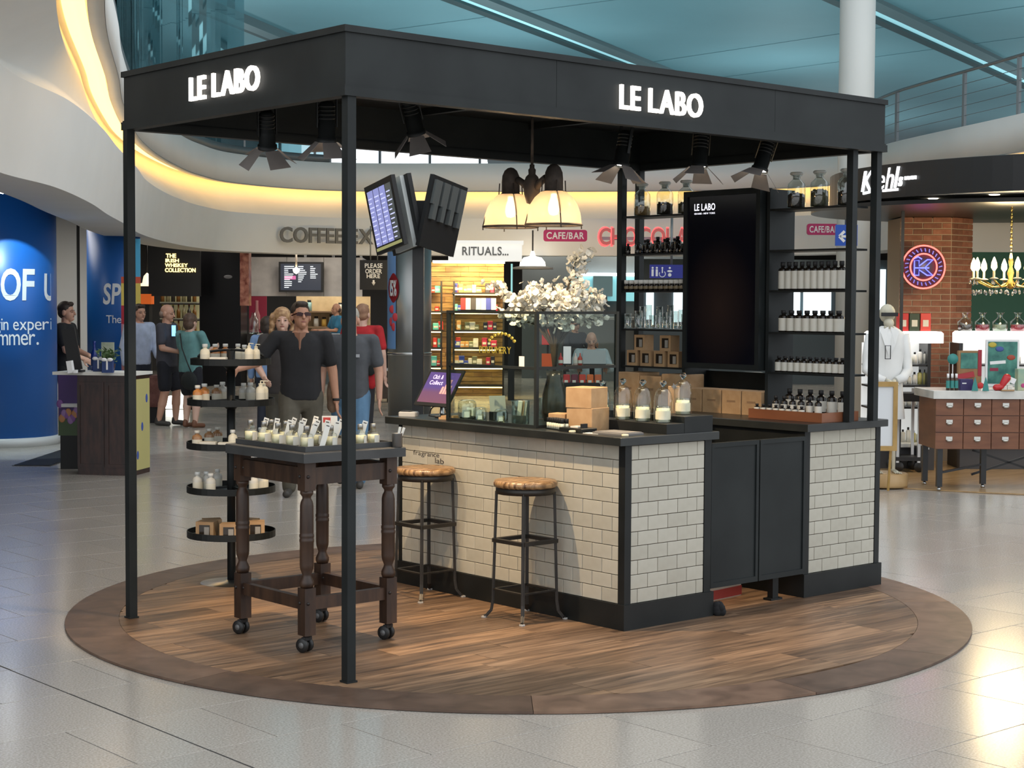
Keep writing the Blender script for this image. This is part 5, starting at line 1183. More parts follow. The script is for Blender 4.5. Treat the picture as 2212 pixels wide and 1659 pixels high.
for k in range(60):
    o = link('leaf', lfm, b2.o, (rg.gauss(0, .05), rg.gauss(0, .05), .10+rg.uniform(0, .10))); o.rotation_euler = (rg.uniform(-.3, 1.0), rg.uniform(-.5, .5), rg.uniform(0, 6.3))
b2 = BG('framed_print', 'small pale picture print standing behind the plant', 'picture', 232, 16.75, zc); MB().box(-.065, 0, .14, .065, .012, .29).build('print', noisy('grey_green_print', (.25, .3, .22), (.42, .45, .35), 10, .5), b2.o); MB().box(-.01, .005, 0, .01, .015, .15).build('prop', CHROME, b2.o)
b2 = BG('tilted_screen', 'black tilted till screen beside the promoter in black', 'screen', 163, 16.4, zc); MB().box(-.065, 0, .02, .065, .03, .44).xf(Matrix.Rotation(-.18, 4, 'Y')).build('screen_body', DARK, b2.o); MB().box(-.07, -.06, 0, .07, .09, .02).build('foot', DARK, b2.o)
b2 = BG('white_leaflet_stack', 'white leaflets on the promotion counter', 'leaflets', 152, 16.2, zc); MB().box(-.02, -.04, 0, .03, .04, .12).xf(Matrix.Rotation(-.15, 4, 'Y')).build('leaflet', OFFW, b2.o); MB().box(.035, -.04, 0, .06, .04, .03).build('leaflet_pile', OFFW, b2.o)
q = BG('purple_display', 'purple chocolate display board with flowers under the counter', 'display', 147, 17.0)
q.box('board', mat('purple_print', (.06, .02, .14), .5), 124, 172, 806, 925, 0, .03); q.box('grass_print', mat('green_print', (.05, .09, .03), .5), 124, 172, 903, 942, -.002, .03); q.box('white_ledge', OFFW, 136, 170, 872, 879, -.1, 0); q.box('board_foot', DARK, 128, 168, 942, 985, 0, .1, z0=0)
for k in range(10): MB().ell((q.x(128+4.5*k), -.006, q.z(872+rg.uniform(-14, 38))), (.035, .006, .045)).build('flower_print', mat('flower_%d' % (k % 3), ((.25, .1, .35), (.55, .25, .1), (.35, .2, .45))[k % 3], .5), q.o)
q = BG('dark_mat', 'black floor mat strip beside the blue pillar', 'mat', 130, 18.2, 0.001); MB().box(-.25, -.9, 0, .12, .9, .008).build('mat_body', DARK, q.o); MB().box(-.27, -.92, 0, .14, .92, .004).build('mat_edge', RUB, q.o)
# --- steel column with banner, suitcase
STEEL = mat('column_steel', (.28, .28, .27), .35, .85)
q = BG('steel_column', 'round brushed steel column with blue discount banner', 'column', 885, 25.5)
MB().lathe([(.335, 0), (.335, 2.70)], 40).build('column_shaft', STEEL, q.o); MB().lathe([(.34, .93), (.345, .94), (.345, .97), (.34, .98)], 40).build('joint_ring', CHROME, q.o)
m = MB(); vs_, fs = [], []
for k in range(17):
    a_ = -1.60+k*(1.0/16); 
    for z in (1.03, 2.52): vs_.append((.345*math.sin(a_), -.345*math.cos(a_), z))
m.add(vs_, [(2*k, 2*k+2, 2*k+3, 2*k+1) for k in range(16)], True).build('banner', mat('sky_blue_print', (.16, .32, .62), .5), q.o)
def oncol(px, py):
    lat = (px-885)/FPX*25.25; a_ = math.asin(max(-.99, min(.99, lat/.35))); return Vector((.35*math.sin(a_), -.35*math.cos(a_), zat(px, py, 25.3)))
REDP = mat('red_bubble', (.50, .03, .04), .5)
m = MB(); cen = oncol(852, 622)
pts = [oncol(852+12*math.cos(a)*(1 if abs(math.sin(a)) < .8 else .8), 622+32*math.sin(a)) for a in [k*PI/10 for k in range(20)]]
m.add([cen]+pts, [(0, k+1, (k+1) % 20+1) for k in range(20)]+[(0, (k+1) % 20+1, k+1) for k in range(20)]); m.build('red_bubble', REDP, q.o)
a, b_ = oncol(845.5, 640), oncol(860, 640); lettering('15%', a+Vector((-.006, -.012, 0)), b_-a, (0, 0, 1), (b_-a).length, zat(852, 605, 25.3)-zat(852, 640, 25.3), OFFW, q.o, 'banner_text', .002)
for k, (px, py, w_, h_) in enumerate(((850, 668, 7, 9), (856, 685, 6, 9), (847, 695, 4, 10), (853, 706, 5, 9))): 
    p = oncol(px, py); MB().ell(p, (w_/140, .01, h_/140)).build('red_script', REDP, q.o)
q = BG('suitcase', 'dark brown upright suitcase standing behind the steel column', 'suitcase', 829, 28.7)
q.box('case_shell', noisy('brown_case', (.05, .035, .025), (.08, .055, .04), 5, .6), 818, 842, 802, 862, 0, .25, bev=.02); q.box('handle', CHROME, 822, 838, 796, 802, .1, .13)
for px in (821, 838): MB().lathe([(.0, -.02), (.04, -.02), (.04, .02), (0, .02)], 12, (q.x(px), .1, .04), axis='x').build('wheel', RUB, q.o)
# --- flight information screens
q = BG('flight_screens', 'cluster of tilted flight information screens on a black pole', 'screens', 903, 22.0)
MB().box(-.075, -.02, 0, .075, .13, zat(903, 440, 22)).build('pole', mat('pole_black', (.02, .02, .021), .35), q.o)
MB().box(-.12, -.12, zat(903, 500, 22), .12, .22, zat(903, 435, 22)).build('hub_block', DARK, q.o)
MB().lathe([(.14, 0), (.14, .02), (.08, .03)], 20).build('base', DARK, q.o)
def panel(px_c, ang, tilt, w_, h_, py_c, mfront, nm, dy=0.0, parent=None, extra=None):
    c = Vector(((px_c-903)/FPX*22, dy, zat(px_c, py_c, 22)))
    M_ = Matrix.Translation(c) @ Matrix.Rotation(tilt, 4, 'Y') @ Matrix.Rotation(ang, 4, 'Z') @ Matrix.Rotation(-.12, 4, 'X')
    o = MB().box(-w_/2, -.03, -h_/2, w_/2, .03, h_/2).xf(M_).build(nm, mfront, parent or q.o); return M_, o
Ml, ol = panel(836, -1.02, -.30, .82, .92, 468, DARK, 'screen_panel', -.25)
FID = emis('flight_display', (.28, .30, .62), .75)
for k in range(4):
    x0 = -.36+.18*k; MB().box(x0+.012, -.035, -.36, x0+.168, -.0295, .38).xf(Ml).build('display_column', FID if k != 3 else mat('grey_display', (.08, .09, .09), .4, emit=(.08, .09, .09), estr=.6), ol)
    m = MB()
    for j in range(11): m.box(x0+.02, -.0365, -.33+.06*j, x0+.10+.05*((j*7+k) % 3)/2, -.035, -.315+.06*j)
    m.xf(Ml).build('flight_row', emis('flight_text', (.6, .62, .9), .9), ol)
MB().box(-.37, -.0358, -.42, .37, -.03, -.38).xf(Ml).build('yellow_line', emis('flight_yellow', (.35, .35, .15), .6), ol)
panel(868, -1.02, -.30, .82, .96, 465, DARK, 'screen_panel', 0.0); Mw, ow = panel(864, -1.0, -.30, .5, .95, 465, mat('pale_edge', (.6, .63, .62), .4), 'side_cover', -.08)
Mr, orr = panel(955, .98, .30, .80, .95, 468, DARK, 'screen_panel', -.1)
m = MB()
for k in range(4): m.box(-.36+.19*k, -.07, .1, -.22+.19*k, -.03, .42); m.box(-.33+.19*k, -.09, -.1, -.25+.19*k, -.03, .1)
m.xf(Mr).build('rear_vent', mat('grey_vent', (.10, .11, .11), .5), orr)
for s_ in (-1, 1): MB().bar((0, .05, zat(903, 468, 22)), (s_*.3, -.05, zat(903, 468, 22)), .05, .08).build('arm', DARK, q.o)
# --- bath shop with lit plank wall
q = BG('bath_shop_sign', 'white box sign with grey lettering over the glowing bath shop', 'sign', 1048, 29.0)
SGNW = mat('lit_sign_white', (.75, .74, .70), .5, emit=(1, .95, .85), estr=.6)
q.box('sign_box', SGNW, 968, 1127, 527, 563, 0, .6); q.box('cornice', SGNW, 964, 1130, 520, 527, -.06, .6); q.box('light_strip', emis('strip_warm', (1, .85, .6), 3.0), 934, 1090, 563, 568, .05, .5)
q.text('RITUALS...', mat('grey_letters', (.25, .24, .22), .5), 998, 1098, 533, 552, -.003, each=True, depth=.02)
q = BG('plank_wall', 'warm lit rough timber plank wall of the bath shop', 'wall panel', 1030, 31.0)
TIMB = noisy('golden_timber', (.26, .15, .05), (.50, .32, .12), 3, .6, stretch=(1, 1, 6)); TIMB2 = noisy('brown_timber', (.22, .12, .05), (.40, .24, .1), 3, .6, stretch=(1, 1, 6))
rw = random.Random(9); py = 566
while py < 905:
    h_ = rw.choice((8, 10, 12)); px = 930
    while px < 1088:
        w_ = rw.uniform(30, 75); q.box('plank', TIMB if rw.random() < .7 else TIMB2, px+.4, min(px+w_, 1088), py+.4, py+h_-.4, -rw.uniform(0, .04), .1); px += w_
    py += h_
for px in (955, 982, 1088): q2 = q.box('upright', DARK, px-2, px+2, 608, 905, -.35, -.3, z0=0)
for k, py in enumerate((632, 672, 712, 750, 790, 830)):
    q.box('shelf', DARK, 930 if k else 978, 957 if k not in (0, 1) else 1088, py, py+4, -.38, 0)
    q.box('shelf_light', emis('shelf_strip', (1, .72, .3), 11), 932 if k else 984, 954, py+4.2, py+6, -.36, -.3) if k else None; q.box('shelf_light', emis('shelf_strip', (1, .72, .3), 11), 984, 1086, py+4.2, py+6, -.36, -.3)
    if k in (2, 3, 4, 5): q.box('shelf', DARK, 980, 1088, py, py+4, -.38, 0)
pal = [(.5, .04, .03), (.03, .06, .35), (.2, .2, .12), (.5, .03, .08), (.1, .45, .4), (.6, .3, .1), (.7, .66, .6), (.03, .03, .05)]
for k in range(56):
    row = (632, 672, 712, 750, 790)[k % 5]; px = 936+((k*37) % 146)
    if 953 < px < 984: px += 30
    w_, h_ = rw.uniform(8, 14), rw.uniform(10, 22)
    b2 = BG('bath_product', ('small red pack','small navy pack','small olive pack','small crimson pack','small turquoise pack','small orange pack','small cream pack','small black pack')[k % 8]+' on the '+{632:'top',672:'second',712:'third',750:'fourth',790:'fifth'}[row]+' timber shelf of the bath shop', 'product', px, 30.75, zat(px, row, 30.75), 'bath products')
    MB().bbox(-w_/2/FPX*30.7, -.06, .001, w_/2/FPX*30.7, .06, h_/FPX*30.7, .008).build('pack', mat('pack_%d' % (k % 8), pal[k % 8], .5), b2.o); MB().box(-w_/3/FPX*30.7, -.062, h_*.3/FPX*30.7, w_/3/FPX*30.7, -.06, h_*.55/FPX*30.7).build('pack_label', LABELW, b2.o)
b2 = BG('poster_row', 'strip of small blue white and red posters on the bath shop shelf', 'poster', 1033, 30.5); 
for k, c in enumerate(((.4, .03, .04), (.55, .55, .55), (.05, .05, .06), (.25, .35, .5), (.7, .7, .72), (.05, .07, .35), (.6, .6, .65))): b2.box('print', mat('poster_%d' % k, c, .5), 995+k*11, 1005.5+k*11, 644, 669, 0, .02)
b2.box('back_card', DARK, 995, 1071, 643, 672, .021, .03)
ld = bpy.data.lights.new('plank_wash', 'AREA'); ld.energy = 100; ld.color = (1, .70, .32); ld.shape = 'RECTANGLE'; ld.size = 1.6; ld.size_y = .15
lo = bpy.data.objects.new('plank_wash', ld); COL.objects.link(lo); p = at(1030, 566, 30.0); lo.location = (p.x, p.y, 2.45); lo.rotation_euler = (math.radians(35), 0, FACE)
# --- cafe on the right of it
q = BG('cafe_back_wall', 'grey blue cafe kitchen wall with bright hatch', 'wall panel', 1260, 38.0)
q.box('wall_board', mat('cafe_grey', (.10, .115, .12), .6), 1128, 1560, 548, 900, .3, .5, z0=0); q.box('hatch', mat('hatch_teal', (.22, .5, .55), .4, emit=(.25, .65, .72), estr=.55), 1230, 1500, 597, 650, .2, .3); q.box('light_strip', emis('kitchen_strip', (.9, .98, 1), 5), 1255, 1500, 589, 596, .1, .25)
q.box('hood', mat('steel_hood', (.2, .33, .36), .35, .7), 1280, 1322, 596, 640, -.2, .2); q.box('counter', mat('cafe_counter_grey', (.16, .18, .18), .5), 1225, 1500, 690, 800, -.8, .2, z0=0); q.box('counter_top', mat('pale_grey_top', (.4, .42, .4), .4), 1222, 1503, 684, 690, -.85, .2)
q.box('dark_fridge', mat('fridge_dark', (.03, .04, .05), .3), 1275, 1310, 640, 690, -.3, .2); q.box('blue_panel', mat('slate_panel', (.07, .11, .15), .4), 1240, 1275, 640, 690, -.1, .2)
q = BG('cafe_dome_lamp', 'large glowing white dome lamp over the cafe', 'lamp', 1150, 33.0, zat(1150, 575, 33)); MB().lathe([(.26, 0), (.25, .08), (.18, .17), (.06, .2), (.03, .3)], 24).build('dome', mat('dome_glow', (.95, .9, .8), .4, emit=(1, .95, .85), estr=2.5), q.o); MB().lathe([(.42, -.06), (.42, -.03), (.26, 0)], 24).build('brim', mat('grey_brim', (.35, .35, .34), .5), q.o); MB().tube([(0, 0, .28), (0, 0, 3.2-q.loc.z)], .015, 6).build('cord', DARK, q.o)
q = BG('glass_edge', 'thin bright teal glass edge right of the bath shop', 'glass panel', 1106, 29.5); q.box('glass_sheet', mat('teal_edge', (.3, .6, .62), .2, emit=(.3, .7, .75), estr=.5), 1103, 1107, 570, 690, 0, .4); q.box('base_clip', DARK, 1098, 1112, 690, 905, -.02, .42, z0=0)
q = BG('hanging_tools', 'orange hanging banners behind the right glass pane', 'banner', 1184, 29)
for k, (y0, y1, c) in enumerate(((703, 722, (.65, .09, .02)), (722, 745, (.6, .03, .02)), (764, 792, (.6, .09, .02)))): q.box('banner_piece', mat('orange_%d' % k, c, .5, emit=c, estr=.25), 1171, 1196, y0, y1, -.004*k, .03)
q.box('pole', DARK, 1182, 1186, 695, 905, .035, .05, z0=0)
q = BG('cafe_table', 'small cafe table under the laptop', 'table', 1280, 26); q.box('table_top', mat('brown_table', (.12, .07, .04), .4), 1225, 1330, 788, 793, -.3, .35); MB().cyl((0, 0, 0), .04, q.z(793), 12).build('leg', DARK, q.o); MB().lathe([(.28, 0), (.28, .02), (.05, .04)], 20).build('foot', DARK, q.o)
q = BG('laptop', 'open grey laptop in front of the seated bald man', 'laptop', 1285, 25.85, zat(1285, 788, 25.9)); MB().box(-.18, -.02, .012, .18, -.005, .23).xf(Matrix.Rotation(-.2, 4, 'X')).build('screen', mat('laptop_grey', (.22, .23, .23), .35, .6), q.o); MB().box(-.18, 0, 0, .18, .22, .014).build('keyboard', mat('laptop_dark', (.08, .08, .08), .4), q.o)
q = BG('menu_tablet', 'white framed stand-up menu on the cafe table', 'menu', 1226, 25.7, zat(1226, 788, 25.8)); MB().box(-.075, 0, 0, .075, .02, .31).build('frame', DARK, q.o); MB().box(-.06, -.004, .02, .06, 0, .29).build('sheet', mat('lit_menu', (.75, .72, .72), .5, emit=(.7, .65, .65), estr=.3), q.o)
for k, (px, c, lab) in enumerate(((1212, (.5, .02, .02), 'red sauce bottle left of the stand-up menu'), (1244, (.75, .6, .55), 'pale sauce bottle right of the stand-up menu'), (1254, (.5, .05, .03), 'red sauce bottle nearest the laptop'))):
    q = BG('sauce_bottle', lab, 'bottle', px, 25.6, zat(1226, 788, 25.8)); MB().lathe([(0, 0), (.035, 0), (.035, .11), (.012, .15), (.008, .19)], 12).build('bottle_body', mat('sauce_%d' % k, c, .35), q.o); MB().lathe([(.036, .03), (.036, .08)], 12, caps=False).build('label', LABELW, q.o)
q = BG('bag_display', 'rack of red and orange sweet bags below the cafe table', 'rack', 1250, 24.5)
q.box('rack_top', DARK, 1200, 1310, 826, 831, -.1, .3); q.box('rack_body', mat('rack_dark', (.015, .02, .02), .5), 1200, 1310, 831, 905, 0, .3, z0=0)
for k in range(6):
    c = ((.35, .35, .33), (.45, .02, .02), (.12, .01, .03), (.5, .04, .02), (.6, .12, .02), (.5, .1, .03))[k]
    b2 = BG('sweet_bag', 'small coloured sweet bag on the rack below the cafe table', 'bag', 1208+k*17, 24.4, zat(1250, 826, 24.5)+.001, 'sweet bags'); MB().bbox(-.05, -.03, 0, .05, .03, .12, .01).build('bag_body', mat('bag_%d' % k, c, .4), b2.o); MB().box(-.03, -.032, -.0, .02, -.0302, .035).build('price_label', LABELW, b2.o)
# bright fridge lights seen through the shelves
q = BG('drinks_fridge', 'row of bright lit drinks fridges beyond the shelves', 'fridge', 1560, 36)
for a, b_ in ((1396, 1412), (1455, 1478), (1705, 1728), (1736, 1795)): q.box('lit_door', emis('fridge_white', (.8, .95, 1), 1.7), a, b_, 630, 705, -.02, .05)
for a, b_ in ((1868, 1884), (1893, 1912)): q.box('lit_door', emis('fridge_white', (.8, .95, 1), 1.7), a, b_, 580, 668, -.02, .05)
q.box('cabinet', mat('fridge_body', (.05, .07, .08), .4), 1380, 1925, 560, 900, .06, .8, z0=0)
q = BG('red_counter', 'red topped display counter under the wall screen', 'counter', 1600, 26); q.box('counter_body', mat('red_panel', (.45, .015, .03), .45), 1540, 1650, 812, 850, 0, .4, z0=0); q.box('counter_top', mat('grey_top', (.3, .3, .3), .4), 1536, 1654, 806, 812, -.05, .45)
# ================================================================== APOTHECARY SHOP AT RIGHT
sf = struct(MB().lathe([(5.3, .002), (5.3, .012), (0, .012)], 96, cf(6.4, 20.15, 0), smooth=False).build('floor_shop', noisy('honey_boards', (.38, .24, .11), (.48, .31, .15), 2, .25, stretch=(1, 6, 1))))
KC = (6.4, 17.5)
kc = thing('ring_canopy', 'curved black shop canopy with white script sign at right', 'canopy', cf(KC[0], KC[1], 0))
GBLK = mat('satin_black', (.010, .010, .011), .35)
MB().lathe([(3.0, 2.79), (3.0, 3.12), (2.92, 3.13), (2.92, 2.80)], 96, smooth=False, caps=False).build('fascia_ring', GBLK, kc)
MB().lathe([(2.93, 2.80), (0, 2.80)], 96, smooth=False, caps=False).build('soffit', PLASTER, kc)
MB().lathe([(2.93, 3.10), (0, 3.10)], 64, smooth=False, caps=False).build('top_panel', GBLK, kc)
o5 = Vector(cf(5.24, 17.55, 0))-Vector(cf(KC[0], KC[1], 0))
MB().lathe([(0, 2.72), (2.05, 2.72), (2.05, 2.76), (0, 2.76)], 80, tuple(o5), smooth=False).build('soffit_disc', GBLK, kc)
for a_ in (3.6, 3.9, 4.2, 4.5, 4.8): MB().lathe([(0, 2.795), (.05, 2.795)], 12, (2.5*math.cos(a_+FACE), 2.5*math.sin(a_+FACE), 0), caps=False).build('downlight', emis('canopy_downlight', (1, .9, .7), 12), kc)
def onring(px, py):
    # point of the canopy ring at a photo column
    best_ = None
    for k in range(900):
        a_ = 2*PI*k/900; P = Vector(cf(KC[0], KC[1], 0))+Vector((3.004*math.cos(a_), 3.004*math.sin(a_), 2.95)); q_ = topix(P)
        if q_ and q_[2] < 17.5 and (best_ is None or abs(q_[0]-px) < best_[0]): best_ = (abs(q_[0]-px), P, q_[2])
    P = best_[1]; return Vector((P.x, P.y, zat(px, py, best_[2])))
SCR = emis('script_sign', (1, 1, 1), 1.4)
base = Vector(cf(KC[0], KC[1], 0))
a, b_ = onring(1864, 415), onring(1950, 404)
lettering('Kiehl', a-base+(a-base).normalized()*0+Vector((0, 0, 0)), b_-a, (0, 0, 1), (b_-a).length*.86, zat(1900, 368, 16.5)-zat(1900, 412, 16.5), SCR, kc, 'script_letter', .02, each=True, shear=.25, key='r', gap=.1)
a2 = a.lerp(b_, .92); lettering('s', a2-base+Vector((0, 0, .01)), b_-a, (0, 0, 1), .05, .09, SCR, kc, 'script_letter', .02, shear=.25)
a3 = onring(1955, 389); b3 = onring(1981, 387); lettering('1851', a3-base, b3-a3, (0, 0, 1), (b3-a3).length, .035, SCR, kc, 'sign_digit', .02, each=True)
MB().bar(onring(1866, 418)-base, onring(1892, 412)-base, .02, .025).build('underline', SCR, kc); MB().bar(onring(1908, 412)-base, onring(1940, 409)-base, .02, .025).build('underline', SCR, kc)
q = BG('canopy_post', 'slim black post holding up the ring canopy', 'post', 1948, 17.2); q.box('shaft', GBLK, 1945, 1951, 455, 700, 0, .03, z0=.02); q.box('head_plate', GBLK, 1940, 1956, 452, 456, -.02, .05)
# brick pier
BRK = noisy('old_brick', (.20, .075, .04), (.34, .15, .085), 6, .8, bump=.3); 
n, l, b = nodes(BRK); oi = n.new('ShaderNodeObjectInfo'); hs = n.new('ShaderNodeHueSaturation'); mr = n.new('ShaderNodeMapRange'); mr.inputs[3].default_value = .7; mr.inputs[4].default_value = 1.35; l.new(oi.outputs['Random'], mr.inputs[0]); l.new(mr.outputs[0], hs.inputs['Value'])
lk = b.inputs['Base Color'].links[0]; src = lk.from_socket; l.remove(lk); l.new(src, hs.inputs['Color']); l.new(hs.outputs[0], b.inputs['Base Color'])
MORT = mat('pale_mortar', (.42, .32, .22), .9)
bp = at(2053, 655, 18.3); br = thing('brick_pier', 'red brown brick pier carrying the neon sign', 'pillar', (bp.x, bp.y, 0), FACE+.0)
ang1, ang2 = math.radians(188), math.radians(62)     # directions of the two faces from the corner
u1, u2 = Vector((-math.cos(.12), math.sin(.12), 0)), Vector((math.cos(.75), math.sin(.75), 0)); w1, w2 = .56, .42
poly = [(0, 0), tuple((u2*w2)[:2]), tuple((u2*w2+Vector((0, .5, 0)))[:2]), tuple((u1*w1+Vector((0, .6, 0)))[:2]), tuple((u1*w1)[:2])]
MB().prism(poly, .012, 2.71).build('core', MORT, br)
BH, BL, J = .066, .21, .011; _bm = {}
for u_, w_ in ((u1, w1), (u2, w2)):
    nrm = Vector((u_.y, -u_.x, 0)); nrm = nrm if nrm.y < 0 else -nrm; z = .55; k = 0
    while z < 2.68:
        x = 0 if k % 2 == 0 else -BL/2
        while x < w_-.02:
            x0, x1 = max(x, 0), min(x+BL, w_); key = round(x1-x0-J, 3)
            if key > .02:
                if key not in _bm: _bm[key] = MB().bbox(0, 0, 0, key, BH-J, .012, .003).mesh('brick', BRK)
                o = link('brick', _bm[key], br); p = u_*(x0+J/2)+Vector((0, 0, z)); o.matrix_local = Matrix(((u_.x, 0, nrm.x, p.x), (u_.y, 0, nrm.y, p.y), (0, 1, 0, p.z), (0, 0, 0, 1)))
            x += BL
        z += BH; k += 1
# neon sign
q = BG('neon_sign', 'round red and blue neon sign with letter K on the brick pier', 'neon sign', 1992, 17.95, zat(1992, 577, 17.95))
NR = emis('neon_red', (1, .12, .10), 3.0); NB = emis('neon_blue', (.10, .12, 1), 3.2); R_ = 46/FPX*17.95
MB().lathe([(0, .0), (R_*1.02, 0), (R_*1.02, .02), (0, .02)], 40).xf(Matrix.Rotation(PI/2, 4, 'X')).build('back_disc', mat('neon_backing', (.05, .03, .06), .4), q.o)
for r_, mm in ((R_, NR), (R_*.62, NR)): MB().tube([(r_*math.cos(2*PI*k/40), -.035, r_*math.sin(2*PI*k/40)) for k in range(40)], .009, 6, True).build('neon_ring', mm, q.o)
for pts in ([(-.10, -.09), (-.10, .07), (-.05, .07), (-.05, .01), (.04, .08), (.10, .08), (.01, -.01), (.10, -.09), (.04, -.09), (-.05, -.03), (-.05, -.09), (-.10, -.09)], [(-.12, .085), (-.06, .11), (-.02, .085)], [(-.10, -.01), (.06, -.01)]): MB().tube([(x, -.035, z) for x, z in pts], .007, 6).build('neon_letter', NB, q.o)
m = MB()
for k in range(26):
    a_ = 2*PI*k/26; m.bar((R_*.72*math.cos(a_), -.03, R_*.72*math.sin(a_)), (R_*.88*math.cos(a_+.06), -.03, R_*.88*math.sin(a_+.06)), .012, .012)
m.build('neon_lettering', mat('neon_dim', (.1, .1, .5), .4, emit=(.15, .12, .8), estr=.5), q.o)
# green wall and shelves
q = BG('green_wall', 'deep green shop wall behind the chandelier', 'wall panel', 2180, 20.5); q.box('board', mat('shop_green', (.02, .12, .07), .5), 2095, 2330, 500, 900, 0, .1, z0=0.015); q.box('white_frieze', WHITE, 2095, 2330, 470, 545, -.01, .1)
for j, (p0, p1, lab) in enumerate(((1880, 2042, 'dark shelf unit with glowing header left of the brick pier'), (2074, 2300, 'dark shelf unit with glowing header behind the drawer cabinet'))):
    q = BG('lit_shelf_unit', lab, 'shelves', (p0+p1)/2, 17.5, .013); pc = 2016 if j == 0 else p1
    q.box('carcass_side', GBLK, pc-10 if j == 0 else p0, pc-3 if j == 0 else p0+8, 742, 990, .0, .4, z0=0); q.box('back_panel', mat('pale_back', (.6, .6, .58), .5, emit=(.9, .92, .9), estr=.55), p0, pc-8, 742, 960, .38, .4); q.box('header', emis('header_glow', (1, .97, .95), 2.0), p0, p1-4, 716, 741, -.05, .3, bev=.02); q.box('plinth', mat('grey_plinth', (.06, .06, .065), .5), p0, pc-2, 965, 1000, -.1, .4, z0=0); q.box('ledge', WHITE, p0, pc+2, 958, 965, -.15, .4)
    for k, py in enumerate((788, 833, 880)): q.box('shelf', GBLK, p0, pc-8, py, py+4, .02, .38)
    rk = random.Random(j)
    for py in (786, 831, 878, 956):
        for k in range(5 if j == 0 else 6):
            px = (1955+k*11.5) if j == 0 else (2090+k*28); b2 = BG('cosmetic_bottle', 'white cosmetic bottle, '+{786:'top',831:'second',878:'third',956:'lowest'}[py]+' lit shelf '+('left of' if j == 0 else 'right of')+' the brick pier', 'bottle', px, q.D+.12, zat(px, py, q.D+.1), 'cosmetic bottles'); h_ = rk.uniform(.09, .16)
            MB().lathe([(0, 0), (.026, 0), (.026, h_*.75), (.012, h_*.82)], 10).build('bottle_body', (LABELW, WHITE, mat('yellow_bottle', (.6, .55, .2), .4))[rk.choice((0, 0, 1, 1, 2))], b2.o); MB().cyl((0, 0, h_*.8), .012, h_*.2, 8).build('cap', DARK, b2.o)
    for k in range(3 if j == 0 else 5):
        px = (1950+k*24) if j == 0 else (2085+k*38); c = ((.5, .03, .03), (.03, .05, .03), (.6, .06, .05))[k % 3] if j == 0 else ((.05, .03, .03), (.3, .02, .05), (.3, .35, .3), (.4, .02, .06), (.5, .5, .45))[k]
        b2 = BG('gift_set', ('boxed gift set', 'glass storage jar')[j]+f' on top of the glowing header, number {k+1} from its left end' if False else ('red boxed gift set on top of the left glowing header' if j == 0 else 'glass jar of colour on top of the right glowing header'), 'box' if j == 0 else 'jar', px, q.D+.05, zat(px, 716, q.D)+.002, 'gift sets' if j == 0 else 'jars on the header')
        if j == 0: MB().bbox(-.055, -.05, 0, .055, .05, .19, .004).build('carton', mat('gift_%d' % k, c, .5), b2.o); MB().box(-.03, -.052, .05, .03, -.0502, .12).build('label', LABELW, b2.o)
        else:
            MB().lathe([(0, 0), (.07, 0), (.08, .03), (.08, .10), (.03, .14), (.03, .18), (.05, .2)], 14, caps=False).build('jar_glass', GLASSM, b2.o); MB().lathe([(0, .004), (.07, .004), (.07, .07), (0, .07)], 12).build('contents', mat('jarfill_%d' % k, c, .5), b2.o)
# drawer cabinet
q = BG('drawer_cabinet', 'chestnut drawer cabinet with marble top and black legs', 'cabinet', 2130, 15.35, .013, turn=.02)
CHE = noisy('chestnut_wood', (.14, .048, .02), (.21, .08, .035), 3, .35, stretch=(1, 1, 5)); MAR = noisy('white_marble', (.5, .5, .47), (.68, .67, .63), 4, .25)
x0, x1, zt_, zb_ = q.x(2024), q.x(2330), zat(2130, 862, 15.35)-.013, zat(2130, 972, 15.35)-.013
MB().box(x0+.01, .012, zb_, x1, .6, zt_).build('carcass', CHE, q.o); MB().bbox(x0-.03, -.04, zt_, x1+.03, .65, zt_+.075, .004).build('marble_top', MAR, q.o)
nw, nh = 5, 3; dw, dh = (x1-x0)/nw, (zt_-zb_)/nh
for i in range(nw):
    for j in range(nh):
        d_ = MB().bbox(x0+i*dw+.004, 0, 0, x0+(i+1)*dw-.004, .02, 1, .0).mesh; dr = MB().box(x0+i*dw+.004, -.006, zb_+j*dh+.004, x0+(i+1)*dw-.004, .012, zb_+(j+1)*dh-.004).build('drawer', CHE, q.o)
        cx = x0+(i+.5)*dw; cz = zb_+(j+.55)*dh; MB().box(cx-.03, -.012, cz, cx+.03, -.006, cz+.032).build('label_holder', mat('nickel', (.55, .54, .5), .3, .9), dr); MB().ell((cx, -.018, cz-.004), (.03, .014, .014), 10, 6).build('cup_pull', mat('nickel', (.55, .54, .5), .3, .9), dr)
for x, y in ((x0+.06, .05), (x0+.06, .55), (x0+.55, .3), (x1-.06, .05), (x1-.06, .55)): MB().box(x-.025, y-.025, .03, x+.025, y+.025, zb_).build('leg', GBLK, q.o); MB().lathe([(.02, 0), (.02, .012), (.008, .03)], 10, (x, y, 0)).build('foot', CHROME, q.o)
MB().bar((x0+.06, .05, .16), (x0+.55, .3, .22), .02, .02).build('brace', GBLK, q.o); MB().bar((x0+.5, .5, .1), (x1-.1, .5, zb_-.05), .02, .02).build('brace', GBLK, q.o); MB().bar((x0+.5, .5, zb_-.05), (x1-.1, .5, .1), .02, .02).build('brace', GBLK, q.o)
ZC = zt_+.075+.013+.001
def onc(name, label, cat, px, D=15.6): return BG(name, label, cat, px, D, ZC)
TEAL = mat('teal_card', (.04, .24, .22), .5); TEALD = noisy('teal_green_print', (.02, .11, .10), (.08, .28, .22), 9, .5)
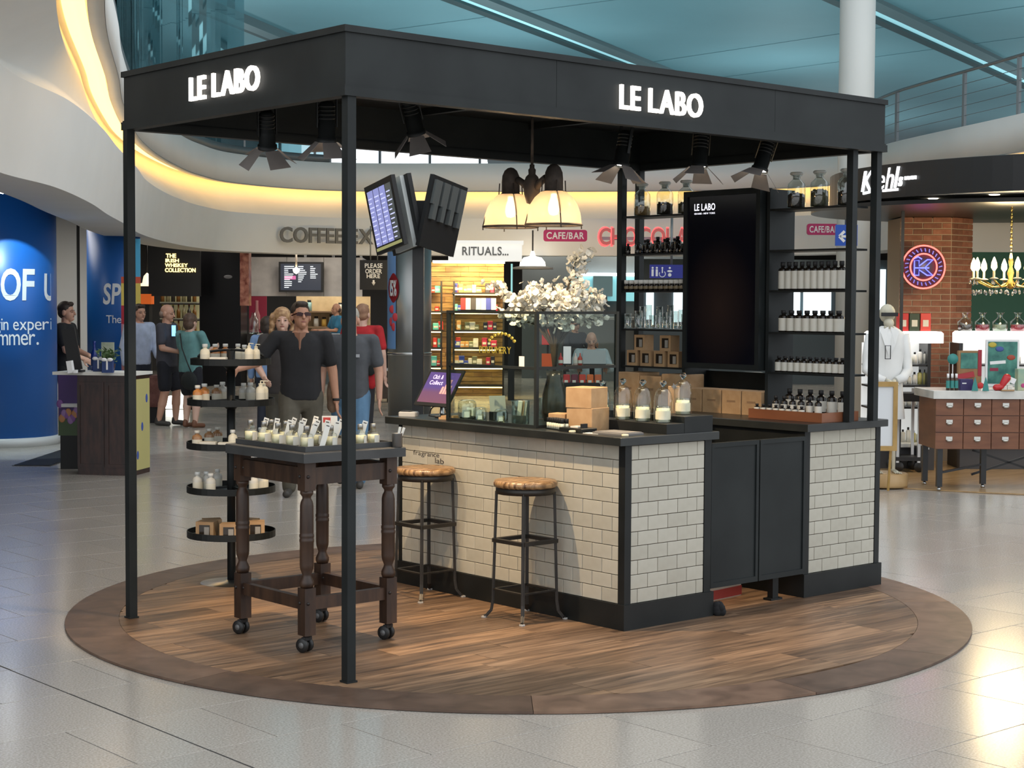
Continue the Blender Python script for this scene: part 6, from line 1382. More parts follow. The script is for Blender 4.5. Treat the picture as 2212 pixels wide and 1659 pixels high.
q = onc('framed_poster', 'framed green poster standing on the marble top', 'poster', 2168, 15.7); MB().box(-.16, 0, .02, .16, .02, .47).build('frame', OFFW, q.o); MB().box(-.14, -.004, .05, .14, 0, .45).build('print', TEALD, q.o); MB().box(-.1, -.006, .24, .05, -.004, .27).xf(Matrix.Rotation(-.08, 4, 'Y')).build('headline', OFFW, q.o); MB().box(-.12, -.006, .17, -.04, -.004, .2).build('red_tag', mat('dark_red', (.25, .02, .05), .5), q.o); MB().box(-.02, .0, 0, .02, .1, .02).build('foot', OFFW, q.o)
for k, (x, z, c) in enumerate(((-.1, .42, (.5, .4, .05)), (-.03, .38, (.05, .09, .3)), (.08, .3, (.35, .06, .03)))): MB().ell((x, -.006, z), (.04, .005, .025)).build('bird_print', mat('bird_%d' % k, c, .5), q.o)
q = onc('hand_mirror', 'teal round paddle sign rising behind small brown bottles', 'sign', 2060, 15.5); MB().lathe([(0, 0), (.05, 0), (.05, .012), (0, .012)], 20).xf(Matrix.Translation((0, 0, .29)) @ Matrix.Rotation(PI/2, 4, 'X')).build('disc', TEAL, q.o); MB().bar((0, -.006, 0), (0, -.006, .25), .008, .008).build('stick', CHROME, q.o)
for k in range(3):
    b2 = onc('serum_bottle', 'brown serum bottle with teal label below the paddle sign', 'bottle', 2051+k*9, 15.4); b2.o['group'] = 'serum bottles'; MB().lathe([(0, 0), (.018, 0), (.018, .1), (.01, .115)], 12).build('bottle_body', mat('brown_serum', (.06, .03, .015), .3), b2.o); MB().lathe([(.0185, .02), (.0185, .09)], 12, caps=False).build('label', TEAL, b2.o); MB().cyl((0, 0, .115), .012, .04, 10).build('cap', OFFW, b2.o)
q = onc('gift_tin', 'teal and red gift board behind the purple cube', 'gift box', 2098, 15.75); MB().box(-.11, 0, 0, .11, .06, .36).build('carton', noisy('kraft_print', (.25, .13, .05), (.35, .2, .09), 6, .6), q.o); MB().box(-.09, -.004, .19, .07, 0, .34).build('green_print', TEALD, q.o); MB().box(.075, -.006, .12, .11, 0, .37).build('red_edge', mat('dark_red2', (.35, .02, .04), .5), q.o); MB().box(-.1, -.03, .105, .06, 0, .155).xf(Matrix.Rotation(-.2, 4, 'Y')).build('red_box', mat('red_box', (.4, .03, .04), .5), q.o)
q = onc('purple_cube', 'dark purple gift cube on the marble top', 'gift box', 2090, 15.45); MB().bbox(-.07, -.05, 0, .055, .05, .105, .004).build('carton', mat('deep_purple', (.03, .02, .1), .5), q.o); MB().box(-.05, -.052, .06, -.01, -.0502, .07).build('label', OFFW, q.o)
q = onc('tree_standee', 'teal tree shaped card with red heart on the cabinet edge', 'card', 2121, 15.3)
for s_ in (-1, 1): MB().prism([(s_*.05-.03, 0), (s_*.05+.03, 0), (s_*.05+.022, .05), (s_*.05+.012, .09), (s_*.05, .13), (s_*.05-.012, .09), (s_*.05-.022, .05)], 0, .006).xf(Matrix.Rotation(PI/2, 4, 'X')).build('tree', TEAL, q.o)
MB().ell((0, -.004, .05), (.03, .008, .03)).build('red_heart', mat('red_heart', (.5, .02, .02), .5), q.o)
q = onc('red_boot', 'glossy red boot shaped ornament holding white cards', 'ornament', 2162, 15.35); MB().cap((-.03, 0, .03), (.02, 0, .035), .03, .032).cap((.02, 0, .035), (.07, 0, .12), .03, .04).build('boot', mat('boot_red', (.5, .02, .025), .25), q.o); MB().box(.03, -.02, .11, .1, .02, .16).xf(Matrix.Rotation(.4, 4, 'Y')).build('card', OFFW, q.o)
for k, (px, z) in enumerate(((2172, 0), (2184, 0), (2178, .04), (2181, .08))):
    b2 = BG('soap_cube', 'small white soap cube in the little pyramid by the red boot', 'soap', px, 15.35, ZC+.012+z*1.0, 'soap pyramid'); MB().bbox(-.024, -.024, 0, .024, .024, .0385, .003).build('cube', mat('soap_white', (.7, .68, .6), .5), b2.o); MB().box(-.01, -.0252, .012, .01, -.0242, .022).build('stamp', LABELW, b2.o)
q = onc('soap_board', 'thin wooden board under the soap cubes', 'board', 2178, 15.35); MB().bbox(-.06, -.05, 0, .06, .05, .0115, .002).build('board_plate', KRAFT, q.o)
q = onc('pastel_box', 'pastel printed gift box at the right picture edge', 'gift box', 2210, 15.5); MB().bbox(-.05, -.05, 0, .1, .05, .2, .004).build('carton', noisy('pastel_print', (.28, .42, .32), (.5, .5, .3), 7, .5), q.o); MB().ell((-.0, -.052, .045), (.02, .003, .02)).build('pink_dot', mat('pink_dot', (.5, .05, .2), .5), q.o)
# chandelier
q = BG('chandelier', 'brass chandelier with glowing candle bulbs and crystal drops', 'chandelier', 2182, 16.4)
BRASS = mat('brass', (.62, .42, .12), .25, 1.0); zc_ = zat(2182, 612, 16.4); BUL = emis('candle_bulb', (1, .74, .36), 12); CRY = mat('crystal', (.95, .95, .92), .03, trans=.9, ior=1.5)
m = MB()
for k in range(13): m.ell((0, 0, zat(2182, 440, 16.4)-.036*k-.02), (.014, .006, .022) if k % 2 else (.006, .014, .022), 8, 6)
m.build('chain', BRASS, q.o); MB().tube([(0, 0, zat(2182, 440, 16.4)-.03), (0, 0, 2.72)], .006, 6).build('hook', BRASS, q.o)
MB().lathe([(0, zc_-.06), (.03, zc_-.05), (.05, zc_), (.02, zc_+.04), (.035, zc_+.1), (.015, zc_+.16), (.025, zc_+.22), (.008, zc_+.3)], 14).build('stem', BRASS, q.o)
dm = MB().lathe([(0, -.045), (.013, -.03), (.012, -.015), (.004, 0), (0, .002)], 6, smooth=False).mesh('crystal_drop', CRY)
for k in range(10):
    a_ = 2*PI*k/10+.2; R0 = .36; ca, sa = math.cos(a_), math.sin(a_)
    MB().tube([(0, 0, zc_+.02), (.1*ca, .1*sa, zc_-.03), (.2*ca, .2*sa, zc_-.04), (.29*ca, .29*sa, zc_), (R0*ca, R0*sa, zc_+.03)], .008, 6).build('arm', BRASS, q.o)
    MB().lathe([(.0, zc_+.03), (.05, zc_+.04), (.03, zc_+.05), (.012, zc_+.055), (.012, zc_+.12)], 12, (R0*ca, R0*sa, 0)).build('candle_cup', mat('cream_candle', (.7, .6, .4), .5), q.o)
    MB().lathe([(.01, zc_+.12), (.03, zc_+.15), (.027, zc_+.195), (.006, zc_+.25), (0, zc_+.255)], 12, (R0*ca, R0*sa, 0)).build('bulb', BUL, q.o)
    for (rr_, zz) in ((R0, zc_+.02), (.2, zc_-.06), (R0+.03, zc_+.03)): link('crystal_drop', dm, q.o, (rr_*ca, rr_*sa, zz))
    for j in (.25, .5, .75): link('crystal_drop', dm, q.o, (R0*math.cos(a_+j*PI/4), R0*math.sin(a_+j*PI/4), zc_-.05-.03*(1-abs(j-.5)*2)))
ld = bpy.data.lights.new('chandelier_light', 'POINT'); ld.energy = 70; ld.color = (1, .76, .42); ld.shadow_soft_size = .25; lo = bpy.data.objects.new('chandelier_light', ld); COL.objects.link(lo); lo.parent = q.o; lo.location = (0, 0, zc_+.3)
# skeleton in lab coat, picture board, trolley
BONE = noisy('aged_bone', (.5, .47, .36), (.62, .58, .46), 8, .6); COAT = noisy('white_coat', (.72, .72, .70), (.8, .8, .78), 4, .7)
q = BG('skeleton_model', 'anatomical skeleton wearing sunglasses and a white lab coat', 'skeleton', 1918, 15.7, .013)
D_ = 15.7; Z = lambda py: zat(1918, py, D_)-.013
MB().lathe([(0, 0), (.21, 0), (.215, .02), (.215, .12), (.2, .13), (0, .13)], 36).build('base', noisy('plywood', (.42, .26, .11), (.52, .34, .16), 4, .4), q.o)
m = MB(); zh = Z(682); m.ell((0, .02, zh+.02), (.078, .098, .092)).ell((0, -.05, zh-.07), (.05, .05, .05)).cap((-.03, -.06, zh-.11), (.03, -.06, zh-.11), .018, .018); m.build('skull', BONE, q.o); MB().box(-.078, -.095, zh-.005, .078, -.07, zh+.03).build('sunglasses', DARK, q.o)
MB().cap((0, .03, zh-.1), (0, .03, Z(715)), .025, .03).build('neck_bones', BONE, q.o)
m = MB(); prof = [(Z(704), .06, .05), (Z(712), .12, .08), (Z(722), .17, .10), (Z(760), .165, .11), (Z(800), .145, .10), (Z(850), .16, .11), (Z(905), .18, .12)]
vs_, fs = [], []; N = 24
for (z, rx, ry) in prof:
    for k in range(N): a_ = 2*PI*k/N; wob = 1+.03*math.sin(a_*7)*((Z(704)-z)/1.0); vs_.append((rx*wob*math.cos(a_), ry*wob*math.sin(a_), z))
for i in range(len(prof)-1):
    for k in range(N): fs.append((i*N+k, i*N+(k+1) % N, (i+1)*N+(k+1) % N, (i+1)*N+k))
m.add(vs_, fs, True).build('coat', COAT, q.o)
for s_ in (-1, 1): MB().tube([(s_*.155, 0, Z(722)), (s_*.185, .01, Z(770)), (s_*.195, -.02, Z(800)), (s_*.13, -.12, Z(815)), (s_*.05, -.16, Z(822))], [.055, .05, .048, .045, .04], 12).build('sleeve', COAT, q.o); MB().add([(s_*.01, -.085, Z(705)), (s_*.09, -.1, Z(715)), (s_*.05, -.125, Z(745)), (s_*.01, -.125, Z(770))], [(0, 1, 2, 3), (3, 2, 1, 0)]).build('lapel', COAT, q.o)
for s_ in (-1, 1):
    MB().cap((s_*.08, 0, Z(905)), (s_*.08, .01, .16), .022, .018).build('leg_bone', BONE, q.o)
    m = MB(); m.cap((s_*.08, .03, .15), (s_*.09, -.12, .145), .02, .014)
    for k in range(4): m.cap((s_*.08+.012*(k-1.5), -.1, .145), (s_*.09+.018*(k-1.5), -.17, .14), .008, .006)
    m.build('foot_bones', BONE, q.o)
    m = MB(); hx = s_*.03; m.cap((hx, -.18, Z(822)), (hx-.01*s_, -.22, Z(824)), .022, .02)
    for k in range(4): m.cap((hx+.012*(k-1.5), -.22, Z(824)), (hx+.016*(k-1.5), -.26, Z(829)), .007, .005)
    m.cap((hx-.025*s_, -.19, Z(822)), (hx-.035*s_, -.22, Z(822)), .007, .006); m.build('hand_bones', BONE, q.o)
m = MB(); zb2 = Z(775)
m.box(-.055, -.16, zb2, .0, -.15, zb2+.006); m.box(-.055, -.16, zb2+.125, .0, -.15, zb2+.13); m.box(-.055, -.16, zb2, -.049, -.15, zb2+.13); m.box(-.006, -.16, zb2, .0, -.15, zb2+.13); m.build('name_frame', DARK, q.o)
q = BG('notice_frame', 'gold framed white notice board leaning before the skeleton', 'notice board', 1912, 15.2, .013)
FR = noisy('gilt_wood', (.34, .2, .05), (.45, .28, .09), 6, .4); zt2, zb2 = zat(1912, 825, 15.2)-.013, zat(1912, 975, 15.2)-.013; xa, xb = q.x(1880), q.x(1942)
m = MB(); m.box(xa, -.02, zb2, xa+.04, .02, zt2); m.box(xb-.04, -.02, zb2, xb, .02, zt2); m.box(xa+.04, -.02, zb2, xb-.04, .02, zb2+.045); m.box(xa+.04, -.02, zt2-.045, xb-.04, .02, zt2); m.build('frame', FR, q.o)
MB().box(xa+.04, -.005, zb2+.045, xb-.04, .015, zt2-.045).build('sheet', mat('notice_white', (.68, .70, .72), .5), q.o)
for x in (xa+.05, xb-.05): MB().bar((x, .02, zb2), (x, .1, 0.0), .02, .02).build('easel_leg', FR, q.o)
q = BG('steel_trolley', 'black and steel trolley on castors beside the skeleton', 'trolley', 1975, 17.0, .013); zz = lambda py: zat(1975, py, 17.0)-.013
MB().box(q.x(1940), -.02, zz(868), q.x(1995), .3, zz(850)).build('shelf', GBLK, q.o); MB().box(q.x(1940), -.02, .12, q.x(1993), .3, .16).build('lower_shelf', GBLK, q.o)
for x in (q.x(1990), q.x(1944)):
    for y in (0, .28): MB().bar((x, y, .1), (x, y, zz(842)), .03, .03).build('upright', CHROME, q.o)
for x in (q.x(1992), q.x(1946)):
    for y in (0, .28): MB().lathe([(0, -.012), (.055, -.012), (.06, 0), (.055, .012), (0, .012)], 18, (x, y, .06), axis='y').build('castor_wheel', RUB, q.o)
q = BG('dark_cabinet', 'grey low cabinet under the lit shelves behind the trolley', 'cabinet', 2000, 17.25, .013); q.box('cabinet_body', mat('grey_plinth', (.06, .06, .065), .5), 1985, 2024, 965, 985, 0, .2, z0=0); q.box('handle', CHROME, 2004, 2012, 968, 972, -.02, 0); 
# ================================================================== PEOPLE
PENDING = []
SKIN = noisy('skin', (.50, .27, .18), (.56, .31, .22), 6, .5); SKIN2 = noisy('skin_tan', (.42, .21, .13), (.48, .25, .16), 6, .5); SKIN3 = noisy('skin_pale', (.60, .37, .28), (.66, .42, .33), 6, .5)
def fabric(nm, c): return noisy(nm, tuple(x*.85 for x in c), tuple(min(1, x*1.1) for x in c), 9, .85)
def soft(name, mb, m, parent, vox, sm=3):
    o = mb.build(name, m, parent); r_ = o.modifiers.new('r', 'REMESH'); r_.mode = 'VOXEL'; r_.voxel_size = vox; r_.use_smooth_shade = True
    if sm: s_ = o.modifiers.new('s', 'SMOOTH'); s_.factor = .5; s_.iterations = sm
    PENDING.append(o); return o
def torso(m, rings, H, b_, g, dz, L):
    N = 22; vs_, fs = [], []; nr = len(rings)
    for (z, rx, ry) in rings:
        f_ = max(0.0, (z-.5)/.32)
        for k in range(N):
            a = 2*PI*k/N; ex = .8; cx, sy_ = math.cos(a), math.sin(a)
            vs_.append(((rx*H*b_+g)*math.copysign(abs(cx)**ex, cx)+L.x*f_, (ry*H*b_+g)*math.copysign(abs(sy_)**ex, sy_)+L.y*f_, (z+dz)*H))
    for i in range(nr-1):
        for k in range(N): fs.append((i*N+k, i*N+(k+1) % N, (i+1)*N+(k+1) % N, (i+1)*N+k))
    fs += [tuple(range(N-1, -1, -1)), tuple((nr-1)*N+k for k in range(N))]
    m.add(vs_, fs, True)
def person(label, px, D, H, turn=0.0, skin=SKIN, shirt=None, sleeve='short', trousers=None, leg='long', hair=None, hstyle='short', shoes=None,
           armL=None, armR=None, ankL=None, ankR=None, headturn=0.0, headtilt=0.0, build=1.0, glasses=False, seated=False, lean=0.0, extras=None, z0=0.0, group='people in the hall'):
    p = at(px, 655, D); t = thing('person', label, 'person', (p.x, p.y, z0), FACE+turn, group)
    V = Vector; b_ = build
    def S(*a): return V(a)*H
    hip = {1: S(.05*b_, 0, .505), -1: S(-.05*b_, 0, .505)}
    sh = {1: S(.112*b_, 0, .812), -1: S(-.112*b_, 0, .812)}
    L = V((0, -lean*H, 0))
    for k in sh: sh[k] = sh[k]+L
    ank = {1: S(*(ankL or (.055, .0, .045))), -1: S(*(ankR or (-.055, .0, .045)))}
    if seated: hip = {1: S(.055, 0, .29), -1: S(-.055, 0, .29)}; sh = {k: v-S(0, 0, .215) for k, v in sh.items()}
    dz = -.215 if seated else 0.0
    knee = {}
    for k in (1, -1):
        if seated: knee[k] = hip[k]+S(.01*k, -.24, -.005); ank[k] = knee[k]+S(0, .02, -.235)
        else: m_ = (hip[k]+ank[k])/2; knee[k] = V((m_.x, m_.y-.02*H-.25*abs(ank[k].y-hip[k].y), m_.z+.01*H))
    el, wr = {}, {}
    for k, a in ((1, armL), (-1, armR)):
        e_, w_ = a or ((.035*k, .01, -.175), (.005*k, -.03, -.15)); el[k] = sh[k]+S(*e_); wr[k] = el[k]+S(*w_)
    m = MB(); c0 = S(0, 0, .53+dz); ch = S(0, 0, .72+dz)+L*.7; nk = S(0, .005, .835+dz)+L; Rh = Matrix.Rotation(headturn, 3, 'Z') @ Matrix.Rotation(headtilt, 3, 'X'); hc = S(0, -.008, .925+dz)+L*1.1
    # torso and neck
    rings = [(.455, .06, .045), (.48, .078, .054), (.53, .083, .057), (.58, .077, .053), (.63, .074, .051), (.70, .084, .056), (.76, .090, .056), (.80, .088, .048), (.825, .070, .038), (.845, .038, .03)]
    torso(m, rings, H, b_, 0, dz, L); m.cap(sh[-1], sh[1], .030*H, .030*H); m.cap(nk-S(0, 0, .04), nk+S(0, -.005, .05), .034*H*b_, .031*H*b_)
    for k in (1, -1):
        m.cap(hip[k], knee[k], .047*H*b_, .033*H*b_, 12); m.cap(knee[k], ank[k]+(knee[k]-ank[k])*.55, .031*H*b_, .033*H*b_, 12); m.cap(ank[k]+(knee[k]-ank[k])*.55, ank[k], .031*H*b_, .021*H, 12)
        m.cap(ank[k]+S(0, .012, -.022), ank[k]+S(.006*k, -.085, -.03), .02*H, .017*H)
        m.cap(sh[k], el[k], .03*H*b_, .0235*H*b_, 12); m.cap(el[k], wr[k], .0235*H*b_, .0165*H, 12)
        d = (wr[k]-el[k]).normalized(); ref = V((0, 1, 0)) if abs(d.y) < .7 else V((0, 0, 1)); s_ = d.cross(ref).normalized(); n_ = s_.cross(d)   # hand frame
        pc = wr[k]+d*.028*H; m.ell(wr[k]+d*.026*H, (1, 1, 1), 8, 6, Matrix((s_*.011*H, n_*.023*H, d*.032*H)).transposed())
        for j, (o_, L_) in enumerate(((-.0165, .036), (-.0055, .044), (.0055, .042), (.0165, .034))):
            a0 = pc+d*.022*H+n_*o_*H; a1 = a0+d*L_*.55*H+s_*.004*H*k; a2 = a1+(d*.8-s_*.5*k*-1).normalized()*L_*.5*H
            m.cap(a0, a1, .0052*H, .005*H, 8); m.cap(a1, a2, .005*H, .0044*H, 8)
        sg = -1; m.cap(wr[k]+d*.012*H+n_*sg*.014*H, wr[k]+d*.034*H+n_*sg*.034*H, .0068*H, .006*H, 8); m.cap(wr[k]+d*.034*H+n_*sg*.034*H, wr[k]+d*.056*H+n_*sg*.036*H, .006*H, .0048*H, 8)
    # head
    def h(x, y, z): return hc+Rh @ S(x, y, z)
    m.ell(h(0, .008, .018), S(.046, .056, .055), 16, 12, Rh); m.ell(h(0, -.012, -.022), S(.038, .042, .045), 14, 10, Rh); m.cap(h(0, -.045, -.052), h(0, -.03, -.056), .012*H, .018*H)
    m.cap(h(0, -.053, .004), h(0, -.062, -.016), .006*H, .009*H, 8)
    for k in (1, -1): m.ell(h(.047*k, .006, -.008), S(.008, .016, .022), 8, 6, Rh); m.ell(h(.02*k, -.043, .006), S(.014, .008, .006), 8, 6, Rh)
    soft('body', m, skin, t, .0062 if D < 26 else .0095, 2)
    # face details
    m = MB()
    for k in (1, -1): m.ell(h(.019*k, -.0515, .0), S(.0065, .003, .0035), 8, 6, Rh)
    m.build('eyes', mat('eye_dark', (.02, .015, .012), .3), t)
    m = MB()
    for k in (1, -1): m.bar(h(.010*k, -.0525, .012), h(.03*k, -.047, .013), .003*H, .004*H)
    m.build('eyebrows', hair or mat('brow', (.06, .035, .02), .8), t)
    m = MB().ell(h(0, -.0515, -.035), S(.014, .003, .0035), 10, 6, Rh); m.build('mouth', mat('lips', (.32, .12, .10), .5), t)
    if glasses:
        m = MB()
        for k in (1, -1): m.box(-.018, -.002, -.008, .018, .002, .008).xf(Matrix.Translation(h(.02*k, -.057, .002)) @ Rh.to_4x4() @ Matrix.Scale(H, 4), len(m.v)-8); m.bar(h(.038*k, -.056, .006), h(.05*k, .0, .002), .003*H, .006*H)
        m.build('sunglasses', mat('sunglass', (.03, .006, .006), .15), t)
    if hair and hstyle != 'bald':
        m = MB()
        if hstyle == 'short': m.ell(h(0, .014, .026), S(.0505, .058, .055), 16, 10, Rh); m.ell(h(0, .03, -.005), S(.047, .038, .045), 14, 8, Rh); m.ell(h(0, -.03, .058), S(.036, .022, .018), 12, 6, Rh)
        if hstyle == 'bob': m.ell(h(0, .012, .022), S(.058, .066, .060), 16, 10, Rh); m.ell(h(0, .03, -.02), S(.055, .045, .055), 14, 8, Rh)
        if hstyle == 'fringe': m.ell(h(0, .035, -.01), S(.05, .035, .035), 14, 8, Rh)
        if hstyle == 'curly':
            m.ell(h(0, .014, .028), S(.056, .062, .056), 16, 10, Rh); rc = random.Random(3)
            for k in range(26):
                s_ = 1 if k % 2 else -1; zz = .03-.13*(k/26); m.ell(h(s_*(.052+rc.uniform(0, .014)), .01+rc.uniform(-.025, .04), zz), S(.018, .02, .018), 8, 6)
        o = soft('hair', m, hair, t, .011, 2)
        # keep the face free: the hair stays behind the brow line
    if shirt:
        m = MB(); g = .012
        torso(m, [(.485, .088, .060), (.50, .090, .062), (.55, .089, .062), (.60, .086, .060), (.65, .085, .060), (.70, .089, .062), (.76, .094, .060), (.80, .091, .052), (.822, .074, .043), (.838, .048, .038)], H, b_, g, dz, L)
        m.cap(sh[-1], sh[1], .029*H+g, .029*H+g, 12)
        for k in (1, -1):
            if sleeve == 'none': continue
            f_ = .68 if sleeve == 'short' else 1.0; e2 = sh[k].lerp(el[k], f_); m.cap(sh[k], e2, .029*H*b_+g, .027*H*b_+g+.006, 12)
            if sleeve == 'long': m.cap(el[k], el[k].lerp(wr[k], .93), .027*H*b_+g, .021*H+g, 12)
        soft('shirt', m, shirt, t, .012, 3)
    if trousers:
        m = MB(); g = .012
        torso(m, [(.43, .05, .045), (.45, .075, .055), (.48, .087, .060), (.53, .088, .060), (.56, .085, .057)], H, b_, g-.002, dz, L)
        for k in (1, -1):
            f_ = 1.0 if leg == 'long' else .82; kn2 = hip[k].lerp(knee[k], f_); m.cap(hip[k], kn2, .049*H*b_+g, .037*H*b_+g+(.012 if leg != 'long' else 0), 12)
            if leg == 'long': m.cap(knee[k], ank[k]+S(0, 0, .0), .035*H*b_+g, .03*H+g, 12)
        soft('trousers', m, trousers, t, .012, 3)
    if shoes:
        m = MB()
        for k in (1, -1): m.cap(ank[k]+S(0, .014, -.02), ank[k]+S(.007*k, -.09, -.027), .0225*H, .0205*H, 10); m.cap(ank[k]+S(0, .01, .0), ank[k]+S(0, .005, .015), .024*H, .022*H)
        soft('shoes', m, shoes, t, .010, 2)
        m = MB()
    return t, dict(H=H, sh=sh, el=el, wr=wr, hip=hip, hc=hc, ch=ch, S=S)
BLKT = fabric('black_tshirt', (.012, .012, .014)); HAIRB = noisy('dark_brown_hair', (.02, .012, .008), (.045, .028, .018), 30, .6); HAIRBR = noisy('brown_hair', (.07, .04, .025), (.12, .07, .045), 30, .6); BLONDE = noisy('curly_blond_hair', (.25, .13, .06), (.48, .30, .15), 30, .6)
DSHOE = mat('dark_shoe', (.04, .035, .03), .6)
person('promoter in a black shirt behind the dark promotion counter facing right', 142, 20.9, 1.73, 1.45, SKIN, BLKT, 'short', fabric('black_trousers', (.012, .012, .013)), 'long', HAIRB, 'short', DSHOE, armL=((.01, -.03, -.17), (-.02, -.13, -.05)), armR=((-.02, -.05, -.165), (.03, -.12, -.06)))
person('man in a pale blue striped shirt half hidden by the left post', 301, 23.8, 1.70, .75, SKIN, fabric('pale_blue_shirt', (.42, .48, .62)), 'long', fabric('navy_trousers', (.02, .025, .04)), 'long', HAIRB, 'short', DSHOE, armL=((.02, -.02, -.17), (-.03, -.1, -.09)))
person('balding man in charcoal polo and black shorts holding a phone', 360, 23.1, 1.70, 1.35, SKIN, fabric('charcoal_polo', (.055, .055, .07)), 'short', fabric('black_shorts', (.012, .013, .02)), 'short', noisy('grey_stubble', (.25, .18, .14), (.3, .22, .18), 30, .8), 'fringe', DSHOE, armL=((.0, -.01, -.175), (-.02, -.14, -.04)), armR=((-.01, -.02, -.17), (.03, -.13, -.03)), build=1.12, headtilt=.15, ankL=(.055, -.05, .045), ankR=(-.055, .05, .045))
t, J_ = person('woman in a teal top with a black shoulder bag seen from behind', 411, 22.7, 1.58, 2.55, SKIN3, fabric('teal_top', (.13, .29, .29)), 'short', fabric('black_shorts', (.012, .013, .02)), 'short', HAIRBR, 'bob', mat('brown_sandal', (.15, .06, .03), .6), armL=((.02, -.05, -.15), (-.03, -.13, .02)), armR=((-.02, -.06, -.14), (.03, -.12, .03)), build=1.15)
MB().tube([(.10, .10, 1.30), (.0, .16, 1.1), (-.10, .17, .92), (-.16, .15, .78)], .008, 6).build('bag_strap', DARK, t); soft('shoulder_bag', MB().ell((-.14, .17, .66), (.15, .06, .13)), fabric('black_bag_cloth', (.012, .016, .016)), t, .012)
# phone in the bald man's hand
q = BG('phone', 'bright blue glowing phone held between the man and the woman', 'phone', 375, 22.95, zat(375, 727, 22.95)); MB().box(-.03, 0, 0, .03, .01, .16).build('phone_body', DARK, q.o); MB().box(-.028, -.003, .005, .028, 0, .155).build('phone_display', emis('phone_glow', (.2, .55, 1), 2.2), q.o)
t, J_ = person('man in a black V-neck shirt and dark sunglasses walking towards the kiosk', 650, 15.0, 1.745, 0.05, SKIN2, BLKT, 'short', fabric('khaki_trousers', (.085, .075, .055)), 'long', HAIRB, 'short', DSHOE, armR=((-.10, -.02, -.13), (-.085, -.10, -.03)), armL=((.035, .02, -.175), (.02, .0, -.16)), headturn=.35, headtilt=-.12, glasses=True, build=1.14, ankL=(.06, .10, .06), ankR=(-.05, -.14, .045))
MB().add([Vector((-.058, -.085, 1.47)), Vector((.058, -.085, 1.47)), Vector((0, -.137, 1.305)), Vector((0, -.105, 1.46))], [(0, 2, 3), (3, 2, 1), (3, 2, 0), (1, 2, 3)]).build('neckline', SKIN2, t)
w_ = J_['wr'][1]; MB().lathe([(.031, -.012), (.034, -.01), (.034, .01), (.031, .012)], 16, tuple(w_+Vector((0, 0, .02)))).build('watch', DARK, t)
person('curly blond woman in a dark striped top behind the walking man', 610, 16.6, 1.68, -.05, SKIN3, fabric('dark_stripe_top', (.05, .045, .045)), 'short', fabric('khaki_trousers2', (.07, .065, .05)), 'long', BLONDE, 'curly', DSHOE, armR=((-.03, -.03, -.165), (.06, -.11, -.06)), armL=((.03, -.03, -.165), (-.06, -.11, -.06)), headturn=.2)
person('person in a light blue shirt and navy trousers seen from behind', 577, 21.5, 1.55, 2.9, SKIN, fabric('light_blue_shirt', (.20, .32, .55)), 'long', fabric('navy_trousers', (.02, .025, .04)), 'long', HAIRB, 'bob', DSHOE)
t, J_ = person('man in a dark grey T-shirt and blue jeans behind the near post', 757, 15.6, 1.70, .0, SKIN, fabric('dark_grey_tee', (.075, .08, .09)), 'short', fabric('blue_jeans', (.10, .20, .32)), 'long', noisy('grey_hair', (.3, .27, .22), (.45, .42, .36), 20, .7), 'short', DSHOE, build=1.1, ankL=(.06, -.08, .045), ankR=(-.05, .08, .055))
MB().box(.07, -.0, 0, .12, .004, .03).xf(Matrix.Translation(J_['ch']+Vector((-.02, -.138, .0)))).build('chest_logo', mat('pale_logo', (.4, .42, .45), .6), t)
t, J_ = person('person in a bright red shirt with black shoulder bag by the coffee shop', 778, 20.5, 1.72, 2.9, SKIN3, fabric('bright_red', (.42, .015, .02)), 'short', fabric('dark_trousers', (.02, .02, .025)), 'long', noisy('sandy_hair', (.25, .13, .08), (.35, .2, .12), 20, .7), 'short', DSHOE, build=1.1, lean=.05)
soft('black_bag', MB().ell((-.17, .12, 1.05), (.12, .10, .22)), fabric('black_bag_cloth', (.012, .016, .016)), t, .014); MB().tube([(.12, -.05, 1.42), (.02, .16, 1.34), (-.12, .18, 1.15)], .018, 6).build('bag_strap', DARK, t); soft('red_jacket', MB().ell((-.16, .03, .80), (.08, .07, .14)), fabric('bright_red', (.42, .015, .02)), t, .014)
person('barista in a blue shirt leaning over the coffee counter', 727, 36.5, 1.72, -1.1, SKIN2, fabric('barista_blue', (.03, .17, .30)), 'short', fabric('dark_trousers', (.02, .02, .025)), 'long', noisy('cropped_hair', (.05, .03, .02), (.09, .05, .035), 20, .7), 'fringe', None, armL=((.02, -.06, -.16), (0, -.15, .0)), armR=((-.02, -.06, -.16), (0, -.15, .0)))
person('bald man in a pale grey shirt seated at the laptop in the cafe', 1278, 26.75, 1.74, .0, SKIN, fabric('pale_grey_shirt', (.40, .46, .48)), 'long', fabric('dark_trousers', (.02, .02, .025)), 'long', None, 'bald', DSHOE, armL=((.05, -.06, -.155), (-.04, -.16, -.0)), armR=((-.05, -.06, -.155), (.04, -.16, -.0)), seated=True, headtilt=.35, build=1.1, z0=zat(1278, 722, 26.75)-1.74*.765)
person('dim seated customer in a dark jacket left of the laptop man', 1242, 29.5, 1.70, .6, SKIN2, fabric('dark_jacket', (.035, .035, .04)), 'long', fabric('dark_trousers', (.02, .02, .025)), 'long', HAIRB, 'short', DSHOE, seated=True, headtilt=.2, armL=((.05, -.06, -.155), (-.04, -.15, .05)), armR=((-.05, -.06, -.155), (.04, -.15, .0)), z0=zat(1242, 690, 29.5)-1.70*.765)
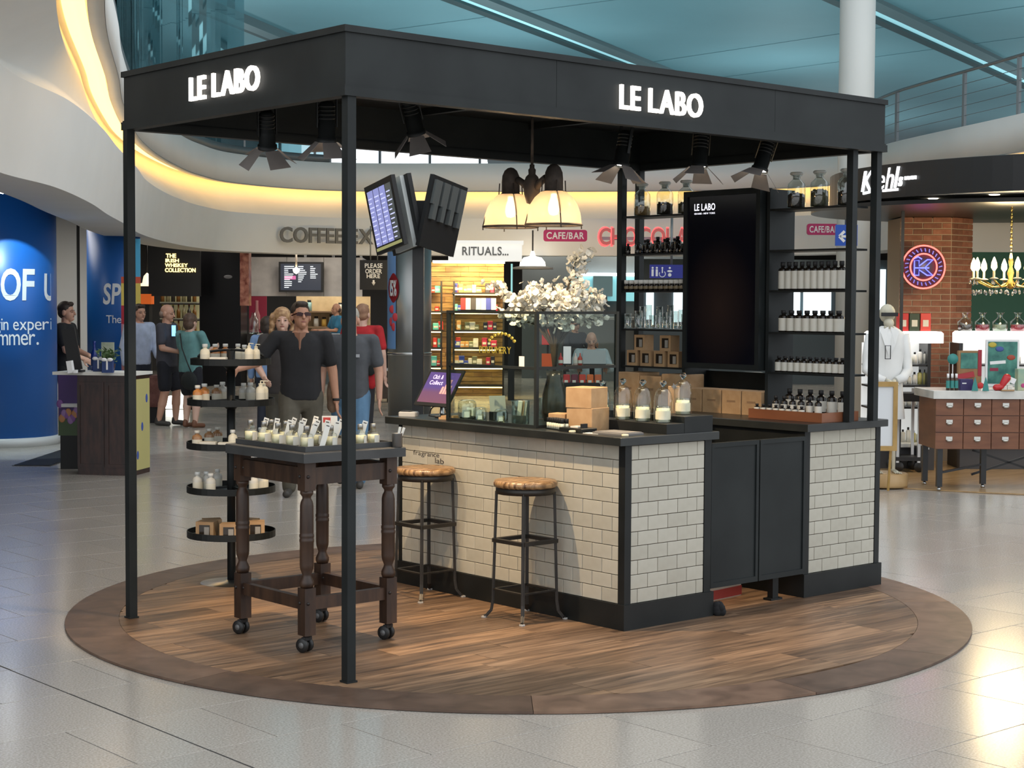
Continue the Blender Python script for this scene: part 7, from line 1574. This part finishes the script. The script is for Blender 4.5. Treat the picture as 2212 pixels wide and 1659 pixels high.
for k, (px, D, py, H, lab) in enumerate(((1278, 26.75, 722, 1.74, 'cafe chair under the bald man with the laptop'), (1242, 29.5, 690, 1.70, 'cafe chair under the customer in the dark jacket'))):
    q = BG('cafe_chair', lab, 'chair', px, D+.05, 0, 'cafe chairs'); zs = zat(px, py, D)-H*.765+H*.29-.085
    MB().bbox(-.21, -.22, zs-.04, .21, .22, zs, .01).build('seat', DARK, q.o)
    for sx in (-1, 1):
        for sy in (-1, 1): MB().bar((sx*.18, sy*.18, 0), (sx*.18, sy*.18, zs-.04), .03, .03).build('leg', DARK, q.o)
    MB().bbox(-.2, .2, zs+.1, .2, .23, zs+.4, .01).build('backrest', DARK, q.o)
    for sx in (-1, 1): MB().bar((sx*.17, .215, zs-.02), (sx*.17, .215, zs+.12), .03, .02).build('back_post', DARK, q.o)
q = BG('paper_bag', 'crumpled brown paper bag dangling from the walking man\'s hand', 'bag', 716, 15.1, zat(716, 888, 15.1)); soft('bag_paper', MB().ell((0, 0, .14), (.045, .04, .16)).ell((.01, 0, .05), (.055, .045, .07)), noisy('brown_paper', (.13, .08, .05), (.22, .14, .09), 12, .8, bump=.4), q.o, .01, 1)
# ================================================================== bake the soft shapes into plain meshes
bpy.context.view_layer.update(); _dg = bpy.context.evaluated_depsgraph_get(); _new = []
for o in PENDING: _new.append((o, bpy.data.meshes.new_from_object(o.evaluated_get(_dg))))
for o, me in _new:
    o.modifiers.clear(); old = o.data; o.data = me
    if not me.materials: me.materials.append(old.materials[0])
    for p_ in me.polygons: p_.use_smooth = True

# look-alikes in a row: say which one by its order in the row
ORD = 'first second third fourth fifth sixth seventh eighth ninth tenth eleventh twelfth thirteenth fourteenth fifteenth sixteenth seventeenth eighteenth nineteenth twentieth'.split()
bpy.context.view_layer.update(); _by = {}
for o in SC.objects:
    if o.parent is None and o.get('label') and o.get('category'): _by.setdefault(o['label'], []).append(o)
for la, obs in _by.items():
    if 1 < len(obs) <= 20 and len(la.split()) <= 12:
        obs.sort(key=lambda o: (topix(o.matrix_world.translation) or (0,))[0])
        for k, o in enumerate(obs): o['label'] = la+', '+ORD[k]+' from the left'
